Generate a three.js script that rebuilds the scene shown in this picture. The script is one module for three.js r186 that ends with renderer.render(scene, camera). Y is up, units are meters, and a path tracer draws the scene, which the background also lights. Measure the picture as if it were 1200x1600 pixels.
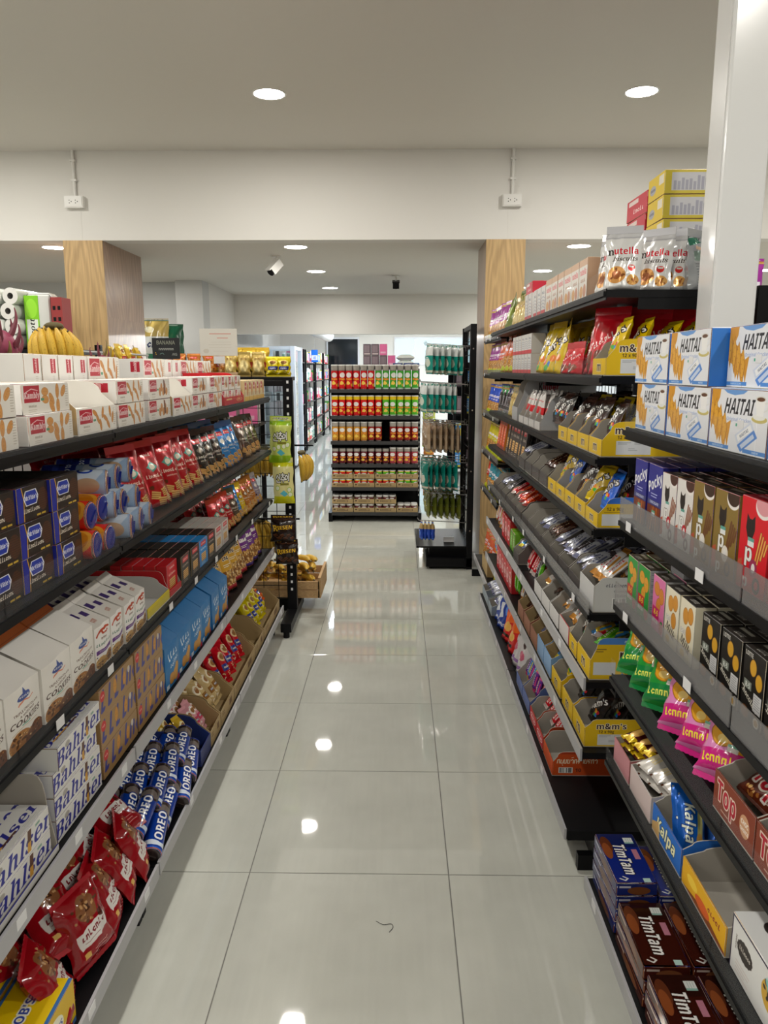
import * as THREE from 'three';
import { mergeGeometries } from 'three/addons/utils/BufferGeometryUtils.js';
import { RectAreaLightUniformsLib } from 'three/addons/lights/RectAreaLightUniformsLib.js';

// ---------- camera, exposure ----------
const scene = new THREE.Scene();
scene.background = new THREE.Color(0x000000);
const camera = new THREE.PerspectiveCamera(67.38, 0.75, 0.05, 60);
camera.position.set(0, 1.494, 0);
camera.rotation.set(-0.1837, 0.0176, 0, 'YXZ');
const renderer = new THREE.WebGLRenderer({ antialias: true });
renderer.toneMapping = THREE.LinearToneMapping;
renderer.toneMappingExposure = 3.7;
renderer.shadowMap.enabled = true;
RectAreaLightUniformsLib.init();

// ---------- the lamps of the shop: round ceiling downlights and the cool tubes of the room behind ----------
const WARM = [1.0, 0.965, 0.895], COOL = [0.74, 0.86, 1.0];
const HIGH = 3.0, LOW = 2.4, LOWZ = -5.72, BACKZ = -9.78;
const LAMPS_HIGH = [], LAMPS_LOW = [], TUBES = [];
for (const z of [-4.61, -2.55, -0.5, 1.55]) for (const x of [-4.84, -2.78, -0.72, 1.34, 3.4]) LAMPS_HIGH.push([x, z]);
for (const z of [-6.03, -7.5, -9.0]) for (const x of [-2.6, -0.77, 1.35, 3.4]) LAMPS_LOW.push([x, z]);
for (const z of [-11.2, -13.4, -15.6, -17.8]) for (const x of [-1.0, 1.6]) TUBES.push([x, z]);
const LAMP_POWER = 98, LOW_POWER = 47, TUBE_POWER = 34;

// ---------- helpers ----------
let seed = 7;
const rnd = () => { seed = (seed * 1664525 + 1013904223) >>> 0; return seed / 4294967296; };
const rr = (a, b) => a + (b - a) * rnd();
const PI = Math.PI;
const counts = {};
function numbered(n) { const k = (counts[n] = (counts[n] || 0) + 1); return k === 1 ? n : n + '_' + String(k - 1).padStart(3, '0'); }
function lin(r, g, b) { return new THREE.Color().setRGB(r, g, b); }
function std(color, roughness = 0.6, metalness = 0, extra = {}) {
  const m = new THREE.MeshPhysicalMaterial({ color, roughness, metalness, ...extra });
  return m;
}
function shade(o) { o.traverse((c) => { if (c.isMesh) { c.castShadow = true; c.receiveShadow = true; } }); return o; }
function part(name, geo, mat, parent) { const m = new THREE.Mesh(geo, mat); m.name = name; m.castShadow = m.receiveShadow = true; if (parent) parent.add(m); return m; }
function bx(x0, x1, y0, y1, z0, z1) { const g = new THREE.BoxGeometry(x1 - x0, y1 - y0, z1 - z0); g.translate((x0 + x1) / 2, (y0 + y1) / 2, (z0 + z1) / 2); return g; }
function cyl(a, b, r, n = 8) {
  const A = new THREE.Vector3(...a), B = new THREE.Vector3(...b), d = B.clone().sub(A), g = new THREE.CylinderGeometry(r, r, d.length(), n);
  g.applyQuaternion(new THREE.Quaternion().setFromUnitVectors(new THREE.Vector3(0, 1, 0), d.clone().normalize()));
  g.translate((A.x + B.x) / 2, (A.y + B.y) / 2, (A.z + B.z) / 2); return g;
}
function struct(name, geo, mat, label) { const m = part(name, geo, mat, scene); m.userData = { kind: 'structure' }; if (label) { m.userData.label = label; } return m; }
function group(name, label, category, grp, pos = [0, 0, 0], ry = 0) {
  const g = new THREE.Group(); g.name = numbered(name); g.position.set(...pos); g.rotation.y = ry;
  g.userData = { label, category }; if (grp) g.userData.group = grp; scene.add(g); return g;
}
// value noise
function hash(x, y, s) { let h = Math.imul(x | 0, 374761393) ^ Math.imul(y | 0, 668265263) ^ Math.imul(s | 0, 2147483647 - 1013); h = Math.imul(h ^ (h >>> 13), 1274126177); return ((h ^ (h >>> 16)) >>> 0) / 4294967296; }
function vnoise(x, y, s, per) {
  const ix = Math.floor(x), iy = Math.floor(y), fx = x - ix, fy = y - iy, w = (a) => (per ? ((a % per) + per) % per : a);
  const u = fx * fx * (3 - 2 * fx), v = fy * fy * (3 - 2 * fy);
  const a = hash(w(ix), w(iy), s), b = hash(w(ix + 1), w(iy), s), c = hash(w(ix), w(iy + 1), s), d = hash(w(ix + 1), w(iy + 1), s);
  return a + (b - a) * u + (c - a) * v + (a - b - c + d) * u * v;
}
function dataTex(n, fn, srgb) {
  const d = new Uint8Array(n * n * 4);
  for (let y = 0; y < n; y++) for (let x = 0; x < n; x++) { const c = fn(x, y); for (let k = 0; k < 3; k++) d[(y * n + x) * 4 + k] = Math.max(0, Math.min(255, c[k])); d[(y * n + x) * 4 + 3] = 255; }
  const t = new THREE.DataTexture(d, n, n); t.magFilter = THREE.LinearFilter; t.minFilter = THREE.LinearFilter; t.wrapS = t.wrapT = THREE.RepeatWrapping;
  if (srgb) t.colorSpace = THREE.SRGBColorSpace; t.needsUpdate = true; return t;
}

// ---------- materials of the place ----------
const plasterBump = dataTex(256, (x, y) => { const v = 120 + 50 * vnoise(x / 8, y / 8, 3, 32) + 60 * vnoise(x / 32, y / 32, 5, 8); return [v, v, v]; });
const paint = (c, r = 0.85) => std(c, r, 0, { bumpMap: plasterBump, bumpScale: 0.0006 });
const M = {
  ceiling: paint(lin(0.70, 0.675, 0.625)), wall: paint(lin(0.76, 0.745, 0.71)), header: paint(lin(0.76, 0.745, 0.71)),
  greyWall: paint(lin(0.60, 0.605, 0.60)), black: std(lin(0.006, 0.006, 0.007), 0.42, 0, { specularIntensity: 0.3 }), blackRough: std(lin(0.010, 0.010, 0.011), 0.7, 0, { specularIntensity: 0.3 }),
  column: std(lin(0.74, 0.745, 0.74), 0.22, 0, { clearcoat: 0.5, clearcoatRoughness: 0.12 }), whitePlastic: std(lin(0.78, 0.77, 0.74), 0.4),
  rail: std(lin(0.44, 0.44, 0.46), 0.38, 0.1), railDark: std(lin(0.035, 0.035, 0.037), 0.42), steel: std(lin(0.55, 0.55, 0.56), 0.25, 1.0), chromeDark: std(lin(0.2, 0.2, 0.21), 0.3, 1.0),
  clear: std(lin(0.45, 0.46, 0.47), 0.05, 0, { transparent: true, opacity: 0.045 }),
  smoke: std(lin(0.26, 0.255, 0.26), 0.2, 0, { transparent: true, opacity: 0.5 }),
  tag: std(lin(0.78, 0.78, 0.79), 0.45), grout: std(lin(0.20, 0.195, 0.18), 0.8), trimGrey: std(lin(0.5, 0.5, 0.5), 0.5),
  card: std(lin(0.36, 0.25, 0.15), 0.85), cardDark: std(lin(0.19, 0.13, 0.085), 0.85), greyCard: std(lin(0.33, 0.32, 0.31), 0.85), whiteCard: std(lin(0.72, 0.72, 0.71), 0.6),
};
// polished porcelain: faint mottling of the glaze
const tileTex = dataTex(512, (x, y) => {
  const a = vnoise(x / 16, y / 16, 11, 32), b = vnoise(x / 64, y / 64, 12, 8), c = vnoise(x / 4, y / 64, 13, 128) ; const v = (a - 0.5) * 4 + (b - 0.5) * 6 + (c - 0.5) * 3;
  return [203 + v, 204 + v, 195 + v];
}, true);
M.tile = std(lin(1, 1, 1), 0.03, 0, { map: tileTex, ior: 1.52 });
// oak veneer
function oak(base, s) {
  return dataTex(512, (x, y) => {
    const wob = 26 * vnoise(x / 90, y / 170, s, 0) + 7 * vnoise(x / 20, y / 60, s + 1, 0);
    const cath = Math.abs(x - 256) * 0.09 + ((y - 200) * (y - 200)) * 0.00010;
    const ring = Math.sin((cath + wob * 0.35) * 2.2), fine = vnoise(x / 1.5, y / 40, s + 2, 0) - 0.5, big = vnoise(x / 60, y / 200, s + 3, 0) - 0.5;
    const v = ring * 9 + fine * 26 + big * 14; return [base[0] + v, base[1] + v * 0.92, base[2] + v * 0.75];
  }, true);
}
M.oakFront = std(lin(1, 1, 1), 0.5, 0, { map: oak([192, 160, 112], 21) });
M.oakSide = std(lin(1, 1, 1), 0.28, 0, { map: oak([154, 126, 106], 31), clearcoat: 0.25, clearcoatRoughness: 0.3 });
// ---------- the room ----------
// floor: a grout bed with porcelain tiles 60 cm square laid on it
{
  const floor = new THREE.Group(); floor.name = 'floor'; floor.userData = { kind: 'structure', label: 'glossy pale beige porcelain tile floor' }; scene.add(floor);
  part('grout_bed', bx(-6.1, 5.1, -0.12, -0.0015, -20.1, 3.6), M.grout, floor);
  const W = 0.597, c = 0.0015, variants = [];
  for (let k = 0; k < 6; k++) {
    const h = W / 2, g = new THREE.BufferGeometry(), p = [], uv = [], t = 0.0008;
    const o = [[-h, h], [h, h], [h, -h], [-h, -h]], inn = o.map(([a, b]) => [a * (1 - c / h), b * (1 - c / h)]);
    const q = (a, b, cc, d) => { for (const v of [a, b, cc, a, cc, d]) { p.push(...v); uv.push(v[0] / 1.2 + k * 0.37, v[2] / 1.2 + k * 0.61); } };
    const T = ([x, z]) => [x, 0, z], L = ([x, z]) => [x, -t, z], B = ([x, z]) => [x, -0.0015, z];
    q(T(inn[0]), T(inn[1]), T(inn[2]), T(inn[3]));
    for (let i = 0; i < 4; i++) { const j = (i + 1) % 4; q(L(o[i]), L(o[j]), T(inn[j]), T(inn[i])); q(B(o[i]), B(o[j]), L(o[j]), L(o[i])); }
    g.setAttribute('position', new THREE.Float32BufferAttribute(p, 3)); g.setAttribute('uv', new THREE.Float32BufferAttribute(uv, 2)); g.computeVertexNormals(); variants.push(g);
  }
  let n = 0;
  for (let i = -9; i <= 7; i++) for (let j = -5; j <= 29; j++) {
    const x = 0.158 + 0.6 * i + 0.3, z = -2.075 - 0.6 * j - 0.3;
    if (z < -9.9 && (x < -3 || x > 3.2)) continue;
    const near = (x > -1.9 && x < 1.9 && z > -13.5) || (x > -2.9 && x < 2 && z < -6 && z > -13.5);
    const m = new THREE.Mesh(variants[(i * 7 + j * 3 + 90) % 6], M.tile); m.castShadow = m.receiveShadow = true; m.position.set(x, 0, z);
    if (near) { m.name = n ? 'floor_tile_' + String(n).padStart(3, '0') : 'floor_tile'; n++; floor.add(m); }
    else (floor.userData_rest = floor.userData_rest || []).push(m);
  }
  const rest = floor.userData_rest.map((m) => m.geometry.clone().translate(m.position.x, 0, m.position.z)); delete floor.userData_rest;
  const r = part('outer_floor_tiles', mergeGeometries(rest), M.tile, floor); r.userData = { kind: 'stuff' };
  // a stray hair on the third row of tiles
}
struct('ceiling', bx(-6.1, 5.1, HIGH, HIGH + 0.15, LOWZ - 0.15, 3.6), M.ceiling, 'high plastered ceiling with round downlights');
struct('ceiling_lower', bx(-6.1, 5.1, LOW, LOW + 0.15, BACKZ - 0.1, LOWZ - 0.14), M.ceiling, 'lower ceiling behind the beam');
struct('trim_1', bx(-6, 5, LOW, HIGH, LOWZ - 0.14, LOWZ), M.wall, 'plastered downstand beam under the high ceiling');
struct('wall_left', bx(-6.1, -6, 0, HIGH, -9.9, 3.5), M.wall);
struct('wall_right', bx(5, 5.1, 0, HIGH, -9.9, 3.5), M.wall);
struct('wall_behind', bx(-6.1, 5.1, 0, HIGH, 3.5, 3.6), M.wall);
struct('wall_back', bx(-6, -2.03, 0, LOW, -8.5, -8.4), M.greyWall, 'grey rear wall left of the opening');
struct('wall_back_right', bx(2.9, 5, 0, LOW, BACKZ - 0.1, BACKZ), M.greyWall);
struct('wall_header', bx(-2.13, 2.9, 1.924, LOW, BACKZ - 0.12, BACKZ), M.header, 'pale wall over the wide opening to the room behind');
struct('wall_return', bx(-2.18, -2.03, 0, LOW, BACKZ, -8.5), M.header);
struct('wall_pier', bx(-2.31, -2.03, 0, LOW, -8.4, -8.22), M.greyWall);
// the room behind the opening
struct('ceiling_back_room', bx(-3.1, 3.1, 2.42, 2.52, -20.1, BACKZ - 0.1), M.wall);
struct('wall_back_room_left', bx(-3.1, -3.0, 0, 2.42, -20.1, BACKZ - 0.1), M.wall);
struct('wall_back_room_right', bx(3.0, 3.1, 0, 2.42, -20.1, BACKZ - 0.1), M.wall);
struct('wall_back_room_far', bx(-3, 3, 0, 2.42, -20.1, -20), M.wall);
// dust-stained joint lines on the beam are real shallow grooves: thin cover strips
struct('trim_2', bx(-2.262, -2.256, LOW, 2.62, LOWZ, LOWZ + 0.0012), M.wall);
struct('trim_3', bx(0.773, 0.779, LOW, 2.62, LOWZ, LOWZ + 0.0012), M.wall);

function uvBox(x0, x1, y0, y1, z0, z1, s) { // box whose uv run in metres / s, each face from its middle
  const g = bx(x0, x1, y0, y1, z0, z1), p = g.attributes.position, n = g.attributes.normal, uv = g.attributes.uv;
  for (let i = 0; i < p.count; i++) {
    const X = p.getX(i) - (x0 + x1) / 2, Y = p.getY(i), Z = p.getZ(i) - (z0 + z1) / 2;
    if (Math.abs(n.getX(i)) > 0.5) uv.setXY(i, 0.5 + Z / s, Y / s / 2.2); else if (Math.abs(n.getZ(i)) > 0.5) uv.setXY(i, 0.5 + X / s, Y / s / 2.2); else uv.setXY(i, X, Z);
  }
  return g;
}
function pillar(x0, x1, z0, z1, label) {
  const g = group('wood_clad_pillar', label, 'pillar', null, [(x0 + x1) / 2, 0, (z0 + z1) / 2]); g.userData.kind = 'structure'; delete g.userData.category;
  const w = (x1 - x0) / 2, d = (z1 - z0) / 2;
  part('front_panel', uvBox(-w, w, 0, LOW, d - 0.012, d, 0.62), M.oakFront, g);
  part('side_panel', uvBox(w - 0.012, w, 0, LOW, -d, d - 0.0125, 0.85), M.oakSide, g);
  part('side_panel', uvBox(-w, -w + 0.012, 0, LOW, -d, d - 0.0125, 0.85), M.oakSide, g);
  part('core', bx(-w + 0.0125, w - 0.0125, 0, LOW, -d, d - 0.0125), M.blackRough, g);
}
pillar(-2.40, -2.117, -6.56, -5.715, 'oak veneered pillar behind the banana bunch');
pillar(0.625, 0.903, -6.26, -5.715, 'oak veneered pillar behind the black hook rack');
// white steel column standing in the gap between the two right-hand gondolas
{
  const g = group('steel_column', 'white painted steel column rising behind the cracker cartons', 'column', null, [0.821, 0, -2.004]); g.userData.kind = 'structure'; delete g.userData.category;
  const s = new THREE.Shape(); const a = 0.053, r = 0.007;
  s.moveTo(-a + r, -a); s.lineTo(a - r, -a); s.quadraticCurveTo(a, -a, a, -a + r); s.lineTo(a, a - r); s.quadraticCurveTo(a, a, a - r, a); s.lineTo(-a + r, a); s.quadraticCurveTo(-a, a, -a, a - r); s.lineTo(-a, -a + r); s.quadraticCurveTo(-a, -a, -a + r, -a);
  const e = new THREE.ExtrudeGeometry(s, { depth: HIGH, bevelEnabled: false, curveSegments: 3 }); e.rotateX(-PI / 2); part('shaft', e, M.column, g);
  part('corner_bead', bx(-a - 0.0015, -a + 0.004, 0, HIGH, a - 0.014, a - 0.009), M.column, g);
}
// ---------- round downlights ----------
function downlight(x, y, z, power, color, label, grp) {
  const g = group('ceiling_downlight', label, 'ceiling light', grp, [x, y, z]);
  const ring = new THREE.LatheGeometry([[0.082, 0], [0.085, -0.004], [0.093, -0.005], [0.097, -0.001], [0.097, 0]].map(([a, b]) => new THREE.Vector2(a, b)), 36);
  part('trim_ring', ring, M.whitePlastic, g);
  const em = new THREE.MeshStandardMaterial({ color: 0xffffff, emissive: lin(...color), emissiveIntensity: 14, roughness: 0.5 });
  const d = new THREE.CircleGeometry(0.083, 36); d.rotateX(PI / 2); d.translate(0, -0.002, 0); part('lamp_diffuser', d, em, g);
  const L = new THREE.RectAreaLight(lin(...color), power, 0.116, 0.116); L.name = 'downlight_beam'; L.position.set(0, -0.006, 0); L.rotation.x = -PI / 2; g.add(L);
}
for (const [x, z] of LAMPS_HIGH) downlight(x, HIGH, z, LAMP_POWER, WARM, 'round glowing downlight recessed in the high ceiling', 'downlights of the high ceiling');
for (const [x, z] of LAMPS_LOW) downlight(x, LOW, z, LOW_POWER, WARM, 'round glowing downlight recessed in the lower ceiling', 'downlights of the lower ceiling');
for (const [x, z] of TUBES) {
  const g = group('tube_light', 'cool white batten light on the ceiling of the room behind', 'ceiling light', 'batten lights of the room behind', [x, 2.42, z]);
  part('housing', bx(-0.03, 0.03, -0.05, 0, -0.6, 0.6), M.whitePlastic, g);
  const em = new THREE.MeshStandardMaterial({ color: 0xffffff, emissive: lin(...COOL), emissiveIntensity: 8, roughness: 0.5 });
  const t = cyl([0, -0.065, -0.58], [0, -0.065, 0.58], 0.013, 12); part('tube', t, em, g);
  const L = new THREE.RectAreaLight(lin(...COOL), TUBE_POWER, 0.05, 1.16); L.name = 'batten_glow'; L.position.set(0, -0.085, 0); L.rotation.x = -PI / 2; g.add(L);
}
// ---------- fittings on beam and ceiling ----------
for (const [x, lab] of [[-2.288, 'white surface socket box above the pillar behind the bananas'], [0.795, 'white surface socket box above the pillar behind the hook rack']]) {
  const g = group('wall_socket', lab, 'socket', null, [x, 2.655, LOWZ]);
  part('box', bx(-0.066, 0.066, -0.04, 0.04, 0, 0.042), M.whitePlastic, g);
  const pl = part('face_plate', bx(-0.06, 0.06, -0.034, 0.034, 0.042, 0.047), M.whitePlastic, g);
  for (const sx of [-0.022, 0.022]) for (const [dx, dy] of [[-0.006, 0.009], [-0.006, -0.009], [0.008, 0]]) part('socket_hole', cyl([sx + dx, dy, 0.0465], [sx + dx, dy, 0.0474], 0.0034, 8), M.blackRough, pl);
  part('conduit', cyl([0.004, 0.04, 0.014], [0.004, HIGH - 2.655, 0.014], 0.011, 10), M.whitePlastic, g);
  for (const y of [0.14, 0.27]) part('conduit_clip', bx(-0.014, 0.022, y, y + 0.014, 0, 0.028), M.whitePlastic, g);
}
{ // bullet cameras hung from the lower ceiling
  const cam = (x, z, ry, tilt, body, label) => {
    const g = group('security_camera', label, 'camera', null, [x, LOW, z], ry);
    part('ceiling_plate', cyl([0, -0.008, 0], [0, 0, 0], 0.034, 20), M.whitePlastic, g);
    part('stem', cyl([0, -0.055, 0], [0, -0.008, 0], 0.010, 12), M.whitePlastic, g);
    const bd = new THREE.BoxGeometry(0.062, 0.058, 0.12); bd.rotateX(tilt); bd.translate(0, -0.09, 0.02); const b = part('camera_body', bd, body, g);
    const hd = new THREE.BoxGeometry(0.072, 0.008, 0.14); hd.translate(0, 0.033, 0.012); hd.rotateX(tilt); hd.translate(0, -0.09, 0.02); part('sun_hood', hd, body, b);
    const ln = new THREE.CylinderGeometry(0.03, 0.03, 0.014, 20); ln.rotateX(PI / 2); ln.translate(0, 0, 0.064); ln.rotateX(tilt); ln.translate(0, -0.09, 0.02); part('lens_window', ln, M.black, b);
  };
  cam(-0.985, -6.5, -0.75, 0.75, M.whitePlastic, 'white bullet camera tilted down under the lower ceiling');
  cam(-0.02, -7.85, 0.0, 0.25, M.black, 'black bullet camera facing straight along the aisle');
}
// ---------- printed artwork: cells drawn on shared sheets ----------
const PAGE = 2048, allPages = []; let page = null;
function newPage() {
  const c = document.createElement('canvas'); c.width = c.height = PAGE; const g = c.getContext('2d');
  const t = new THREE.CanvasTexture(c); t.colorSpace = THREE.SRGBColorSpace; t.magFilter = THREE.LinearFilter; t.minFilter = THREE.LinearFilter;
  page = { g, t, x: 2, y: 2, row: 0, mats: {}, flat: {} }; allPages.push(page);
}
newPage();
function cell(p, w, h, draw) {
  if (p.x + w + 2 > PAGE) { p.x = 2; p.y += p.row + 3; p.row = 0; }
  if (p.y + h + 2 > PAGE) return null;
  const x = p.x, y = p.y; p.x += w + 3; p.row = Math.max(p.row, h);
  const g = p.g; g.save(); g.beginPath(); g.rect(x - 1, y - 1, w + 2, h + 2); g.clip(); g.translate(x, y); draw(g, w, h); g.restore();
  return { p, u0: (x + 0.7) / PAGE, u1: (x + w - 0.7) / PAGE, v0: 1 - (y + h - 0.7) / PAGE, v1: 1 - (y + 0.7) / PAGE };
}
function art(w, h, draw) { let c = cell(page, w, h, draw); if (!c) { newPage(); c = cell(page, w, h, draw); } return c; }
function fresh(h) { if (page.y + page.row + h > PAGE) newPage(); }
function onPage(c, p) { // a colour string becomes a flat cell of that sheet
  if (typeof c !== 'string') { if (c.p !== p) throw new Error('artwork of one thing lies on two sheets'); return c; }
  if (!p.flat[c]) { const k = cell(p, 6, 6, (g) => { g.fillStyle = c; g.fillRect(-1, -1, 8, 8); }); if (!k) throw new Error('sheet full'); const u = (k.u0 + k.u1) / 2, v = (k.v0 + k.v1) / 2; p.flat[c] = { p, u0: u, u1: u, v0: v, v1: v }; }
  return p.flat[c];
}
const FIN = { card: { roughness: 0.42 }, matte: { roughness: 0.75 }, gloss: { roughness: 0.2 }, foil: { roughness: 0.2, metalness: 0.3 }, film: { roughness: 0.12 } };
function pmat(p, fin) { return p.mats[fin] || (p.mats[fin] = new THREE.MeshPhysicalMaterial({ map: p.t, metalness: 0, ...FIN[fin] })); }
function pageOf(...cs) { for (const c of cs) if (c && typeof c !== 'string') return c.p; return page; }
function pm(name, geo, fin, parent) { return part(name, geo, pmat(geo.userData.p, fin), parent); }

// ---------- drawing ----------
function T(g, s, x, y, size, color, o = {}) {
  if (s[0] === '~') return marks(g, +s.slice(1), x, y, size, color, o); // lettering too small to read in the photograph: strokes only
  g.save(); g.translate(x, y); g.rotate(o.r || 0); g.transform(o.sx || 1, 0, o.k || 0, o.sy || 1, 0, 0);
  g.font = (o.b === 0 ? '' : 'bold ') + size + 'px ' + (o.f || 'sans-serif'); g.textAlign = o.a || 'center'; g.textBaseline = 'middle';
  if (o.s) { g.lineWidth = o.w || size * 0.2; g.strokeStyle = o.s; g.lineJoin = 'round'; g.strokeText(s, 0, 0); }
  g.fillStyle = color; g.fillText(s, 0, 0); g.restore();
}
function R(g, c, x, y, w, h) { g.fillStyle = c; g.fillRect(x, y, w, h); }
function E(g, c, x, y, a, b = a, r = 0) { g.fillStyle = c; g.beginPath(); g.ellipse(x, y, a, b, r, 0, 2 * PI); g.fill(); }
function P(g, c, ...pts) { g.fillStyle = c; g.beginPath(); pts.forEach(([x, y], i) => (i ? g.lineTo(x, y) : g.moveTo(x, y))); g.closePath(); g.fill(); }
function stroke(g, c, w, pts, curve) { g.strokeStyle = c; g.lineWidth = w; g.lineCap = g.lineJoin = 'round'; g.beginPath(); pts.forEach(([x, y], i) => (i ? g.lineTo(x, y) : g.moveTo(x, y))); if (curve) g.closePath(); g.stroke(); }
function lines(g, c, x, y, w, n, dy, h = 1.5) { for (let i = 0; i < n; i++) R(g, c, x, y + i * dy, w * (0.6 + 0.4 * hash(i, Math.round(x + y), 9)), h); }
function specks(g, n, x, y, w, h, cols, a, b, s = 1) { for (let i = 0; i < n; i++) E(g, cols[Math.floor(hash(i, 3, s) * cols.length)], x + w * hash(i, 1, s), y + h * hash(i, 2, s), a + (b - a) * hash(i, 4, s), (a + (b - a) * hash(i, 5, s)) * 0.8, 6 * hash(i, 6, s)); }
function cookie(g, x, y, r, base, chip, s = 1) { E(g, base, x, y, r, r * 0.95); for (let i = 0; i < 9; i++) { const a = 6.28 * hash(i, 1, s), d = r * 0.8 * hash(i, 2, s); E(g, chip, x + d * Math.cos(a), y + d * Math.sin(a), r * (0.1 + 0.12 * hash(i, 3, s)), r * 0.12, a); } }
function barcode(g, x, y, w, h) { R(g, '#e8e8e6', x, y, w, h); for (let i = 0; i < w - 3; i += 2) if (hash(i, 7, 3) > 0.45) R(g, '#222', x + 2 + i, y + 2, 1.4, h - 4); }

function marks(g, n, x, y, size, color, o) {
  g.save(); g.translate(x, y); g.rotate(o.r || 0); g.transform(o.sx || 1, 0, o.k || 0, o.sy || 1, 0, 0); const w = size * 0.52, x0 = -(n - 1) * w / 2;
  for (const [c, lw] of o.s ? [[o.s, size * 0.16 + (o.w || size * 0.2)], [color, size * 0.16]] : [[color, size * 0.14]]) for (let i = 0; i < n; i++) {
    const a = x0 + i * w, q = size * 0.2, t = hash(i, n, Math.round(size)), up = t > 0.72 ? -q * 2 : -q;
    if (t < 0.34) stroke(g, c, lw, [[a + q * 0.8, -q * 0.7], [a, -q], [a - q * 0.8, 0], [a, q], [a + q * 0.8, q * 0.6]]); else if (t < 0.6) stroke(g, c, lw, [[a - q * 0.7, q], [a - q * 0.7, -q], [a + q * 0.6, -q], [a + q * 0.7, q]]); else stroke(g, c, lw, [[a - q * 0.3, up], [a - q * 0.3, q], [a + q * 0.6, q * 0.9]]);
  }
  g.restore();
}
// ---------- forms ----------
const geos = new Map();
function once(key, make) { if (!geos.has(key)) geos.set(key, make()); return geos.get(key); }
function finish(p, uv, sheet, index) {
  const g = new THREE.BufferGeometry(); g.setAttribute('position', new THREE.Float32BufferAttribute(p, 3)); g.setAttribute('uv', new THREE.Float32BufferAttribute(uv, 2)); if (index) g.setIndex(index); g.computeVertexNormals(); g.userData.p = sheet; return g;
}
// carton: chamfered box on its base, front to +z; faces f b l r t u, each a cell or a colour; s = the default
function boxGeo(w, h, d, F, c = 0.0018) {
  const sheet = pageOf(F.f, F.t, F.l, F.r, F.b, F.s), hw = w / 2, hh = h / 2, hd = d / 2, H = [hw, hh, hd], pos = [], uv = [];
  const names = [['r', 'l'], ['t', 'u'], ['f', 'b']], cellOf = (a, s) => onPage(F[names[a][s > 0 ? 0 : 1]] || F.s || F.f, sheet);
  const vert = (a, s) => {
    const v = [0, 1, 2].map((k) => (k === a ? s[k] * H[k] : s[k] * (H[k] - c))), C = cellOf(a, s[a]);
    const [x, y, z] = v; let u, t;
    if (a === 0) { u = 0.5 - (s[0] * z) / d; t = 0.5 + y / h; } else if (a === 1) { u = 0.5 + x / w; t = 0.5 - (s[1] * z) / d; } else { u = 0.5 + (s[2] * x) / w; t = 0.5 + y / h; }
    return [x, y + hh, z, C.u0 + (C.u1 - C.u0) * u, C.v0 + (C.v1 - C.v0) * t];
  };
  const tri = (a, b, cc) => {
    const n = new THREE.Vector3(b[0] - a[0], b[1] - a[1], b[2] - a[2]).cross(new THREE.Vector3(cc[0] - a[0], cc[1] - a[1], cc[2] - a[2]));
    const m = [(a[0] + b[0] + cc[0]) / 3, (a[1] + b[1] + cc[1]) / 3 - hh, (a[2] + b[2] + cc[2]) / 3];
    const o = n.x * m[0] + n.y * m[1] + n.z * m[2] < 0 ? [a, cc, b] : [a, b, cc];
    for (const q of o) { pos.push(q[0], q[1], q[2]); uv.push(q[3], q[4]); }
  };
  const quad = (a, b, cc, dd) => { tri(a, b, cc); tri(a, cc, dd); };
  const set = (s, k, v) => { const o = [...s]; o[k] = v; return o; };
  for (let a = 0; a < 3; a++) for (const sg of [-1, 1]) { const b = (a + 1) % 3, k = (a + 2) % 3, q = (i, j) => vert(a, set(set(set([0, 0, 0], a, sg), b, i), k, j)); quad(q(-1, -1), q(1, -1), q(1, 1), q(-1, 1)); }
  for (let k = 0; k < 3; k++) { const a = (k + 1) % 3, b = (k + 2) % 3; for (const i of [-1, 1]) for (const j of [-1, 1]) { const s = (v) => set(set(set([0, 0, 0], a, i), b, j), k, v); quad(vert(a, s(-1)), vert(a, s(1)), vert(b, s(1)), vert(b, s(-1))); } }
  for (const i of [-1, 1]) for (const j of [-1, 1]) for (const k of [-1, 1]) tri(vert(0, [i, j, k]), vert(1, [i, j, k]), vert(2, [i, j, k]));
  return finish(pos, uv, sheet);
}
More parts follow.
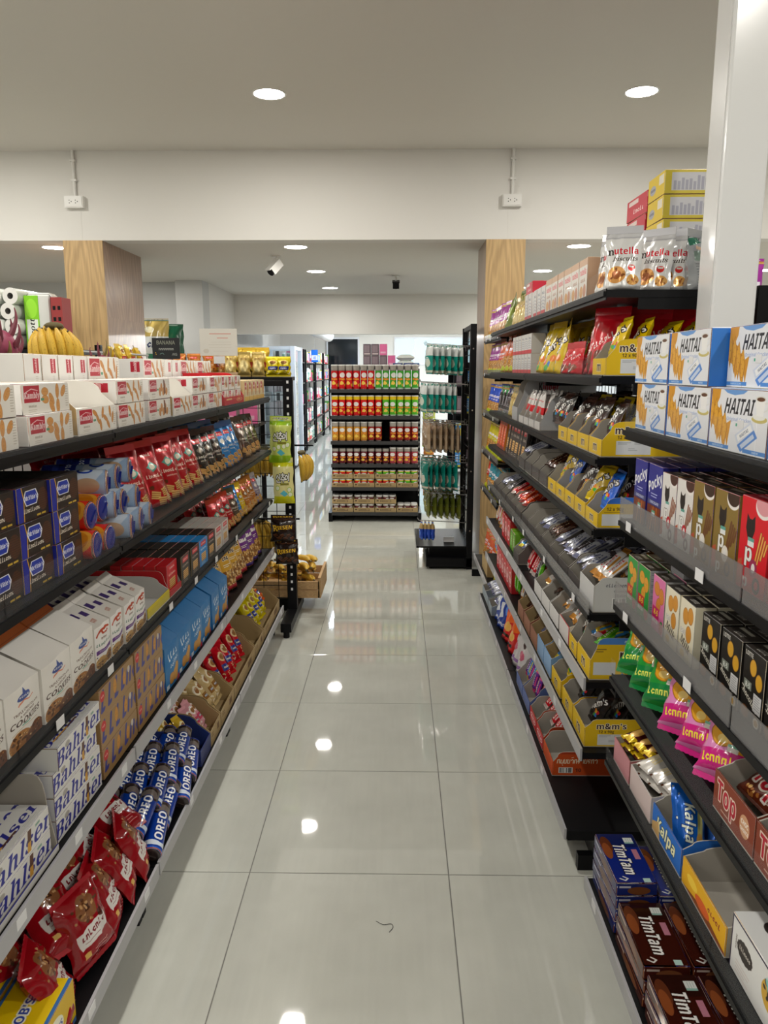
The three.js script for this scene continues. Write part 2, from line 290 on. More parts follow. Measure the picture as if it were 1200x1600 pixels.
// film bag standing on its lower edge: width W, height H, prof(v) = half depth, wid(v) = share of the width
function bagGeo(W, H, prof, wid, F, o = {}) {
  const nu = o.nu || 12, nv = o.nv || 12, wr = o.wr ?? 0.003, s = o.seed || 1, sheet = pageOf(F.f, F.b), pos = [], uv = [], idx = [];
  for (const side of [1, -1]) {
    const C = onPage(side > 0 ? F.f : F.b || F.f, sheet), base = pos.length / 3, rows = [];
    for (let j = 0; j <= nv; j++) rows.push(j / nv);
    if (o.flat) rows.unshift(-1);
    rows.forEach((vv, jj) => {
      const v = Math.max(0, vv);
      for (let i = 0; i <= nu; i++) {
        const u = (i / nu) * 2 - 1, env = Math.pow(Math.max(0, 1 - Math.pow(Math.abs(u), o.pu || 2.4)), 0.6);
        let z = vv < 0 ? 0 : prof(v) * env;
        const fold = Math.sin(u * (5 + s % 4) + s * 1.7 + v * 3) * Math.sin(v * (9 + s % 5) + s) + 0.7 * Math.sin(u * 13 + v * 11 + s * 2.1);
        if (vv >= 0) z += wr * fold * env * Math.min(1, prof(v) / 0.006);
        const x = u * W / 2 * wid(v) + (vv >= 0 ? wr * 0.6 * Math.sin(v * 17 + s + i * 0.2) * Math.abs(u) : 0), bend = (o.bend || 0) * v * v;
        pos.push(x, v * H, side * z - bend); uv.push(C.u0 + (C.u1 - C.u0) * (side > 0 ? (u + 1) / 2 : (1 - u) / 2), C.v0 + (C.v1 - C.v0) * v);
      }
    });
    const m = nu + 1;
    for (let j = 0; j < rows.length - 1; j++) for (let i = 0; i < nu; i++) { const a = base + j * m + i, b = a + 1, c = a + m, d = c + 1; if (side > 0) idx.push(a, b, d, a, d, c); else idx.push(a, d, b, a, c, d); }
  }
  return finish(pos, uv, sheet, idx);
}
const PROF = {
  pillow: (T) => (v) => T / 2 * Math.pow(Math.max(0, 1 - Math.pow(Math.abs(2 * v - 1), 4)), 0.55), // flow pack or crisp bag
  pouch: (T) => (v) => T / 2 * Math.pow(Math.max(0, 1 - Math.pow(v, 1.5)), 0.75), // standing pouch, fat at the foot
  roll: (T) => (v) => (v < 0.07 || v > 0.93 ? 0.0012 : T / 2 * Math.min(1, Math.pow(Math.min(v - 0.07, 0.93 - v) / 0.05, 0.5))),
};
const WID = { pillow: (v) => 1 - 0.07 * Math.sin(PI * v), pouch: (v) => 1 - 0.05 * Math.sin(PI * v), one: () => 1, roll: (v) => (v < 0.07 || v > 0.93 ? 1.05 : 1) };
function zig(w, h, t, F, sheet) { // crimped seal strip with a pinked edge
  const C = onPage(F, sheet), pos = [], uv = [], n = 10, U = C.u0, V = C.v1 - (C.v1 - C.v0) * 0.04;
  const q = (a, b, c, d) => { for (const p of [a, b, c, a, c, d]) { pos.push(...p); uv.push(U + (C.u1 - C.u0) * (p[0] / w + 0.5), V); } };
  for (let i = 0; i < n; i++) {
    const x0 = -w / 2 + (w * i) / n, x1 = x0 + w / n, xm = (x0 + x1) / 2, y0 = h * 0.86;
    for (const s of [1, -1]) { const z = (s * t) / 2, k = s > 0 ? 1 : 0; const a = [x0, 0, z], b = [x1, 0, z], c = [x1, y0, z * 0.6], d = [x0, y0, z * 0.6], m = [xm, h, 0]; if (k) { q(a, b, c, d); q(d, c, m, m); } else { q(b, a, d, c); q(c, d, m, m); } }
  }
  return finish(pos, uv, sheet);
}
function pouchThing(W, H, D, F, o = {}) { // standing pouch: body and a sealed head strip with a hang hole
  const g = new THREE.Group(), hs = o.head ?? 0.022, fin = o.fin || 'gloss';
  const body = bagGeo(W, H - hs, PROF.pouch(D), WID.pouch, F, { flat: true, seed: o.seed, wr: o.wr, bend: o.bend });
  pm('pouch_body', body, fin, g);
  const top = boxGeo(W * 0.985, hs, 0.0016, { f: F.head || F.f, s: F.head || F.f }, 0.0004), m = pm('sealed_top', top, fin, g); m.position.set(0, H - hs - 0.0008, -(o.bend || 0)); m.rotation.x = -(o.bend || 0) * 9; m.userData.label = 'flat heat-sealed top edge';
  return g;
}
function flowThing(W, H, D, F, o = {}) { // film pack with two crimped ends, standing; lay it down by turning it
  const g = new THREE.Group(), e = o.end ?? Math.min(0.012, H * 0.09), fin = o.fin || 'foil';
  const body = bagGeo(W, H - 2 * e, o.round ? PROF.roll(D) : PROF.pillow(D), o.round ? WID.roll : WID.pillow, F, { seed: o.seed, wr: o.wr ?? 0.002, nu: o.nu, nv: o.nv, pu: o.round ? 2 : 2.4 }); body.translate(0, e, 0); pm('wrapper', body, fin, g);
  const a = zig(W * (o.round ? 1.04 : 0.97), e, 0.0022, F.end || F.f, body.userData.p), t = pm('crimped_end', a, fin, g); t.position.y = H - e;
  const b = pm('crimped_end', a, fin, g); b.rotation.z = PI; b.position.y = e;
  return g;
}
function rollThing(D, len, F, o = {}) { // tight cylindrical pack lying along z: label up, gathered ends with a crimp fin
  const g = new THREE.Group(), r = D / 2, C = onPage(F.f, F.f.p), Ee = onPage(F.end || F.f, F.f.p), pos = [], uv = [], idx = [], m = 20, ring = [];
  for (const [t, q] of [[-1, 0], [-1, 0.55], [-0.985, 0.86], [-0.93, 1], [-0.5, 1], [0, 1], [0.5, 1], [0.93, 1], [0.985, 0.86], [1, 0.55], [1, 0]]) ring.push([t * len / 2, q * r, Math.abs(t) > 0.94 ? 1 : 0]);
  ring.forEach(([z, q, e], k) => { for (let i = 0; i <= m; i++) { const a = (i / m) * 2 * PI, w = q * (1 + (e ? 0 : 0.012 * Math.sin(k * 2.7 + i * 1.9 + (o.seed || 0)))), x = Math.sin(a) * w, y = Math.cos(a) * w; pos.push(x, y + r, z); const f = i / m, u = f < 0.25 ? 0.5 + 2 * f : f < 0.75 ? 1 - 2 * (f - 0.25) : 2 * (f - 0.75), c = e ? Ee : C; uv.push(c.u1 - (c.u1 - c.u0) * u, e ? c.v1 : c.v1 - (c.v1 - c.v0) * (0.5 - z / len * 0.98)); } });
  for (let k = 0; k < ring.length - 1; k++) for (let i = 0; i < m; i++) { const a = k * (m + 1) + i, b = a + 1, c = a + m + 1, d = c + 1; idx.push(a, d, b, a, c, d); }
  pm('wrapper', finish(pos, uv, F.f.p, idx), 'film', g);
  for (const s of [-1, 1]) { const z = zig(D * 0.5, 0.004, 0.003, F.end || F.f, F.f.p); z.rotateX(s * PI / 2); z.translate(0, r, s * len / 2); pm('crimped_end', z, 'film', g); }
  return g;
}
function cartonThing(w, h, d, F, o = {}) { // carton with a tucked flap seam on the top
  const g = new THREE.Group(), fin = o.fin || 'card'; pm('carton_body', boxGeo(w, h, d, F, o.c), fin, g);
  if (o.flap !== 0) { const f = boxGeo(w * 0.96, 0.0012, d * 0.46, { f: F.t || F.s || F.f, s: F.t || F.s || F.f }, 0.0003); const m = pm('tuck_flap', f, fin, g); m.position.set(0, h - 0.0004, d * 0.24); }
  if (o.end) { const f = boxGeo(0.0012, h * 0.9, d * 0.9, { s: o.end, f: o.end }, 0.0003); for (const s of [-1, 1]) { const m = pm('end_flap', f, fin, g); m.position.set(s * w / 2, h * 0.05, 0); } }
  return g;
}
// open display tray, front to +z: floor, back, sloped sides, front lip
function trayThing(w, h, d, o = {}) {
  const g = new THREE.Group(), t = 0.003, sheet = pageOf(o.out, o.lip, o.side, o.inside), out = o.out || '#94805f', ins = o.inside || '#94805f', lipH = o.lipH ?? h * 0.45;
  const F = (f) => { const k = { ...f }; return k; };
  pm('tray_floor', boxGeo(w, t, d, { f: onPage(ins, sheet), s: onPage(ins, sheet) }, 0.0005), 'matte', g);
  const bh = o.backH ?? h; const b = pm('back_panel', boxGeo(w, bh, t, F({ f: onPage(ins, sheet), b: onPage(out, sheet), s: onPage(out, sheet) }), 0.0005), 'matte', g); b.position.set(0, t, -d / 2 + t / 2);
  for (const s of [-1, 1]) {
    const sh = new THREE.Shape(); const z0 = -d / 2 + t, z1 = d / 2 - t, cut = o.cut ?? 0.3;
    sh.moveTo(-z0, 0); sh.lineTo(-z0, h); sh.lineTo(-(z0 + (z1 - z0) * (1 - cut)), h); sh.quadraticCurveTo(-(z0 + (z1 - z0) * (1 - cut * 0.4)), h, -(z0 + (z1 - z0) * (1 - cut * 0.35)), (h + lipH) / 2); sh.lineTo(-z1, lipH); sh.lineTo(-z1, 0);
    const e = new THREE.ExtrudeGeometry(sh, { depth: t, bevelEnabled: false, curveSegments: 4 }), p = e.attributes.position, n = e.attributes.normal, uv = e.attributes.uv;
    for (let i = 0; i < p.count; i++) { // the printed outside and the raw inside
      const outer = s > 0 ? n.getZ(i) > 0.5 : n.getZ(i) < -0.5, C = onPage(outer ? o.side || out : ins, sheet), cu = s > 0 ? (p.getX(i) + d / 2) / d : 1 - (p.getX(i) + d / 2) / d;
      uv.setXY(i, C.u0 + (C.u1 - C.u0) * Math.min(1, Math.max(0, cu)), C.v0 + (C.v1 - C.v0) * Math.min(1, p.getY(i) / h));
    }
    e.userData.p = sheet; e.rotateY(PI / 2); e.translate(s > 0 ? w / 2 - t : -w / 2, t, 0); pm('side_panel', e, 'matte', g);
  }
  const lip = pm('front_lip', boxGeo(w, lipH, t, F({ f: onPage(o.lip || out, sheet), b: onPage(ins, sheet), s: onPage(out, sheet) }), 0.0005), 'matte', g); lip.position.set(0, t, d / 2 - t / 2);
  return g;
}
// the printed sheets are inked a little lighter and purer than drawn
function inkSheets() { for (const p of allPages) { const im = p.g.getImageData(0, 0, PAGE, Math.min(PAGE, p.y + p.row + 4)), d = im.data; const lut = new Float32Array(256).map((_, i) => { const x = i / 255; return 255 * x * (Math.pow(x, 0.6) + 1 - x); }); for (let i = 0; i < d.length; i += 4) { const r = lut[d[i]], g = lut[d[i + 1]], b = lut[d[i + 2]], y = 0.3 * r + 0.59 * g + 0.11 * b; d[i] = Math.max(0, Math.min(244, y + (r - y) * 1.22)); d[i + 1] = Math.max(0, Math.min(244, y + (g - y) * 1.22)); d[i + 2] = Math.max(0, Math.min(244, y + (b - y) * 1.22)); } p.g.putImageData(im, 0, 0); } }
// ---------- placing ----------
function kind(name, label, category, grp, build) {
  let proto = null;
  return (x, y, z, ry = 0, o = {}) => {
    let g; if (!proto) g = proto = build(); else g = proto.clone();
    g.name = numbered(name); g.userData = { label: (o.label || label) + (o.tag ? ', ' + o.tag : ''), category }; const gg = o.group || grp; if (gg) g.userData.group = gg;
    g.position.set(x, y, z); g.rotation.set(o.rx || 0, ry, o.rz || 0, 'YXZ'); g.scale.setScalar(1); if (o.s) g.scale.set(...(Array.isArray(o.s) ? o.s : [o.s, o.s, o.s]));
    scene.add(g); return g;
  };
}
const ORD = ['first', 'second', 'third', 'fourth', 'fifth', 'sixth', 'seventh', 'eighth', 'ninth', 'tenth', 'eleventh', 'twelfth'];
const OUT_L = PI / 2, OUT_R = -PI / 2; // fronts towards the aisle
// ---------- gondola shelving ----------
// s = +1: stands left of the aisle and faces +x; s = -1: stands right and faces -x
function wireGrid(z0, z1, y0, y1, step = 0.1, r = 0.0018) {
  const a = []; for (let y = y0; y <= y1 + 1e-6; y += step) a.push(cyl([0, y, z0], [0, y, z1], r, 5));
  for (let z = z0; z <= z1 + 1e-6; z += 0.055) a.push(cyl([0.003, y0, z], [0.003, y1, z], r, 5)); return mergeGeometries(a);
}
function gondola(name, label, s, xb, z0, z1, shelves, o = {}) {
  const g = group(name, label, 'shelving', o.group, [xb, 0, (z0 + z1) / 2]), L = z1 - z0, hl = L / 2, top = o.top ?? 1.7, X = (a, b) => (s > 0 ? [a, b] : [-b, -a]);
  const B = (a, b, y0, y1, c, d) => { const [p, q] = X(a, b); return bx(p, q, y0, y1, c, d); };
  for (const z of o.posts || [-hl + 0.015, hl - 0.015]) {
    const up = part('upright', B(-0.025, 0.025, 0.03, top, z - 0.015, z + 0.015), M.black, g);
    const sl = []; for (let y = 0.2; y < top - 0.05; y += 0.05) sl.push(B(0.0245, 0.0256, y, y + 0.02, z - 0.004, z + 0.004)); part('upright_slots', mergeGeometries(sl), M.railDark, up);
    part('foot', B(-0.025, 0.42, 0, 0.05, z - 0.013, z + 0.013), M.black, g);
  }
  if (o.grid !== 0) { const w = wireGrid(-hl, hl, 0.12, top - 0.03); part('wire_back_grid', w, M.black, g); } else part('back_panel', B(-0.012, 0.012, 0.12, top - 0.02, -hl, hl), M.blackRough, g);
  for (const [y, depth, type, h, tags] of shelves) {
    const t = 0.02, base = y < 0.2;
    const sh = part(base ? 'base_deck' : 'shelf', B(0.026, depth, y - (base ? 0.03 : t), y, -hl + 0.002, hl - 0.002), M.black, g);
    part('shelf_lip', B(depth, depth + 0.003, y - 0.026, y + 0.003, -hl + 0.002, hl - 0.002), M.black, sh);
    if (base) part('kick_plate', B(depth - 0.09, depth - 0.08, 0.03, y - 0.031, -hl + 0.002, hl - 0.002), M.black, sh);
    else for (const z of [-hl + 0.006, hl - 0.006]) { const b = B(0.026, depth * 0.8, y - 0.05, y - t, z - 0.002, z + 0.002); part('bracket', b, M.black, sh); }
    const f = depth + 0.003;
    if (type === 'clear' || type === 'smoke') {
      const n = Math.max(1, Math.round(L / 0.6));
      for (let i = 0; i < n; i++) part('front_guard', B(f + 0.001, f + 0.0032, y - 0.004, y + h, -hl + 0.004 + (L * i) / n, -hl + (L * (i + 1)) / n - 0.004), M[type], sh);
      part('guard_channel', B(f, f + 0.006, y - 0.016, y - 0.004, -hl + 0.004, hl - 0.004), M.black, sh);
    } else if (type === 'rail') part('price_rail', B(f, f + 0.007, y - 0.028, y + h, -hl + 0.004, hl - 0.004), M.rail, sh);
    if (type && (tags || type !== 'clear')) for (let z = -hl + 0.06 + 0.1 * hash(Math.round(y * 100), 1, 4); z < hl - 0.06; z += 0.22 + 0.3 * hash(Math.round(z * 50), Math.round(y * 90), 6)) part('price_tag', B(f + 0.0072, f + 0.0082, y - 0.014, y + 0.008, z - 0.018, z + 0.018), M.tag, sh);
  }
  return g;
}
// ---------- printed packs ----------
const A = {};
// sticks and biscuits drawn as print
function stick(g, x0, y0, x1, y1, w, c, e) { stroke(g, e, w + 1.5, [[x0, y0], [x1, y1]]); stroke(g, c, w, [[x0, y0], [x1, y1]]); }
function biscuit(g, x, y, a, b, r, c, e) { E(g, e, x, y, a + 1, b + 1, r); E(g, c, x, y, a, b, r); for (let i = -1; i <= 1; i++) E(g, e, x + i * a * 0.45 * Math.cos(r), y + i * a * 0.45 * Math.sin(r), 1, 1.6); }
// left shelf, top: cream biscuit cartons
fresh(700);
for (const k of ['A', 'B', 'C']) A['kam' + k] = art(300, 86, (g, w, h) => {
  R(g, '#dedad0', -1, -1, w + 2, h + 2); R(g, '#8e1a2c', 14, 6, 92, 46); T(g, 'Kambly', 60, 33, 23, '#ecdcd8', { f: 'serif', k: -0.18 }); stroke(g, '#ecdcd8', 2, [[24, 24], [58, 15], [96, 20]]);
  T(g, '~8', 60, 63, 11, '#7d7468', { f: 'serif', b: 0 }); lines(g, '#aaa294', 34, 72, 52, 2, 5);
  if (k === 'A') for (let i = 0; i < 7; i++) biscuit(g, 140 + (i % 4) * 40, 24 + (i % 3) * 22, 21, 11, i * 0.8, '#b98450', '#8f5c30');
  if (k === 'B') for (let i = 0; i < 8; i++) biscuit(g, 128 + i * 20, 22 + (i % 3) * 21, 20, 7.5, 0.5 + (i % 4) * 0.45, '#b07a45', '#84552e');
  if (k === 'C') { for (let i = 0; i < 5; i++) biscuit(g, 150 + i * 24, 55 - (i % 2) * 18, 13, 17, 0.2 * i, '#b37c48', '#7d4e2b'); P(g, '#5f3c25', [205, 4], [225, 10], [232, 62], [206, 70]); }
  R(g, '#4f7d63', 112, 42, 20, 7); lines(g, '#a69f92', 272, 12, 22, 9, 7, 2);
});
A.kamEnd = art(100, 120, (g, w, h) => { R(g, '#e2e0da', -1, -1, w + 2, h + 2); R(g, '#8e1a2c', 54, 14, 32, 46); T(g, 'Kambly', 70, 37, 14, '#ecdcd8', { f: 'serif', r: -PI / 2, k: -0.15 }); lines(g, '#b9b4ab', 64, 70, 16, 6, 6); });
A.kamBeige = art(120, 90, (g, w, h) => { R(g, '#cbb68c', -1, -1, w + 2, h + 2); R(g, '#8e1a2c', 8, 8, 40, 30); T(g, 'Kambly', 28, 24, 11, '#ecdcd8', { f: 'serif', k: -0.18 }); biscuit(g, 82, 40, 22, 26, 0.1, '#a8743d', '#6d4a28'); R(g, '#c79a3e', 0, 70, w, 20); });
// dark digestive cartons
A.digF = art(256, 140, (g, w, h) => {
  R(g, '#1d1613', -1, -1, w + 2, h + 2); P(g, '#1d2470', [0, 0], [34, 0], [48, 50], [40, 140], [0, 140]); stroke(g, '#b98b46', 6, [[38, -2], [54, 52], [46, 142]]);
  const hx = (s, c) => P(g, c, [112 - 62 * s, 50], [112 - 44 * s, 50 - 30 * s], [112 + 44 * s, 50 - 30 * s], [112 + 62 * s, 50], [112 + 44 * s, 50 + 30 * s], [112 - 44 * s, 50 + 30 * s]); hx(1, '#d8d8de'); hx(0.88, '#1f2f7c'); T(g, "McVitie's", 112, 50, 23, '#f0f0f2', { f: 'serif', k: -0.1 });
  T(g, '~10', 112, 100, 26, '#d9cfc0', { f: 'serif', k: -0.25 }); E(g, '#3b2417', 210, 70, 42, 46); for (let i = -4; i <= 4; i++) stroke(g, '#24150d', 2, [[174, 70 + i * 9], [246, 70 + i * 9]]); R(g, '#a98c3a', 150, 124, 34, 8); R(g, '#a98c3a', 192, 124, 34, 8);
});
A.digT = art(200, 120, (g, w, h) => { R(g, '#1a1412', -1, -1, w + 2, h + 2); T(g, '~7', 90, 42, 20, '#57504a'); T(g, '~5', 120, 72, 20, '#57504a'); });
// biscuit rolls
A.rollRed = art(150, 200, (g, w, h) => { R(g, '#b9362a', -1, -1, w + 2, h + 2); R(g, '#232a63', 0, 176, w, 24); E(g, '#c48a3c', 92, 52, 46, 46); E(g, '#a86a28', 92, 52, 36, 36); P(g, '#e8e4de', [20, 104], [75, 92], [130, 104], [130, 140], [75, 152], [20, 140]); P(g, '#2a2d5c', [26, 108], [75, 97], [124, 108], [124, 136], [75, 147], [26, 136]); T(g, "McVitie's", 75, 122, 19, '#eee', { f: 'serif' }); T(g, '~10', 75, 164, 17, '#f2e6d8', { f: 'serif', k: -0.2 }); });
A.rollBlue = art(150, 200, (g, w, h) => { R(g, '#262f6c', -1, -1, w + 2, h + 2); R(g, '#8fa3bd', 0, 10, w, 96); P(g, '#b9c5d3', [0, 20], [60, 14], [150, 60], [150, 100], [0, 80]); T(g, 'O', 44, 58, 52, '#2b3f86', { sx: 1.2 }); E(g, '#a48a72', 112, 52, 28, 30); T(g, '~5', 78, 126, 26, '#dfe6f0'); R(g, '#39468c', 0, 150, w, 14); });
// wafer pouches and cartons in many colours
function waferArt(bg, dark, two) {
  return art(150, 240, (g, w, h) => {
    R(g, bg, -1, -1, w + 2, h + 2); R(g, '#a8222c', 38, 22, 74, 26); T(g, '~7', 75, 36, 17, '#f1e9dc', { f: 'serif' }); P(g, two, [75, 62], [108, 84], [75, 106], [42, 84]); E(g, '#e9e2cf', 75, 84, 14, 12);
    T(g, '~10', 75, 122, 20, dark ? '#e8e0cf' : '#f3e7d2', { f: 'serif', k: -0.15 }); T(g, '~11', 75, 142, 10, '#e8dcc2');
    for (const [x, y, r] of [[44, 196, 0.3], [92, 186, -0.2], [112, 216, 0.5], [66, 222, 0.1]]) { g.save(); g.translate(x, y); g.rotate(r); R(g, '#caa46c', -20, -15, 40, 30); for (let i = 0; i < 3; i++) R(g, '#8a5a34', -20, -9 + i * 8, 40, 3.4); g.restore(); }
    E(g, '#4b2b1a', 34, 164, 10, 8); E(g, '#6b3d22', 124, 168, 10, 8);
  });
}
A.wRed = waferArt('#86161d', 0, '#4f8f86'); A.wBlack = waferArt('#23211f', 1, '#7d7a74'); A.wBlue = waferArt('#2c6aa3', 0, '#dfe7ea'); A.wBrown = waferArt('#463a31', 1, '#8d8274'); A.wYellow = waferArt('#c9a62a', 0, '#7a5c1d'); A.wLilac = waferArt('#7d7689', 0, '#c7c2cf'); A.wOrange = waferArt('#9c6332', 0, '#5c3c21');
function slimArt(bg, fg) { return art(90, 120, (g, w, h) => { R(g, bg, -1, -1, w + 2, h + 2); R(g, '#a8222c', 18, 10, 54, 20); T(g, '~7', 45, 20, 12, '#f1e9dc', { f: 'serif' }); T(g, '~8', 45, 44, 14, fg, { f: 'serif' }); R(g, '#caa46c', 20, 62, 50, 36); for (let i = 0; i < 4; i++) R(g, '#7d4f2c', 20, 68 + i * 8, 50, 3); lines(g, fg, 20, 104, 50, 2, 6); }); }
A.sBlack = slimArt('#24201e', '#cdbfae'); A.sBlue = slimArt('#2a72ac', '#e9eef2'); A.sGrey = slimArt('#b9b5ae', '#7c1f24'); A.sRed = slimArt('#9c1c24', '#efdfc8');
A.redSide = art(200, 100, (g, w, h) => { R(g, '#93181f', -1, -1, w + 2, h + 2); R(g, '#c79f6b', 18, 22, 54, 22); E(g, '#d8b884', 150, 52, 30, 28); E(g, '#93181f', 150, 52, 26, 24); T(g, '25', 146, 50, 26, '#e6cfa2'); T(g, 'g', 168, 58, 12, '#e6cfa2'); lines(g, '#d2a58a', 84, 28, 34, 2, 8); });
// paper cookie bags
fresh(460);
A.cookA = art(170, 250, (g, w, h) => {
  R(g, '#d9d6cf', -1, -1, w + 2, h + 2); E(g, '#3d4a78', 82, 44, 26, 16, -0.3); P(g, '#3d4a78', [70, 40], [84, 8], [92, 38]); T(g, '~5', 84, 45, 15, '#f0eee8', { f: 'serif' }); stroke(g, '#b9725a', 6, [[58, 74], [84, 62], [104, 68], [118, 58]]);
  T(g, 'TRIPLE CHOCOLATE', 88, 98, 13, '#54443c'); T(g, '& HAZELNUT', 88, 113, 13, '#54443c'); T(g, 'COOKIES', 86, 138, 34, '#3c2f2a', { k: -0.2 }); R(g, '#5f9482', 60, 152, 40, 6); stroke(g, '#a58d6a', 2, [[20, 176], [74, 164], [140, 172]]);
  cookie(g, 54, 222, 50, '#8d6238', '#4a2f1c', 3); cookie(g, 128, 230, 48, '#5b3a26', '#2e1c13', 7); specks(g, 26, 4, 186, 160, 60, ['#b58a55', '#d9b98a', '#3d2717'], 2, 5, 4);
});
A.cookB = art(110, 240, (g, w, h) => {
  R(g, '#dcdad6', -1, -1, w + 2, h + 2); stroke(g, '#93402c', 11, [[14, 52], [40, 24], [72, 20], [98, 30]]); stroke(g, '#93402c', 8, [[40, 26], [52, 50], [80, 40]]); T(g, '~3', 56, 76, 22, '#4b3226', { f: 'serif', k: -0.2 }); T(g, '~10', 56, 102, 20, '#3f5a4c', { f: 'serif', k: -0.2 });
  P(g, '#4c2b62', [6, 134], [104, 122], [104, 146], [6, 158]); lines(g, '#e8def0', 20, 138, 66, 2, 6); cookie(g, 34, 208, 36, '#a4814f', '#553920', 5); cookie(g, 88, 196, 34, '#8a6438', '#3d2716', 9); specks(g, 30, 0, 168, 110, 70, ['#c9ab77', '#5b3a22', '#241711'], 2, 5, 2);
});
A.paperTop = art(120, 60, (g, w, h) => { R(g, '#c2beb8', -1, -1, w + 2, h + 2); R(g, '#33264e', 12, 12, 30, 16); R(g, '#33264e', 66, 18, 26, 14); T(g, '~4', 62, 46, 16, '#8d5f52', { f: 'serif' }); });
A.paperOrange = art(120, 60, (g, w, h) => { R(g, '#a95f38', -1, -1, w + 2, h + 2); R(g, '#8a4c30', 0, 40, w, 4); });
// white bar-biscuit cartons with blue handwriting
A.bahF = art(280, 80, (g, w, h) => { R(g, '#d6d5d0', -1, -1, w + 2, h + 2); T(g, 'Bahlsen', 146, 42, 74, '#25286e', { f: 'serif', k: -0.3, sx: 1.05 }); g.save(); g.translate(186, 40); g.rotate(0.1); R(g, '#4d3427', -8, -34, 16, 36); R(g, '#b98a43', -8, 2, 16, 30); g.restore(); E(g, '#9a968f', 60, 20, 14, 10); R(g, '#7a9788', 216, 12, 20, 8); });
A.bahT = art(280, 140, (g, w, h) => { R(g, '#d4d3cf', -1, -1, w + 2, h + 2); T(g, 'Bahlsen', 146, 78, 80, '#25286e', { f: 'serif', k: -0.3 }); E(g, '#2b1a12', 60, 36, 22, 10); E(g, '#6d4a34', 96, 26, 20, 9); R(g, '#b98a43', 30, 92, 120, 10); R(g, '#4d3427', 120, 92, 60, 10); lines(g, '#8f958f', 196, 112, 60, 2, 8); });
A.leibF = art(280, 100, (g, w, h) => { R(g, '#8c7250', -1, -1, w + 2, h + 2); T(g, '~6', 156, 52, 100, '#373a72', { f: 'serif', k: -0.25, b: 0 }); biscuit(g, 120, 36, 13, 24, 0.1, '#b4803d', '#7d5425'); biscuit(g, 196, 44, 12, 22, 0.1, '#b4803d', '#7d5425'); E(g, '#a3282e', 24, 26, 17, 17); T(g, '~3', 24, 26, 12, '#eadfd0'); E(g, '#c9c0b0', 236, 30, 10, 12); });
A.leibT = art(200, 80, (g, w, h) => { R(g, '#7d6646', -1, -1, w + 2, h + 2); stroke(g, '#65502f', 2, [[-2, 40], [202, 40]]); E(g, '#a98446', 80, 28, 12, 6); lines(g, '#b9a789', 120, 20, 40, 2, 7); });
A.blueBag = art(150, 190, (g, w, h) => { R(g, '#2f6696', -1, -1, w + 2, h + 2); T(g, '~4', 70, 50, 44, '#dfe8ee', { f: 'serif', k: -0.25, r: -0.18 }); T(g, '~7', 80, 84, 26, '#dfe8ee', { f: 'serif', k: -0.25, r: -0.18 }); biscuit(g, 96, 134, 30, 38, 0.3, '#bd8c4d', '#8a5d2a'); biscuit(g, 56, 150, 22, 26, -0.3, '#b07f42', '#7d5224'); R(g, '#d7dbe0', 8, 166, 26, 20); R(g, '#a3343a', 112, 166, 32, 24); });
function nutArt(bg, nut, nut2, word, fg = '#2a1c12') { return art(130, 200, (g, w, h) => { R(g, bg, -1, -1, w + 2, h + 2); T(g, word, 65, 58, 28, fg, { f: 'serif', k: -0.2, s: '#efe6d2', w: 4 }); lines(g, '#e9dfc8', 30, 84, 70, 2, 8, 3); R(g, '#6b4a2c', 0, 112, w, 88); specks(g, 90, 0, 112, w, 88, nut, 4, 8, word.length + 2); R(g, nut2, 20, 178, 90, 16); }); }
A.nutGold = nutArt('#c0923f', ['#c19a63', '#a97d48', '#d8bd8c'], '#8e2f35', '~4'); A.nutPurple = nutArt('#5b2f6d', ['#b98c52', '#8d6235', '#d4b27a'], '#3b2a5a', '~5', '#efe4ee');
// base deck left
A.jacobF = art(220, 120, (g, w, h) => { R(g, '#c7a21d', -1, -1, w + 2, h + 2); R(g, '#39598a', 0, 104, w, 16); E(g, '#efe9cf', 110, 54, 50, 34); T(g, "JACOB'S", 110, 54, 24, '#24367c', { s: '#efe9cf', w: 5 }); E(g, '#dccf9c', 180, 84, 22, 14); });
A.jacobT = art(220, 150, (g, w, h) => { R(g, '#d2ad16', -1, -1, w + 2, h + 2); R(g, '#33588a', 0, 0, w, 10); R(g, '#33588a', 0, 138, w, 12); T(g, "JACOB'S", 100, 74, 32, '#24367c', { s: '#efe9cf', w: 8 }); });
A.redBag = art(150, 190, (g, w, h) => { R(g, '#6e1119', -1, -1, w + 2, h + 2); cookie(g, 78, 46, 36, '#6d4a33', '#3a2418', 4); specks(g, 24, 30, 12, 96, 70, ['#8e6a48', '#4a2f20', '#b08a63'], 3, 6, 5); g.save(); g.translate(75, 112); g.rotate(-0.12); R(g, '#c9c4c0', -52, -22, 104, 44); T(g, '~7', 0, -4, 24, '#5a1c22', { f: 'serif', k: -0.2 }); lines(g, '#7c5a58', -36, 10, 70, 1, 4); g.restore(); E(g, '#3a1a14', 112, 82, 12, 11); R(g, '#b9955a', 26, 150, 20, 14); lines(g, '#d8a7a0', 58, 154, 64, 3, 9); });
A.oreo = art(150, 300, (g, w, h) => { R(g, '#153173', -1, -1, w + 2, h + 2); R(g, '#332a28', 0, 20, w, 58); E(g, '#251f1e', 75, 62, 62, 34); E(g, '#5b5553', 75, 62, 48, 24); T(g, 'OREO', 75, 158, 62, '#eef2f7', { r: -PI / 2, s: '#122a63', w: 12 }); P(g, '#c9d3e0', [0, 236], [90, 250], [150, 232], [150, 262], [60, 272], [0, 262]); R(g, '#2a4fa0', 0, 280, w, 22); });
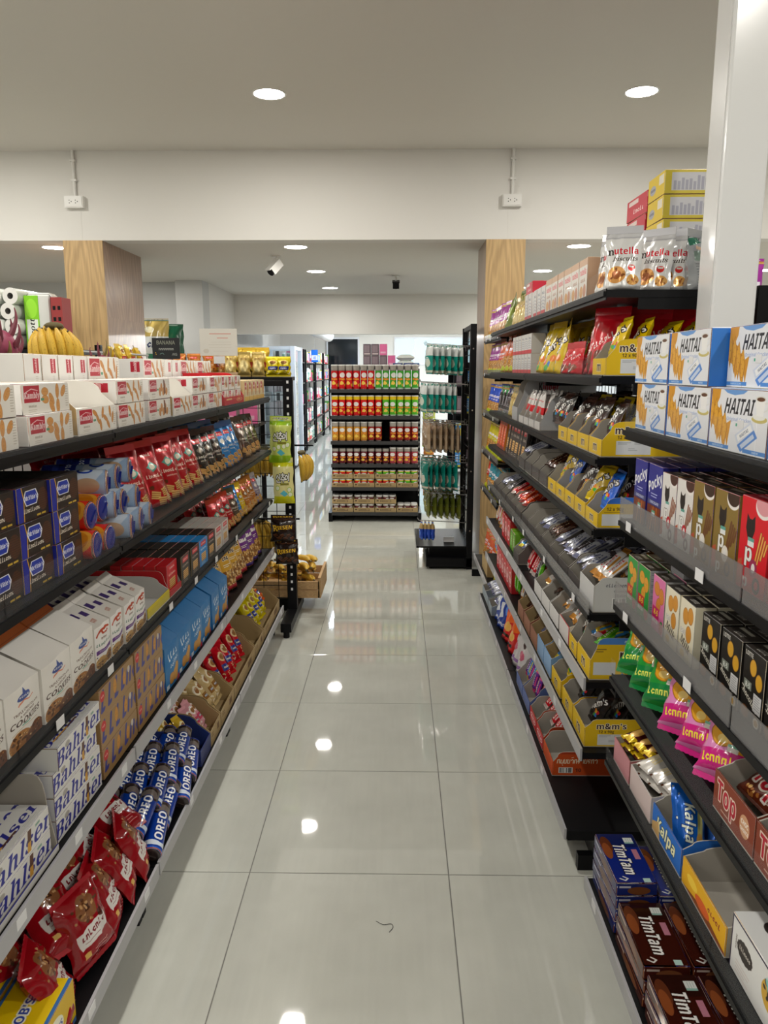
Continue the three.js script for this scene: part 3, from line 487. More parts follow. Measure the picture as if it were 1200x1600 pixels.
function rollArt(bg, mid, word, fg) { return art(120, 220, (g, w, h) => { R(g, bg, -1, -1, w + 2, h + 2); E(g, mid, 60, 60, 40, 34); E(g, '#7d5a3a', 60, 60, 26, 22); R(g, fg, 18, 112, 84, 46); T(g, word, 60, 136, 22, '#f2f0ea', { f: 'serif', s: '#1f1f3d', w: 4 }); specks(g, 12, 10, 168, 100, 40, [mid, '#e8dcc6'], 4, 8, word.length); }); }
A.rRed = rollArt('#9d1a25', '#d8b88a', '~5', '#2c3572'); A.rYellow = rollArt('#b5a41e', '#e0cf6e', '~5', '#2c3572'); A.rCream = rollArt('#b69f74', '#e6d9bb', '~5', '#7c5b36'); A.rPink = rollArt('#c08a90', '#efe0d8', '~4', '#a5475a'); A.rGold = rollArt('#b9983f', '#eadca6', '~4', '#8c3f34'); A.rOrange = rollArt('#b54f22', '#e0b06a', '~5', '#23306a');
A.oreoTray = art(200, 90, (g, w, h) => { R(g, '#16285c', -1, -1, w + 2, h + 2); T(g, '~7', 110, 30, 22, '#8ea3c8', { f: 'serif', k: -0.2 }); R(g, '#a98c3a', 44, 50, 110, 10); });
A.kraftLip = art(240, 50, (g, w, h) => { R(g, '#94805f', -1, -1, w + 2, h + 2); lines(g, '#4d3c28', 20, 14, 60, 2, 8, 3); R(g, '#5a4730', 150, 12, 44, 22); });

// right shelf, near bays
fresh(560);
function cracker(g, x0, y0, n, sx, sy, c) { for (let i = 0; i < n; i++) { const x = x0 + i * sx, y = y0 + i * sy; P(g, c[1], [x, y], [x + 15, y - 34], [x + 32, y + 22], [x + 22, y + 92], [x + 10, y + 60]); P(g, c[0], [x + 3, y + 2], [x + 15, y - 28], [x + 28, y + 20], [x + 19, y + 82], [x + 10, y + 54]); for (let k = 0; k < 6; k++) E(g, c[1], x + 9 + (k % 2) * 9, y - 8 + k * 14, 1.6, 2.6); } }
A.haiF = art(300, 200, (g, w, h) => {
  R(g, '#dcdee4', -1, -1, w + 2, h + 2); P(g, '#5f86bd', [64, 0], [200, 0], [176, 14], [130, 20], [90, 14]);
  P(g, '#b9822a', [0, 0], [54, 0], [50, 30], [34, 56], [64, 70], [60, 96], [84, 84], [96, 110], [120, 98], [106, 188], [94, 140], [82, 182], [66, 138], [50, 172], [34, 126], [0, 110]); cracker(g, -8, 44, 4, 26, 20, ['#c8923a', '#96651d']);
  T(g, 'HAITAI', 156, 54, 68, '#15171c', { k: -0.22, sx: 0.66 }); T(g, 'Original Cracker', 158, 94, 16, '#8d9cc0', { k: -0.1 }); R(g, '#3f8f74', 146, 106, 26, 9);
  E(g, '#b3a66a', 258, 86, 36, 11); E(g, '#dfe0dd', 256, 80, 28, 9); P(g, '#e9e9e8', [236, 26], [282, 26], [274, 76], [244, 76]); E(g, '#c8c6c0', 259, 26, 23, 8); E(g, '#4d3322', 259, 27, 18, 6); stroke(g, '#d5d5d4', 5, [[280, 38], [294, 36], [292, 56], [278, 62]]);
  g.save(); g.translate(196, 142); g.rotate(-0.55); R(g, '#c3cbdd', -44, -26, 92, 50); R(g, '#eceef2', -36, -20, 76, 20); T(g, 'HAITAI', 0, -10, 14, '#4d5566'); P(g, '#4c74b4', [-46, 8], [48, 2], [52, 30], [-40, 34]); P(g, '#b9c6df', [-34, 14], [38, 10], [40, 24], [-30, 28]); g.restore();
  R(g, '#4674b2', 0, 180, 116, 12); R(g, '#4674b2', 190, 180, 110, 12); T(g, '~12', 56, 186, 10, '#c8d8ee'); T(g, 'HAITAI', 250, 186, 9, '#c8d8ee');
});
A.haiS = art(90, 200, (g, w, h) => { R(g, '#2f62a8', -1, -1, w + 2, h + 2); R(g, '#3f73b8', 38, 0, 14, h); T(g, 'Original Cracker', 45, 110, 13, '#8fb2de', { r: -PI / 2 }); });
A.haiT = art(150, 60, (g, w, h) => { R(g, '#d4d7de', -1, -1, w + 2, h + 2); E(g, '#5f86bd', 75, 60, 60, 12); });
A.pocky = art(100, 200, (g, w, h) => { R(g, '#25256a', -1, -1, w + 2, h + 2); T(g, 'Pocky', 50, 52, 44, '#f1f1f5', { k: -0.15, r: -0.42, sx: 0.86 }); lines(g, '#9ea3cf', 24, 86, 52, 2, 8, 3); R(g, '#3b3f63', 0, 106, w, 14); T(g, 'CHOCOLATE', 50, 113, 11, '#bfc3e0'); R(g, '#5c2d1c', 0, 122, w, 80); for (let i = 0; i < 5; i++) stick(g, 10 + i * 19, 204, 34 + i * 12, 128, 8, i % 2 ? '#a8602c' : '#7a4020', '#3a1d10'); R(g, '#cfd4da', 36, 136, 24, 18); R(g, '#5f9a80', 36, 136, 24, 6); });
A.pockyS = art(40, 120, (g, w, h) => { R(g, '#20205c', -1, -1, w + 2, h + 2); T(g, 'Pocky', 20, 60, 22, '#c9c9e0', { r: -PI / 2 }); });
function popArt(bg, top, stickC, dot) { return art(110, 210, (g, w, h) => {
  R(g, bg, -1, -1, w + 2, h + 2); E(g, '#e9e3de', 84, 14, 30, 26); E(g, top, 84, 8, 28, 24); P(g, '#1e1716', [24, 70], [26, 38], [36, 48], [46, 48], [56, 38], [58, 70], [50, 90], [32, 90]); R(g, '#5a8f84', 34, 88, 24, 20); R(g, '#dfe2e2', 34, 96, 24, 12);
  for (let i = 0; i < 4; i++) stick(g, 64 + i * 11, 150 - i * 12, 82 + i * 8, 70 + i * 6, 5, stickC, '#3a2013'); T(g, 'p', 40, 122, 54, '#f0ece6', { s: '#1e1716', w: 3 }); E(g, dot, 62, 152, 15, 20); E(g, '#efe9e3', 62, 152, 7, 11); E(g, '#15110f', 78, 186, 14, 18); E(g, bg, 78, 186, 7, 10); T(g, 'p', 34, 186, 40, '#f0ece6'); P(g, '#a4523e', [0, 150], [18, 140], [22, 196], [0, 204]); });
}
A.popWhite = popArt('#d8d4cf', '#3d2620', '#7a4a30', '#a02630'); A.popGold = popArt('#746237', '#33241c', '#5b3a26', '#e8e0d4'); A.popRed = popArt('#b01e29', '#c98a90', '#cf9a55', '#7d2f4a');
A.popRedS = art(60, 210, (g, w, h) => { R(g, '#8f1a23', -1, -1, w + 2, h + 2); R(g, '#77777a', 4, 4, 52, 54); lines(g, '#4d4d50', 9, 12, 44, 6, 7); for (let i = 0; i < 8; i++) lines(g, '#b9565c', 8, 70 + i * 16, 44, 2, 6); });
A.popTop = art(110, 50, (g, w, h) => { R(g, '#2a211d', -1, -1, w + 2, h + 2); P(g, '#8b7f74', [10, 10], [60, 6], [74, 22], [22, 28]); R(g, '#5d554c', 66, 32, 36, 8); });
A.popTopRed = art(110, 50, (g, w, h) => { R(g, '#a3343c', -1, -1, w + 2, h + 2); P(g, '#c77a80', [10, 10], [60, 6], [74, 22], [22, 28]); });
function bearArt(bg, panel, word, fg, warm) { return art(120, 190, (g, w, h) => { // biscuits are shown as plain rounded shapes
  R(g, bg, -1, -1, w + 2, h + 2); for (const [x, y, a, b, r] of [[40, 44, 26, 22, 0.2], [86, 60, 22, 26, -0.3], [60, 96, 20, 24, 0.5]]) { E(g, '#7d4f1f', x, y, a + 1.5, b + 1.5, r); E(g, warm, x, y, a, b, r); E(g, '#a8702c', x - 6, y - 2, 2.5, 3); E(g, '#a8702c', x + 6, y - 2, 2.5, 3); }
  R(g, panel, 6, 108, 66, 38); T(g, 'R-5', 40, 126, 28, fg, { k: -0.15 }); R(g, '#e6e2dc', 10, 150, 54, 12); T(g, word, 37, 156, 11, panel); E(g, '#a52433', 96, 164, 20, 20); E(g, '#2f7a3c', 100, 146, 10, 5); });
}
A.bearGreen = bearArt('#2c7a3a', '#a3242e', '~5', '#e6d23c', '#c48a35'); A.bearPink = bearArt('#c26a93', '#a01d55', '~5', '#e6d23c', '#b9743a');
A.bearMilk = art(130, 190, (g, w, h) => { R(g, '#d9d2ba', -1, -1, w + 2, h + 2); for (const [x, y] of [[50, 50], [92, 40], [84, 98]]) { E(g, '#8a5a28', x, y, 24, 26); E(g, '#b77f3c', x, y, 22, 24); } R(g, '#bdb8ae', 12, 92, 44, 18); T(g, '5-0', 34, 101, 18, '#8d8a84', { s: '#efeade', w: 4 }); T(g, 'Milk', 60, 136, 38, '#2a2420', { f: 'serif', k: -0.2, r: 0.3 }); E(g, '#d9b25a', 40, 168, 20, 12); E(g, '#efe2b8', 88, 172, 22, 12); });
A.bearBlack = art(130, 190, (g, w, h) => { R(g, '#141210', -1, -1, w + 2, h + 2); T(g, 'LOTTE', 32, 16, 16, '#c9c6bf'); for (const [x, y] of [[60, 44], [98, 70]]) { E(g, '#8a6224', x, y, 20, 22); E(g, '#b98c35', x, y, 18, 20); } R(g, '#6b6f68', 12, 84, 46, 22); T(g, 'R-5', 35, 95, 20, '#c9cdc6'); T(g, 'Chocolate', 48, 126, 22, '#d8d2c4', { f: 'serif', k: -0.2, r: 0.35 }); R(g, '#c6c6c6', 74, 102, 46, 46); lines(g, '#77777a', 79, 108, 38, 6, 6); E(g, '#6d4a2c', 30, 166, 24, 16); E(g, '#e0d6bf', 100, 172, 17, 13); E(g, '#b58b45', 100, 172, 11, 8); });
A.bearTop = art(120, 50, (g, w, h) => { R(g, '#2b2724', -1, -1, w + 2, h + 2); R(g, '#8d8a80', 10, 8, 70, 10); T(g, 'LOTTE', 60, 34, 16, '#a5a29b'); });
A.strip = art(60, 190, (g, w, h) => { R(g, '#8d8d90', -1, -1, w + 2, h + 2); for (let i = 0; i < 9; i++) lines(g, '#4f4f55', 6, 10 + i * 20, 48, 2, 6); });
function snackBag(bg, panel, fg, leaf) { return art(150, 180, (g, w, h) => { R(g, bg, -1, -1, w + 2, h + 2); R(g, leaf, 0, 0, w, 16); for (let i = 0; i < 6; i++) P(g, i % 2 ? '#d9c93a' : leaf, [100 + i * 9, 20], [120 + i * 7, 44], [96 + i * 9, 70]); E(g, '#8a5a20', 64, 62, 40, 38); E(g, '#c98f34', 64, 62, 37, 35); E(g, '#e6c277', 66, 78, 18, 12); E(g, '#c98f34', 110, 108, 22, 20); P(g, panel, [0, 116], [150, 100], [150, 156], [0, 172]); T(g, '~7', 72, 136, 34, fg, { r: -0.1, sx: 0.9 }); R(g, '#d9d4cc', 84, 86, 30, 20); R(g, '#6fa58f', 84, 86, 30, 7); }); }
A.bagGreen = snackBag('#2c7a38', '#1f6a3a', '#dfe06a', '#e0d94a'); A.bagPink = snackBag('#c47aa8', '#a82a6c', '#ecd94c', '#8fb944');
A.topBag = art(200, 130, (g, w, h) => { R(g, '#4d2418', -1, -1, w + 2, h + 2); T(g, 'Top', 90, 62, 82, '#a52631', { k: -0.15, r: 0.12, s: '#e6dcd2', w: 14 }); T(g, 'Top', 90, 62, 82, '#a52631', { k: -0.15, r: 0.12 }); E(g, '#b98a5a', 160, 100, 34, 18); T(g, 'CHOCO', 150, 108, 18, '#efe6dc'); specks(g, 10, 0, 100, 90, 26, ['#c9a06a', '#8a5a34'], 4, 8, 3); });
A.topTray = art(280, 110, (g, w, h) => { R(g, '#6a3626', -1, -1, w + 2, h + 2); T(g, 'Top', 92, 48, 78, '#8c2430', { s: '#cdb9ac', w: 9 }); T(g, 'Top', 92, 48, 78, '#8c2430'); lines(g, '#b09080', 60, 92, 80, 1, 6, 4); E(g, '#b58a6c', 218, 58, 32, 30); T(g, 'CHOC', 218, 50, 17, '#f0e4da'); T(g, 'CHOICE', 218, 68, 15, '#f0e4da'); });
A.darkBar = art(90, 200, (g, w, h) => { R(g, '#3a1614', -1, -1, w + 2, h + 2); P(g, '#c4a12c', [0, 20], [90, 0], [90, 30], [0, 60]); P(g, '#d9c7a2', [0, 64], [90, 34], [90, 80], [0, 120]); T(g, '~4', 46, 74, 28, '#7c1d22', { r: -0.4 }); E(g, '#b58d52', 46, 150, 28, 34); P(g, '#c4a12c', [0, 190], [90, 170], [90, 200], [0, 200]); });
A.whiteBar = art(90, 200, (g, w, h) => { R(g, '#cfc9c2', -1, -1, w + 2, h + 2); T(g, '~5', 45, 66, 40, '#8c2436', { r: -PI / 2, k: -0.15 }); for (let i = 0; i < 4; i++) R(g, '#d6c49a', 20 + i * 13, 128, 9, 44); R(g, '#4a2b1e', 66, 6, 12, 70); R(g, '#6fa595', 20, 112, 20, 10); });
A.kalpa = art(100, 200, (g, w, h) => { R(g, '#1f4f97', -1, -1, w + 2, h + 2); T(g, 'Kalpa', 44, 104, 52, '#dfe6d4', { r: PI / 2, k: -0.2, s: '#17305f', w: 6 }); P(g, '#a5a26a', [76, 0], [94, 0], [90, 200], [70, 200]); E(g, '#b58d52', 80, 160, 12, 26); });
A.kalpaTray = art(260, 100, (g, w, h) => { R(g, '#24579c', -1, -1, w + 2, h + 2); T(g, 'Kalpa', 126, 48, 64, '#ded9a8', { k: -0.2, s: '#2b3a44', w: 8 }); T(g, 'Kalpa', 126, 48, 64, '#e6e2b4', { k: -0.2 }); P(g, '#a8895e', [0, 70], [60, 40], [76, 100], [0, 100]); });
A.yelTray = art(240, 90, (g, w, h) => { R(g, '#c9962a', -1, -1, w + 2, h + 2); P(g, '#6b3d22', [0, 90], [130, 60], [240, 80], [240, 90]); E(g, '#b5552a', 120, 60, 40, 18); E(g, '#e0b84a', 60, 40, 30, 16); T(g, '~5', 180, 36, 26, '#6d2a20', { k: -0.2 }); });
A.dorF = art(260, 130, (g, w, h) => { R(g, '#d3d3d1', -1, -1, w + 2, h + 2); R(g, '#2b2536', 0, 0, w, 7); R(g, '#2b2536', 0, 0, 7, h); for (let i = 0; i < 14; i++) E(g, '#2a2523', 66 + 26 * Math.cos(i * 0.45), 54 + 16 * Math.sin(i * 0.45), 10, 7); E(g, '#2a2523', 66, 54, 30, 18); T(g, '~7', 66, 54, 14, '#d8d2c8', { f: 'serif' }); T(g, '~6', 26, 54, 11, '#5b5450', { r: -PI / 2 }); cookie(g, 176, 58, 34, '#b99242', '#2e2118', 3); cookie(g, 222, 88, 30, '#b08838', '#2e2118', 8); P(g, '#7fb0ad', [160, 24], [176, 44], [168, 52], [156, 34]); P(g, '#3c302b', [196, 98], [214, 92], [222, 126], [204, 130]); lines(g, '#b9a5a0', 30, 92, 66, 4, 8); });
A.dorT = art(260, 110, (g, w, h) => { R(g, '#cfcfce', -1, -1, w + 2, h + 2); R(g, '#2b2536', 0, 0, w, 6); E(g, '#2a2523', 60, 60, 24, 15); cookie(g, 160, 56, 30, '#b99242', '#2e2118', 4); });
function timArt(bg, bg2) { return art(270, 130, (g, w, h) => { R(g, bg, -1, -1, w + 2, h + 2); R(g, bg2, 0, 0, 80, h); R(g, '#c6c9c6', 26, 14, 34, 30); lines(g, '#8f9a96', 30, 20, 26, 3, 7); R(g, '#7d9c94', 52, 14, 8, 30); T(g, 'TimTam', 146, 70, 52, '#e6e4e0', { k: -0.12, sx: 0.82, s: '#1a1210', w: 6 }); T(g, 'TimTam', 146, 70, 52, '#e6e4e0', { k: -0.12, sx: 0.82 }); R(g, '#9c6a78', 92, 16, 54, 18); E(g, '#4a2a1c', 70, 108, 50, 18); E(g, '#6d4028', 100, 112, 44, 14); stroke(g, '#c9c9c4', 5, [[236, 100], [246, 88], [256, 98], [246, 112]]); R(g, '#a8c4bc', 244, 20, 20, 22); }); }
A.timBlue = timArt('#15215a', '#141b40'); A.timBrown = timArt('#2e130e', '#22100d');
A.timSideB = art(220, 40, (g, w, h) => { R(g, '#1a2350', -1, -1, w + 2, h + 2); E(g, '#5b3a26', 120, 24, 60, 12); R(g, '#a9a9b4', 16, 10, 60, 6); }); A.timSideN = art(220, 40, (g, w, h) => { R(g, '#3a1b16', -1, -1, w + 2, h + 2); E(g, '#6b4630', 120, 24, 60, 12); R(g, '#b5a49c', 16, 10, 60, 6); });
// right shelf, far bays
fresh(620);
A.nutella = art(150, 240, (g, w, h) => { R(g, '#b9b9bb', -1, -1, w + 2, h + 2); R(g, '#cfcfce', 0, 26, w, 220); R(g, '#9c9ca0', 0, 18, w, 5); T(g, 'n', 22, 78, 44, '#1c1715', { f: 'serif' }); T(g, 'utella', 86, 78, 40, '#a5202c', { sx: 0.95 }); T(g, 'biscuits', 84, 112, 26, '#2f2622', { f: 'serif', k: -0.25 }); cookie(g, 50, 178, 38, '#b58350', '#6b4326', 6); E(g, '#7a4a2a', 50, 178, 20, 18); E(g, '#a52a28', 112, 150, 15, 14); R(g, '#c7c2bc', 102, 140, 20, 8); cookie(g, 116, 200, 24, '#c09058', '#7a4d2b', 8); });
A.silver = art(140, 220, (g, w, h) => { R(g, '#8d8f91', -1, -1, w + 2, h + 2); P(g, '#2c5a4a', [0, 10], [60, 0], [80, 20], [10, 40]); R(g, '#6b7a72', 18, 60, 90, 40); for (let i = 0; i < 9; i++) lines(g, '#5d5f62', 20, 112 + i * 11, 96, 1, 5, 3); R(g, '#c2a58e', 30, 40, 40, 14); });
A.nutBox = art(120, 130, (g, w, h) => { R(g, '#cdc8c0', -1, -1, w + 2, h + 2); R(g, '#b5947a', 0, 0, w, 22); T(g, 'nutella', 60, 40, 26, '#a5202c'); T(g, '~7', 60, 66, 18, '#7c4a30', { f: 'serif' }); E(g, '#b98a58', 40, 100, 24, 18); E(g, '#a5735a', 86, 98, 20, 20); });
A.yelBoxF = art(200, 80, (g, w, h) => { R(g, '#b3a13c', -1, -1, w + 2, h + 2); R(g, '#b2b2b6', 20, 10, 150, 58); for (let i = 0; i < 12; i++) R(g, '#8d8d98', 26 + i * 11, 40 - 22 * hash(i, 2, 2), 8, 26 + 22 * hash(i, 2, 2)); R(g, '#a3912f', 150, 6, 16, 66); });
A.yelBoxE = art(120, 80, (g, w, h) => { R(g, '#c4a81f', -1, -1, w + 2, h + 2); E(g, '#8d8f98', 36, 44, 22, 16); R(g, '#cfcabc', 78, 10, 34, 30); T(g, '~4', 36, 44, 16, '#3d3d4a'); });
A.redBoxE = art(120, 80, (g, w, h) => { R(g, '#9c2334', -1, -1, w + 2, h + 2); R(g, '#cfc0bc', 12, 8, 56, 16); T(g, '~5', 70, 52, 24, '#e6d6d2', { k: -0.2 }); });
A.pinkBox = art(120, 100, (g, w, h) => { R(g, '#b98a92', -1, -1, w + 2, h + 2); R(g, '#cfc2c2', 14, 14, 70, 70); lines(g, '#8a6a70', 20, 22, 56, 7, 8); });
A.redPouch = art(140, 200, (g, w, h) => { R(g, '#9c1722', -1, -1, w + 2, h + 2); T(g, '~9', 70, 82, 26, '#e6d8d4', { r: -0.5, k: -0.1 }); E(g, '#5b2f20', 50, 140, 24, 22); E(g, '#6d3a26', 96, 150, 26, 24); E(g, '#4a2418', 70, 176, 22, 20); R(g, '#b02a34', 0, 0, w, 20); });
A.yelPouch = art(140, 200, (g, w, h) => { R(g, '#c2a424', -1, -1, w + 2, h + 2); T(g, "m&m's", 70, 92, 44, '#ece6dc', { r: -0.6, s: '#241812', w: 10, sx: 0.95 }); for (const [x, y, c] of [[40, 150, '#a8262c'], [84, 160, '#2f6ab0'], [64, 178, '#3f8f3c'], [108, 136, '#c9702a']]) E(g, c, x, y, 17, 15); });
function mmBag(bg, top) { return art(120, 150, (g, w, h) => { R(g, bg, -1, -1, w + 2, h + 2); R(g, top, 0, 0, w, 22); R(g, top, 0, 128, w, 22); T(g, "m&m's", 58, 76, 38, '#efebe6', { r: -0.7, s: '#140f0d', w: 9 }); for (let i = 0; i < 5; i++) E(g, ['#a8262c', '#2f6ab0', '#c9a42a', '#3f8f3c', '#c9702a'][i], 92 - i * 6, 100 + (i % 2) * 14, 9, 8); }); }
A.mmBrown = mmBag('#2b1b16', '#3a2822'); A.mmYellow = mmBag('#c4a41e', '#d1b32e'); A.mmBlue = mmBag('#1f4fa8', '#2a62bd'); A.mmBlack = mmBag('#15110f', '#221c19');
A.mmSide = art(520, 130, (g, w, h) => { R(g, '#c29f14', -1, -1, w + 2, h + 2); T(g, "m&m's", 112, 34, 38, '#2a1a12', { s: '#e0d8c8', w: 4 }); T(g, '12 x 90g', 92, 60, 17, '#2a2016'); R(g, '#c2c4c6', 56, 72, 130, 52); lines(g, '#6d6f72', 62, 78, 50, 2, 5); lines(g, '#6d6f72', 124, 78, 56, 2, 5); lines(g, '#6d6f72', 102, 100, 36, 2, 6); lines(g, '#8f7414', 330, 40, 40, 2, 7, 3); });
A.mmSideBlue = art(520, 120, (g, w, h) => { R(g, '#c29f14', -1, -1, w + 2, h + 2); R(g, '#2c559c', 0, 0, w, 26); T(g, '12 x 90g', 70, 46, 18, '#2a2016'); lines(g, '#5a4a20', 26, 58, 110, 1, 5); R(g, '#c2c4c6', 18, 66, 150, 46); });
A.mmLip = art(120, 60, (g, w, h) => { R(g, '#c29f14', -1, -1, w + 2, h + 2); T(g, 'm', 60, 30, 44, '#2a1a12', { s: '#e0d8c8', w: 3 }); });
A.miniSide = art(520, 150, (g, w, h) => { R(g, '#b9981a', -1, -1, w + 2, h + 2); R(g, '#40669c', 0, 0, w, 24); T(g, 'milk chocolate', 190, 12, 15, '#b9c9de', { k: -0.2 }); T(g, "m&m's", 214, 62, 58, '#2a1a12', { s: '#dfd6c2', w: 6 }); T(g, 'minis', 196, 108, 32, '#97262c'); lines(g, '#5a4a20', 24, 40, 50, 2, 8, 3); R(g, '#b9bcc0', 16, 88, 90, 46); specks(g, 16, 120, 124, 180, 22, ['#2f6ab0', '#a8262c', '#d0cfc8', '#3a2a20'], 5, 8, 3); });
A.kinder = art(260, 80, (g, w, h) => { R(g, '#8f8f90', -1, -1, w + 2, h + 2); P(g, '#a8a8a9', [110, 0], [260, 0], [260, 40], [180, 70]); T(g, 'K', 76, 15, 22, '#141212'); T(g, 'inder', 110, 15, 21, '#8c2430'); });
A.kinderBar = art(60, 150, (g, w, h) => { R(g, '#c6c2be', -1, -1, w + 2, h + 2); R(g, '#a8262c', 0, 92, w, 44); T(g, 'Kinder', 30, 54, 15, '#a8262c'); });
function barArt(bg, fg, c2, word) { return art(70, 150, (g, w, h) => { R(g, bg, -1, -1, w + 2, h + 2); R(g, c2, 0, 0, w, 18); R(g, c2, 0, 132, w, 18); T(g, word, 35, 76, 30, fg, { r: -PI / 2, k: -0.15 }); R(g, c2, 56, 40, 8, 70); }); }
A.barDark = barArt('#3a3436', '#c9c6ca', '#8d8a90', '~5'); A.barSilver = barArt('#a9abb2', '#2c2f4a', '#5d5f78', '~4'); A.barRed = barArt('#a3202a', '#efe2de', '#c9b8b4', 'KitKat'); A.barOrange = barArt('#b5421e', '#f0dcc8', '#6d1f18', '~6'); A.barWhite = barArt('#c9c6c2', '#a02830', '#a8753a', '~5'); A.barBrown = barArt('#3b2419', '#d9c8a2', '#2a1810', '~5'); A.barGreen = barArt('#5f9a2c', '#e6efd0', '#3f7a24', '~5'); A.barBlue = barArt('#3f7ab5', '#eef0f2', '#d9c44a', '~5'); A.barPurple = barArt('#5a2f7a', '#e6d9ef', '#c94a7a', '~5'); A.barMulti = barArt('#b59a3a', '#a02830', '#3f7ab5', '~4'); A.barPink = barArt('#b5768c', '#f0e2e8', '#8c2f52', '~4');
A.whiteTray = art(520, 140, (g, w, h) => { R(g, '#b5b5b4', -1, -1, w + 2, h + 2); T(g, '~12', 110, 34, 20, '#55555a', { k: -0.2 }); T(g, '~8', 110, 56, 14, '#66666a'); T(g, '~7', 110, 74, 14, '#66666a'); barcode(g, 76, 84, 70, 44); });
A.orangeTray = art(400, 100, (g, w, h) => { R(g, '#a8461a', -1, -1, w + 2, h + 2); R(g, '#8c3414', 0, 0, w, 10); const th = [[[0, 18], [0, 4], [7, 2], [9, 18]], [[0, 4], [0, 18], [9, 18], [9, 4]], [[0, 6], [4, 2], [9, 6], [9, 18]], [[9, 4], [1, 3], [0, 12], [6, 10], [4, 18]], [[0, 2], [0, 18], [8, 18], [8, 3]]]; [0, 1, 4, 4, 2, 0, 3, 2, 4, 3, 0, 2].forEach((k, i) => { stroke(g, '#f0e2c8', 3.4, th[k].map(([x, y]) => [22 + i * 13.5 + x - y * 0.15, 30 + y])); if (i === 4 || i === 8) stroke(g, '#f0e2c8', 2.6, [[22 + i * 13.5, 25], [30 + i * 13.5, 23]]); if (i === 1) stroke(g, '#f0e2c8', 2.6, [[26 + i * 13.5, 54], [28 + i * 13.5, 58]]); }); barcode(g, 26, 66, 56, 24); T(g, '10', 104, 78, 22, '#241712'); P(g, '#241410', [210, 48], [262, 20], [330, 42], [280, 76]); P(g, '#3a2018', [216, 48], [262, 26], [318, 44], [278, 68]); });
A.redKit = art(100, 60, (g, w, h) => { R(g, '#a3202a', -1, -1, w + 2, h + 2); E(g, '#e6d8d4', 50, 30, 40, 18); E(g, '#a3202a', 50, 30, 36, 15); T(g, 'KitKat', 50, 30, 20, '#efe6e2', { k: -0.2 }); });
A.blueSack = art(130, 200, (g, w, h) => { R(g, '#1d3476', -1, -1, w + 2, h + 2); P(g, '#c9cdd6', [10, 60], [60, 50], [70, 130], [20, 150]); T(g, '~5', 74, 170, 30, '#e0e4ee', { k: -0.2 }); E(g, '#5a7ac0', 100, 80, 22, 30); });
A.redSack = art(130, 200, (g, w, h) => { R(g, '#a32222', -1, -1, w + 2, h + 2); P(g, '#c95a26', [0, 60], [130, 30], [130, 80], [0, 120]); E(g, '#d9a25a', 70, 120, 34, 26); R(g, '#1c1412', 10, 160, 90, 14); });
A.whiteSack = art(130, 200, (g, w, h) => { R(g, '#bdb8b8', -1, -1, w + 2, h + 2); E(g, '#3a2f2f', 66, 50, 18, 26); E(g, '#a8566a', 66, 112, 28, 24); R(g, '#7a5a8a', 0, 160, w, 16); });
A.whiteDuo = art(90, 130, (g, w, h) => { R(g, '#c4c2be', -1, -1, w + 2, h + 2); T(g, '~5', 45, 30, 20, '#3a3f55'); for (let i = 0; i < 4; i++) stroke(g, '#8d8f99', 4, [[12, 52 + i * 14], [40, 46 + i * 14], [78, 54 + i * 14]]); R(g, '#a3222c', 0, 104, w, 26); });
function nutBag(bg, word, leaf) { return art(110, 220, (g, w, h) => { R(g, bg, -1, -1, w + 2, h + 2); R(g, '#e0d6e0', 12, 62, 86, 16); T(g, word, 55, 70, 15, bg); lines(g, '#e6dce6', 20, 88, 66, 2, 7, 3); R(g, '#8d6235', 0, 112, w, 110); specks(g, 120, 0, 112, w, 106, ['#c79a5a', '#b07a3f', '#d9b67c', '#9c6a38'], 4, 7.5, word.length + 6); E(g, leaf, 60, 196, 36, 20); }); }
A.nbPurple = nutBag('#7a2a72', '~6', '#b5b83a'); A.nbOrange = nutBag('#b5512a', '~6', '#a8b03a'); A.nbBlue = nutBag('#24409c', '~6', '#9cab3a'); A.nbGreen = nutBag('#2a7a3f', '~5', '#b5b83a'); A.nbYellow = nutBag('#b5a830', '~5', '#a8b03a'); A.nbTeal = nutBag('#1f6a7a', '~6', '#b5b83a'); A.nbRed = nutBag('#a83a2a', '~5', '#b5b83a');
A.oliveBag = art(120, 160, (g, w, h) => { R(g, '#5f6a2c', -1, -1, w + 2, h + 2); R(g, '#7d8a3f', 8, 50, 104, 50); T(g, '~5', 60, 74, 28, '#c9cf9c'); E(g, '#b5984a', 60, 126, 34, 20); });
A.goldPack = art(70, 150, (g, w, h) => { R(g, '#b59c62', -1, -1, w + 2, h + 2); E(g, '#d9c48c', 35, 90, 24, 40); R(g, '#8c7a4a', 0, 0, w, 14); T(g, '~3', 35, 40, 20, '#5a3a20'); });
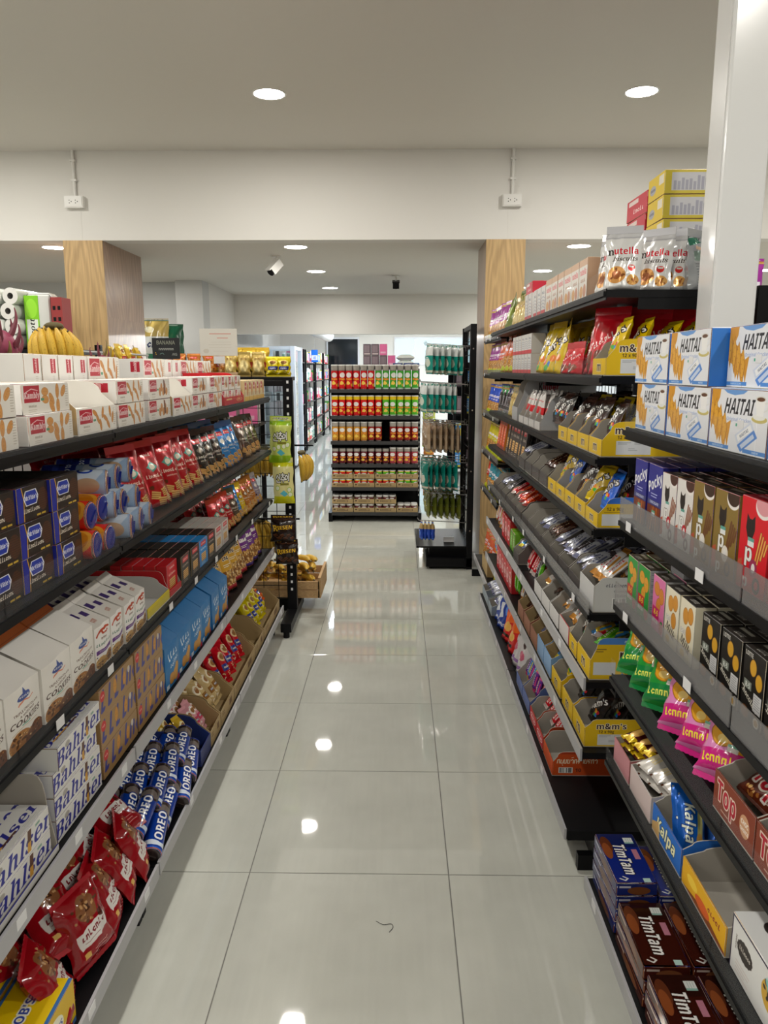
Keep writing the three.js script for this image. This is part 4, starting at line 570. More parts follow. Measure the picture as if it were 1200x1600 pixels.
// crisp cans
fresh(260);
function canArt(bg, low, chip, band) { return art(220, 190, (g, w, h) => { R(g, bg, -1, -1, w + 2, h + 2); R(g, band || '#8f8a84', 0, 0, w, band ? 36 : 44); if (!band) { R(g, '#6d6862', 0, 38, w, 6); lines(g, '#b5b0aa', 80, 12, 60, 2, 9, 4); } else T(g, 'BIG', 110, 18, 22, '#8c6a14'); for (const x of [0, 110, 220]) { E(g, '#dfdcd8', x, 78, 30, 20); T(g, 'Pringles', x, 108, 18, '#e6c24a', { s: '#a3141c', w: 4 }); } for (let i = 0; i < 10; i++) E(g, i % 2 ? chip : '#e0b85a', (i * 53) % w, 138 + (i * 17) % 34, 17, 10, 0.5 + i); R(g, low, 0, 176, w, 14); }); }
A.canRed = canArt('#a8181e', '#8c1418', '#c98a35'); A.canGreen = canArt('#3f8a34', '#9fb59c', '#b9a84a'); A.canRedY = canArt('#a8181e', '#8c1418', '#c98a35', '#d0b02c'); A.canGreenY = canArt('#4f9a34', '#9fb59c', '#b9a84a', '#d0b02c'); A.canOrange = canArt('#b5803a', '#8c5a24', '#c9983f'); A.canDark = canArt('#7a2420', '#3a1a18', '#b5702f'); A.canMaroon = canArt('#4d1822', '#2a1014', '#a8632f'); A.canPink = canArt('#8c3a44', '#4d1f28', '#b5702f');
A.kraftTray = art(180, 50, (g, w, h) => { R(g, '#94805f', -1, -1, w + 2, h + 2); R(g, '#3d3024', 44, 14, 92, 22); R(g, '#94805f', 48, 18, 84, 14); lines(g, '#3d3024', 54, 23, 72, 1, 5, 4); R(g, '#3d3024', 12, 14, 18, 14); });
// hung packs
fresh(330);
function korBag(bg, rim, chip) { return art(150, 230, (g, w, h) => { // the brush lettering of the snack's name, stroke by stroke
  R(g, bg, -1, -1, w + 2, h + 2); R(g, rim, 0, 0, w, 20); R(g, rim, 0, 186, w, 46); const S = (c, lw) => { const q = (...p) => stroke(g, c, lw, p); q([46, 84], [56, 68], [66, 84]); q([74, 62], [74, 92]); q([48, 96], [48, 106], [76, 106]); q([84, 66], [108, 66]); q([96, 58], [96, 66]); q([86, 84], [96, 72], [108, 84]); q([82, 92], [112, 92]); q([97, 92], [97, 104]); q([120, 68], [130, 74], [128, 88], [118, 92], [112, 80], [120, 68]); q([138, 60], [138, 100]); }; g.save(); g.translate(-18, 0); S('#1a1a16', 14); S('#f0efe4', 6.5); g.restore();
  for (const [x, y] of chip) { E(g, '#8fb04a', x, y, 17, 15); E(g, '#dfe3c4', x, y, 13, 11.5); } R(g, '#6d6a30', 56, 112, 62, 12); P(g, '#4f9aa8', [52, 170], [80, 152], [110, 174], [84, 188]); });
}
A.korGreen = korBag('#b9c46a', '#7fa02c', [[34, 150], [66, 140], [104, 136], [128, 128]]); A.korYellow = korBag('#cfc88a', '#b5b52c', [[34, 140], [120, 150], [126, 176]]);
A.riesen = art(170, 180, (g, w, h) => { R(g, '#1d1512', -1, -1, w + 2, h + 2); T(g, 'R', 30, 66, 66, '#dcb040', { sx: 0.9, r: -0.08, s: '#4a2f14', w: 5 }); T(g, 'IESEN', 100, 58, 42, '#dcb040', { sx: 0.92, r: -0.08, s: '#4a2f14', w: 5 }); for (let i = 0; i < 6; i++) { P(g, '#3d261b', [14 + i * 24, 120 + (i % 2) * 22], [40 + i * 24, 108 + (i % 2) * 22], [58 + i * 22, 122 + (i % 2) * 22], [34 + i * 22, 138 + (i % 2) * 22]); stroke(g, '#7a5a48', 2, [[16 + i * 24, 120 + (i % 2) * 22], [40 + i * 24, 109 + (i % 2) * 22]]); } });
function hang(bg, top, mid) { return art(90, 170, (g, w, h) => { R(g, bg, -1, -1, w + 2, h + 2); R(g, top, 0, 0, w, 56); E(g, mid, 45, 100, 30, 26); lines(g, '#cfd6d2', 20, 66, 50, 2, 8, 3); R(g, mid, 0, 146, w, 14); }); }
A.hTeal = hang('#1f6a60', '#b9bdbb', '#a8b0a2'); A.hTeal2 = hang('#1c5f58', '#16584f', '#b5b0a2'); A.hKraft = hang('#8a7a68', '#7d6c5a', '#6a5a4a'); A.hOlive = hang('#4d5226', '#3f451f', '#6a6a2c'); A.hBlue = hang('#1f3a86', '#a08a62', '#3a5aa8'); A.hSnack = hang('#a86a3a', '#6a4a2a', '#c9a05a');
// notices
fresh(200);
A.notice = art(240, 170, (g, w, h) => { R(g, '#cfccc4', -1, -1, w + 2, h + 2); g.save(); g.translate(w, 0); g.scale(-1, 1); lines(g, '#b98a80', 40, 30, 160, 1, 8, 6); lines(g, '#c2958c', 60, 56, 110, 1, 8, 6); lines(g, '#b9b4aa', 40, 84, 170, 3, 16, 2); E(g, '#bdb7ac', 200, 140, 18, 14); lines(g, '#b5afa5', 60, 140, 100, 1, 6, 2); g.restore(); });
A.chalk = art(220, 160, (g, w, h) => { R(g, '#1e1f20', -1, -1, w + 2, h + 2); T(g, 'BANANA', 108, 36, 40, '#8f9182', { b: 0, sx: 0.95 }); for (let i = 0; i < 8; i++) { const x = 54 + i * 15; stroke(g, '#b5b7b0', 2.6, [[x, 92], [x, 80], [x + 8, 79], [x + 9, 92]]); } stroke(g, '#6f8a86', 3, [[60, 122], [80, 114], [92, 124]]); T(g, '/KG', 176, 124, 26, '#9fa19a', { b: 0 }); E(g, '#b58d3a', 26, 112, 4, 4); E(g, '#b58d3a', 30, 124, 4, 4); });
A.scott = art(90, 240, (g, w, h) => { R(g, '#79b83a', -1, -1, w + 2, h + 2); R(g, '#e0e4dc', 10, 110, 70, 92); T(g, 'Scott', 44, 156, 40, '#1c1c1c', { r: -PI / 2, k: -0.15, f: 'serif' }); E(g, '#c95a35', 44, 218, 16, 14); E(g, '#8fcf4a', 44, 60, 36, 44); });
A.tissue = art(120, 120, (g, w, h) => { R(g, '#c9cdc6', -1, -1, w + 2, h + 2); for (let i = 0; i < 5; i++) T(g, '~4', 24 + (i % 3) * 34, 26 + i * 20, 13, '#a5bba8', { b: 0 }); });
A.tissueEnd = art(80, 100, (g, w, h) => { R(g, '#9cc9ac', -1, -1, w + 2, h + 2); E(g, '#2c4a44', 40, 70, 20, 14); });
A.dogBag = art(120, 180, (g, w, h) => { R(g, '#a8935a', -1, -1, w + 2, h + 2); R(g, '#c9ccca', 0, 60, w, 66); T(g, '~4', 64, 92, 40, '#1f2a4a', { f: 'serif', k: -0.2 }); R(g, '#1f5a44', 0, 126, w, 54); E(g, '#d9d2b0', 36, 34, 20, 12); });
A.greenBag = art(120, 180, (g, w, h) => { R(g, '#16402f', -1, -1, w + 2, h + 2); R(g, '#7d8a84', 10, 60, 80, 10); E(g, '#8aa89a', 60, 110, 30, 24); });
A.navyBag = art(120, 180, (g, w, h) => { R(g, '#17265a', -1, -1, w + 2, h + 2); P(g, '#c9ccd6', [20, 60], [100, 40], [90, 90], [30, 100]); R(g, '#8c2430', 0, 140, w, 18); });
A.yelNote = art(200, 60, (g, w, h) => { R(g, '#c9b53a', -1, -1, w + 2, h + 2); T(g, '~10', 100, 30, 28, '#a8562c', { b: 0 }); });
A.bluePost = art(90, 90, (g, w, h) => { R(g, '#2a62b5', -1, -1, w + 2, h + 2); R(g, '#e0e6ee', 4, 40, 82, 34); T(g, '45', 46, 58, 30, '#2a52a8'); });
A.pinkBx = art(60, 90, (g, w, h) => { R(g, '#c9648c', -1, -1, w + 2, h + 2); R(g, '#dfa5ba', 8, 60, 40, 14); }); A.greyBx = art(60, 90, (g, w, h) => { R(g, '#55494f', -1, -1, w + 2, h + 2); for (let i = 0; i < 7; i++) R(g, '#8a7d82', 8 + i * 6, 10, 3, 56); R(g, '#b5a8a8', 8, 72, 44, 10); });
// ======================= left gondola =======================
const LX = -0.70, LB = -1.12;
const leftShelves = [[1.345, 0.42, 'clear', 0.045], [1.06, 0.42, 'clear', 0.055], [0.785, 0.42, 'clear', 0.04, 1], [0.50, 0.42, 'rail', 0.012], [0.16, 0.465, 'rail', 0.012]];
gondola('gondola_bay', 'black shelving bay holding the dark digestive cartons and handwritten white cartons', 1, LB, -1.87, -0.72, leftShelves, { top: 1.47 });
gondola('gondola_bay', 'black shelving bay holding the big red wafer pouches and sky blue biscuit bags', 1, LB, -2.97, -1.871, leftShelves, { top: 1.47 });
gondola('gondola_bay', 'black shelving bay holding the gold and purple nut pouches beside the wire end panel', 1, LB, -4.2, -2.971, leftShelves, { top: 1.47 });
const farSide = [[1.345, 0.42, 0], [1.0, 0.42, 0], [0.6, 0.42, 0], [0.16, 0.46, 0]];
gondola('gondola_bay', 'black shelving bay with fruit on top facing the next aisle', -1, LB - 0.055, -4.2, -0.72, farSide, { top: 1.47, grid: 0.5, posts: [] }).children.filter((c) => c.name === 'wire_back_grid').forEach((c) => c.removeFromParent());

// place on the left: front face at x = xf, towards +x
const L = (fn, d, xf, y, z, o = {}) => fn(xf - d / 2, y, z, OUT_L + (o.j ?? rr(-0.02, 0.02)), o);

// --- top shelf: cream cartons with red square logo ---
const kam = {};
for (const k of ['A', 'B', 'C']) kam[k] = kind('biscuit_carton', { A: 'cream carton with red logo and round biscuits', B: 'cream carton with red logo and finger biscuits', C: 'cream carton with red logo and chocolate wafer' }[k], 'carton', 'cream cartons on the top shelf front row ' + k,
  () => cartonThing(0.215, 0.06, 0.16, { f: A['kam' + k], l: A.kamEnd, r: A.kamEnd, s: '#dedad0', t: '#e0ddd5' }, { c: 0.0012 }));
const XT = -0.714;
const two = (k, z, near) => { for (let i = 0; i < 2; i++) L(kam[k], 0.16, XT - rr(0, 0.006), 1.3455 + i * 0.0605, z, { tag: (i ? 'upper' : 'lower') + ' of pair ' + near }); };
two('A', -1.10, 'at the row start'); two('A', -1.33, 'two before the tray'); two('A', -1.58, 'just before the tray'); two('B', -2.075, 'just after the tray'); two('C', -2.33, 'between the white trays'); two('C', -2.80, 'after the white trays'); two('A', -3.05, 'by the red tray');
const kamTray = kind('display_tray', 'white cut-away display carton among the cream biscuit cartons', 'display tray', 'white cut-away cartons on the top shelf', () => trayThing(0.235, 0.118, 0.17, { out: A.paperTop && '#d8d5ce', inside: '#d2cec6', side: '#a98f68', lip: A.kamB, lipH: 0.058, cut: 0.55 }));
for (const z of [-1.83, -2.57]) { L(kamTray, 0.17, XT, 1.3455, z, { j: 0 }); }
const kamIn = kind('biscuit_carton', 'small cream biscuit carton lying inside a white cut-away display carton', 'carton', 'cream cartons inside the cut-away cartons', () => cartonThing(0.21, 0.05, 0.11, { f: A.kamB, s: '#dedad0', t: '#e0ddd5' }, { c: 0.001 }));
for (const z of [-1.83, -2.57]) L(kamIn, 0.11, XT - 0.03, 1.349, z, { j: 0 });
const redTray = kind('display_tray', 'red cut-away display carton with kraft end flap on the top shelf', 'display tray', null, () => { const g = trayThing(0.40, 0.13, 0.17, { out: '#9c1d24', inside: '#9c1d24', lip: A.redSide, lipH: 0.03, cut: 0.5 }); const f = part('kraft_end_flap', bx(0.2, 0.203, 0.02, 0.135, -0.08, 0.06), M.card, g); f.userData.label = 'kraft end flap'; return g; });
L(redTray, 0.17, XT, 1.3455, -3.39, { j: 0 });
const kamRed = kind('biscuit_carton', 'cream biscuit carton stacked in the red cut-away display carton', 'carton', 'cream cartons in the red display carton', () => cartonThing(0.118, 0.058, 0.14, { f: A.kamC, s: '#cdbb95', t: '#d6cdb6' }, { c: 0.001 }));
for (const z of [-3.26, -3.39, -3.52]) for (let i = 0; i < 2; i++) L(kamRed, 0.14, XT - 0.012, 1.349 + i * 0.0585, z, { j: 0 });
const kamBei = kind('biscuit_carton', 'small beige biscuit carton at the far end of the top shelf', 'carton', 'beige cartons on the top shelf', () => cartonThing(0.098, 0.095, 0.12, { f: A.kamBeige, s: '#c2ad84' }, { c: 0.001 }));
for (let i = 0; i < 5; i++) L(kamBei, 0.12, XT, 1.3455, -3.67 - i * 0.105);
// back row, stacked three high with the narrow ends outwards
const kamBack = kind('biscuit_carton', 'white carton end with upright red logo, back row', 'carton', 'white carton ends in the back row of the top shelf', () => cartonThing(0.09, 0.0925, 0.18, { f: A.kamEnd, s: '#e0ddd6' }, { c: 0.001 }));
for (const z of [-1.90, -1.996, -2.092, -2.188, -3.03, -3.13]) for (let i = 0; i < 2; i++) L(kamBack, 0.18, -0.895, 1.3455 + i * 0.0928, z, { j: rr(-0.008, 0.008), tag: i ? 'upper layer' : 'lower layer' });
const kamBackW = kind('biscuit_carton', 'cream carton showing its wide face in the back row', 'carton', 'wide cream cartons in the back row of the top shelf', () => cartonThing(0.25, 0.0925, 0.1, { f: A.kamB, l: A.kamEnd, r: A.kamEnd, s: '#dedad0' }, { c: 0.001 }));
for (const z of [-2.37, -2.86, -3.33, -3.6]) for (let i = 0; i < 2; i++) L(kamBackW, 0.1, -0.895, 1.3455 + i * 0.0928, z, { j: 0, tag: i ? 'upper one' : 'lower one' });

// --- second shelf: dark digestive cartons, rolls, wafer pouches ---
const dig = kind('digestive_carton', 'dark brown carton with navy hexagon logo', 'carton', 'dark cartons stacked on the second shelf', () => cartonThing(0.133, 0.0695, 0.2, { f: A.digF, t: A.digT, l: '#1f2672', r: '#1f2672', s: '#1d1613' }, { c: 0.0012 }));
for (let c = 0; c < 5; c++) for (let i = 0; i < 3; i++) { L(dig, 0.2, -0.716 - rr(0, 0.012), 1.0605 + i * 0.07, -1.63 + c * 0.137, { tag: ['bottom', 'middle', 'top'][i] + ' layer, ' + ORD[c] + ' column from the rolls' }); if (c > 2) continue; L(dig, 0.2, -0.93, 1.0605 + i * 0.07, -1.63 + c * 0.137, { tag: ['bottom', 'middle', 'top'][i] + ' layer behind, ' + ORD[c] + ' column from the rolls' }); }
// laid rolls: axis along local z, label up; turned by ry
const rRed = kind('biscuit_roll', 'orange red cylindrical biscuit roll with navy logo beside the dark cartons', 'biscuit roll', 'orange red biscuit rolls', () => rollThing(0.07, 0.2, { f: A.rollRed, end: '#232a63' }, { seed: 3 }));
const rBlue = kind('biscuit_roll', 'glossy blue cylindrical biscuit roll piled beside the big red pouches', 'biscuit roll', 'blue biscuit rolls', () => rollThing(0.07, 0.2, { f: A.rollBlue, end: '#1c2458' }, { seed: 5 }));
for (const [x, y, z, a] of [[-0.80, 1.0605, -1.76, 0.9], [-0.805, 1.0605, -1.87, 1.05], [-0.82, 1.126, -1.80, 1.0], [-0.83, 1.126, -1.90, 1.0], [-0.86, 1.191, -1.75, 0.8]]) rRed(x, y, z, 1.55 + rr(-0.12, 0.12), { rz: 0.75 + rr(-0.2, 0.2) });
for (const [x, y, z, a] of [[-0.80, 1.0605, -1.98, 1.2], [-0.80, 1.0605, -2.06, 1.25], [-0.80, 1.0605, -2.14, 1.3], [-0.82, 1.123, -2.00, 1.25], [-0.82, 1.123, -2.10, 1.3], [-0.84, 1.185, -1.93, 1.1], [-0.85, 1.185, -2.05, 1.25], [-0.85, 1.185, -2.13, 1.3], [-0.99, 1.0605, -1.85, 1.2], [-0.99, 1.0605, -1.95, 1.25], [-0.99, 1.123, -1.9, 1.2], [-0.99, 1.0605, -2.06, 1.25], [-0.82, 1.123, -1.92, 1.15]]) rBlue(x, y, z, 1.75 + rr(-0.12, 0.12), { rz: 0.7 + rr(-0.25, 0.25) });
const wafer = (k, W, H, D, seed, label, grp) => kind('wafer_pouch', label, 'pouch', grp, () => pouchThing(W, H, D, { f: A[k], head: { wRed: '#93181f', wBlack: '#1c1a18', wBlue: '#2a6298', wBrown: '#3d332b', wYellow: '#c0a028', wLilac: '#7d7689', wOrange: '#8c5a2e' }[k] }, { fin: 'foil', seed, wr: 0.0035, bend: 0.01 }));
const wp = { r: wafer('wRed', 0.16, 0.215, 0.075, 2, 'large red wafer pouch standing on the second shelf', 'large red wafer pouches'), k: wafer('wBlack', 0.12, 0.2, 0.06, 4, 'black wafer pouch beside the large red pouches', 'black wafer pouches'), b: wafer('wBlue', 0.12, 0.2, 0.06, 6, 'blue wafer pouch beside the black pouches', 'blue wafer pouches of the second shelf'), n: wafer('wBrown', 0.14, 0.205, 0.06, 8, 'dark brown wafer pouch at the shelf end', 'dark brown wafer pouches') };
const stand = (fn, zs, y, D, xs = [-0.745], lean = -0.16, tw = 0.25) => { xs.forEach((x, r) => zs.forEach((z, c) => fn(x - D / 2 + rr(-0.006, 0.006), y + 0.002, z, OUT_L - tw + rr(-0.06, 0.06), { rx: lean + rr(-0.03, 0.03), tag: ['front row', 'second row', 'rear row'][r] + (zs.length > 1 ? ', ' + ORD[c] + ' of its colour' : '') }))); };
stand(wp.r, [-2.25, -2.42, -2.57, -2.72, -2.86], 1.06, 0.075, [-0.745, -0.86, -0.97]); stand(wp.k, [-3.02, -3.14, -3.26], 1.06, 0.06, [-0.745, -0.85, -0.95]); stand(wp.b, [-3.40, -3.53, -3.66], 1.06, 0.06, [-0.745, -0.85, -0.95]); stand(wp.n, [-3.83, -3.98, -4.1], 1.06, 0.06, [-0.745, -0.86]);

// --- third shelf: paper cookie bags, empty carton, slim cartons, small pouches ---
function gableBag(w, h, d, F, seed = 3) { // block-bottom paper bag, soft faces, top folded to a ridge
  const sheet = pageOf(F.f), S = onPage(F.s || '#cfcbc4', sheet), Ff = onPage(F.f, sheet), Tt = onPage(F.t, sheet), pos = [], uv = [], idx = [], h1 = 0.74, nv = 9, r0 = -d * 0.36;
  const faces = [[Ff, (u) => [u * w - w / 2, d / 2], 8], [S, (u) => [w / 2, d / 2 - u * d], 4], [Ff, (u) => [w / 2 - u * w, -d / 2], 8], [S, (u) => [-w / 2, -d / 2 + u * d], 4]];
  faces.forEach(([C, at, n], fi) => {
    for (const [v0, v1, cell] of [[0, h1, C], [h1, 1, fi === 0 ? Tt : S]]) {
      const b = pos.length / 3, rows = v0 ? 4 : nv;
      for (let j = 0; j <= rows; j++) for (let i = 0; i <= n; i++) {
        const v = v0 + ((v1 - v0) * j) / rows, u = i / n, [x, z] = at(u), k = v <= h1 ? 0 : (v - h1) / (1 - h1), puff = Math.sin(PI * u) * Math.sin(PI * Math.min(1, v / h1)) * 0.007, cr = 0.0022 * (Math.sin(u * 9 + v * 14 + seed * fi) + Math.sin(v * 23 + seed + fi * 2 + u * 5)) * Math.sin(PI * u);
        let X = x * (1 - 0.02 * k), Z = z * (1 - k) + r0 * k; const e = puff * (1 - k) + cr * (v > 0.02 && v < 0.98 ? 1 : 0);
        if (fi === 0) Z += e; else if (fi === 2) Z -= e; else if (fi === 1) X += e - k * 0.012 * Math.sin(PI * u); else X -= e - k * 0.012 * Math.sin(PI * u);
        pos.push(X, v * h, Z); uv.push(cell.u0 + (cell.u1 - cell.u0) * u, cell.v0 + (cell.v1 - cell.v0) * ((v - v0) / (v1 - v0)));
      }
      for (let j = 0; j < rows; j++) for (let i = 0; i < n; i++) { const a = b + j * (n + 1) + i; idx.push(a, a + 1, a + n + 2, a, a + n + 2, a + n + 1); }
    }
  });
  const g = new THREE.Group(); pm('paper_bag', finish(pos, uv, sheet, idx), 'card', g);
  const f = boxGeo(w * 0.98, 0.026, 0.005, { f: F.fold, s: F.fold }, 0.001), m = pm('folded_top', f, 'card', g); m.position.set(0, h - 0.004, r0); m.rotation.x = -0.9; m.userData.label = 'rolled paper fold';
  return g;
}
const ckA = kind('cookie_bag', 'white cookie bag with orange folded top', 'bag', 'orange topped paper cookie bags', () => gableBag(0.135, 0.158, 0.098, { f: A.cookA, t: '#d3d0c9', fold: A.paperOrange }));
const ckB = kind('cookie_bag', 'white cookie bag with purple band', 'bag', 'purple banded paper cookie bags', () => gableBag(0.086, 0.138, 0.098, { f: A.cookB, t: A.paperTop, fold: '#c6c2bb' }));
for (let c = 0; c < 6; c++) for (let r = 0; r < 3; r++) L(ckA, 0.085, -0.716 - r * 0.1 - rr(0, 0.006), 0.786, -1.645 + c * 0.14, { j: rr(-0.05, 0.05), tag: ['front', 'second', 'rear'][r] + ' row, ' + ORD[c] + ' in line' });
for (let c = 0; c < 4; c++) for (let r = 0; r < 3; r++) L(ckB, 0.085, -0.716 - r * 0.1 - rr(0, 0.006), 0.786, -1.765 - c * 0.09, { j: rr(-0.05, 0.05), tag: ['front', 'second', 'rear'][r] + ' row, ' + ORD[3 - c] + ' from the empty carton' });
const emptyTray = kind('display_tray', 'empty white display carton with yellow lip on the third shelf', 'display tray', null, () => trayThing(0.21, 0.07, 0.33, { out: '#b9a83f', inside: '#b3b1ad', side: '#bdbab4', lipH: 0.03, cut: 0.25 }));
L(emptyTray, 0.33, -0.712, 0.786, -2.20, { j: 0 });
const sTray = kind('display_tray', 'red display carton marked 25 with slim red wafer cartons', 'display tray', null, () => trayThing(0.125, 0.085, 0.34, { out: '#93181f', inside: '#928d85', side: A.redSide, lip: '#93181f', lipH: 0.02, cut: 0.12 }));
L(sTray, 0.34, -0.712, 0.786, -2.375, { j: 0 });
const slim = (k, c, label, grp) => kind('wafer_carton', label, 'carton', grp, () => cartonThing(0.112, 0.098, 0.034, { f: A[k], s: c }, { c: 0.001, flap: 0 }));
const sl = { r: slim('sRed', '#93181f', 'slim red wafer carton in the red display carton', 'slim red wafer cartons'), k: slim('sBlack', '#26221f', 'slim black wafer carton on the third shelf', 'slim black wafer cartons'), b: slim('sBlue', '#2a6da5', 'slim blue wafer carton on the third shelf', 'slim blue wafer cartons'), g: slim('sGrey', '#b5b1aa', 'slim pale grey wafer carton on the third shelf', 'slim grey wafer cartons') };
const deep = (fn, z, n, y, dx, x0 = -0.712, o = {}) => { for (let i = 0; i < n; i++) L(fn, 0.034, x0 - i * dx, y, z + rr(-0.003, 0.003), { ...o, tag: i ? ORD[i] + ' from the front' : 'front one' }); };
deep(sl.r, -2.375, 5, 0.7895, 0.036, -0.722, { j: 0 }); deep(sl.k, -2.50, 9, 0.786, 0.037); deep(sl.k, -2.62, 9, 0.786, 0.037); deep(sl.b, -2.74, 8, 0.786, 0.037); deep(sl.k, -2.86, 8, 0.786, 0.037); deep(sl.g, -2.985, 7, 0.786, 0.037); deep(sl.g, -3.10, 5, 0.786, 0.037);
const sm = {}; for (const [k, a, lab] of [['r', 'wRed', 'small red wafer pouch on the third shelf'], ['b', 'wBlue', 'small blue wafer pouch on the third shelf'], ['n', 'wBrown', 'small dark brown wafer pouch on the third shelf'], ['y', 'wYellow', 'small yellow wafer pouch on the third shelf'], ['o', 'wOrange', 'small orange brown wafer pouch on the third shelf'], ['l', 'wLilac', 'small lilac grey wafer pouch on the third shelf']]) sm[k] = wafer(a, 0.105, 0.165, 0.05, 3 + k.charCodeAt(0) % 7, lab, lab.split(' ')[1] + ' small pouches of the third shelf');
stand(sm.r, [-3.22, -3.32, -3.42], 0.785, 0.05, [-0.74, -0.84, -0.93]); stand(sm.n, [-3.52], 0.785, 0.05, [-0.74, -0.83]); stand(sm.b, [-3.61], 0.785, 0.05, [-0.74, -0.83]); stand(sm.y, [-3.70], 0.785, 0.05, [-0.74, -0.83, -0.92]); stand(sm.o, [-3.8, -3.89, -3.98], 0.785, 0.05, [-0.74, -0.83]); stand(sm.l, [-4.08], 0.785, 0.05, [-0.74, -0.84]);

// --- fourth shelf: handwritten white cartons, kraft cartons, blue bags, nut pouches ---
const bah = kind('chocolate_biscuit_carton', 'long white carton with blue handwriting', 'carton', 'white cartons with blue handwriting', () => cartonThing(0.24, 0.052, 0.125, { f: A.bahF, t: A.bahT, s: '#cfcec9' }, { c: 0.0012 }));
for (let i = 0; i < 3; i++) L(bah, 0.125, -0.714 - rr(0, 0.008), 0.501 + i * 0.0525, -1.585, { tag: ORD[i] + ' from the shelf, stack by the kraft cartons' }); L(bah, 0.125, -0.714, 0.6585, -1.60, { tag: 'topmost of the stack by the kraft cartons' }); for (let i = 0; i < 4; i++) L(bah, 0.125, -0.87, 0.501 + i * 0.0525, -1.53, { tag: ORD[i] + ' from the shelf in the rear stack' });
const bahTray = kind('display_tray', 'open display carton with navy sides around handwritten white cartons', 'display tray', null, () => trayThing(0.27, 0.17, 0.16, { out: '#262a6c', inside: '#928d85', lip: '#c9c8c4', lipH: 0.012, cut: 0.25 }));
L(bahTray, 0.16, -0.708, 0.501, -1.31, { j: 0 });
const bahIn = kind('chocolate_biscuit_carton', 'white carton with blue handwriting lying inside the navy sided display carton', 'carton', 'white cartons in the navy sided display carton', () => cartonThing(0.255, 0.052, 0.125, { f: A.bahF, t: A.bahT, s: '#cfcec9' }, { c: 0.0012 }));
for (let i = 0; i < 2; i++) L(bahIn, 0.125, -0.72, 0.5045 + i * 0.0525, -1.31, { j: 0 });
for (let i = 0; i < 3; i++) L(bah, 0.125, -0.714, 0.501 + i * 0.0525, -1.03, { tag: ORD[i] + ' from the shelf, beyond the navy display carton' });
const leib = kind('butter_biscuit_carton', 'kraft brown carton with blue handwriting', 'carton', 'kraft cartons with blue handwriting', () => cartonThing(0.245, 0.076, 0.17, { f: A.leibF, t: A.leibT, s: '#836a4a' }, { c: 0.0012 }));
for (const z of [-1.845, -2.10]) for (let i = 0; i < 3; i++) { L(leib, 0.17, -0.714 - rr(0, 0.004), 0.501 + i * 0.0765, z, { j: rr(-0.006, 0.006), tag: ['bottom', 'middle', 'top'][i] + ' of the ' + (z > -2 ? 'stack by the white cartons' : 'stack by the blue bags') }); }
const bluB = kind('biscuit_bag', 'sky blue biscuit bag with folded top', 'bag', 'sky blue biscuit bags', () => { const g = gableBag(0.14, 0.19, 0.09, { f: A.blueBag, t: '#2c608e', s: '#2d6190', fold: '#285a86' }); return g; });
for (let i = 0; i < 6; i++) for (let r = 0; r < 2; r++) L(bluB, 0.09, -0.714 - r * 0.105 - rr(0, 0.005), 0.501, -2.31 - i * 0.146, { j: rr(-0.07, 0.05), tag: (r ? 'rear' : 'front') + ' row, ' + ORD[i] + ' from the kraft cartons' });
const nutG = kind('nut_pouch', 'gold nut pouch on the fourth shelf', 'pouch', 'gold nut pouches', () => pouchThing(0.135, 0.225, 0.065, { f: A.nutGold, head: '#b88c3d' }, { fin: 'gloss', seed: 5, wr: 0.003, bend: 0.008 }));
const nutP = kind('nut_pouch', 'purple nut pouch beside the gold nut pouches', 'pouch', 'purple nut pouches', () => pouchThing(0.135, 0.215, 0.065, { f: A.nutPurple, head: '#563067' }, { fin: 'gloss', seed: 8, wr: 0.003, bend: 0.008 }));
stand(nutG, [-3.24, -3.39, -3.54, -3.68], 0.5, 0.065, [-0.745, -0.85]); stand(nutP, [-3.8, -3.93, -4.06], 0.5, 0.065, [-0.745, -0.85]);

// --- base deck: yellow cartons, red bags, blue rolls, trays of small packs ---
const jac = kind('cracker_carton', 'bright yellow cracker carton with blue edges on the base deck', 'carton', 'yellow cracker cartons', () => cartonThing(0.2, 0.1, 0.12, { f: A.jacobF, t: A.jacobT, s: '#c7a21d', l: '#39598a', r: '#c7a21d' }, { c: 0.0014, flap: 0 }));
for (const z of [-1.27, -1.06]) for (const x of [-0.665, -0.79]) for (let i = 0; i < 1; i++) L(jac, 0.12, x, 0.161 + i * 0.1005, z, { j: 0, tag: x > -0.7 ? 'at the deck edge' : 'behind the edge row' });
const rbag = kind('cookie_bag', 'glossy red cookie bag leaning in a pile on the base deck', 'bag', 'red cookie bags on the base deck', () => flowThing(0.135, 0.18, 0.055, { f: A.redBag, end: '#7d1620' }, { fin: 'film', seed: 4, wr: 0.004 }));
for (let r = 0; r < 4; r++) for (let c = 0; c < 5; c++) rbag(-0.672 - r * 0.085 + rr(-0.006, 0.006), 0.170 + r * 0.006 + (c % 2) * 0.008, -1.40 - c * 0.115 + rr(-0.02, 0.02), OUT_L + rr(-0.35, 0.35), { rx: (r ? -0.85 : -0.45) + rr(-0.15, 0.15), rz: rr(-0.15, 0.15) });
for (const [x, z] of [[-0.70, -1.47], [-0.71, -1.62], [-0.72, -1.77], [-0.86, -1.55], [-0.87, -1.7], [-0.71, -1.86], [-0.85, -1.84], [-0.98, -1.6], [-0.98, -1.75]]) rbag(x, 0.245 + rr(0, 0.02), z, OUT_L + rr(-0.5, 0.5), { rx: -1.05 + rr(-0.1, 0.1), rz: rr(-0.2, 0.2) });
const ore = kind('cookie_roll', 'blue cookie roll with white lettering', 'biscuit roll', 'blue cookie rolls on the base deck', () => rollThing(0.054, 0.185, { f: A.oreo, end: '#2e2826' }, { seed: 6 }));
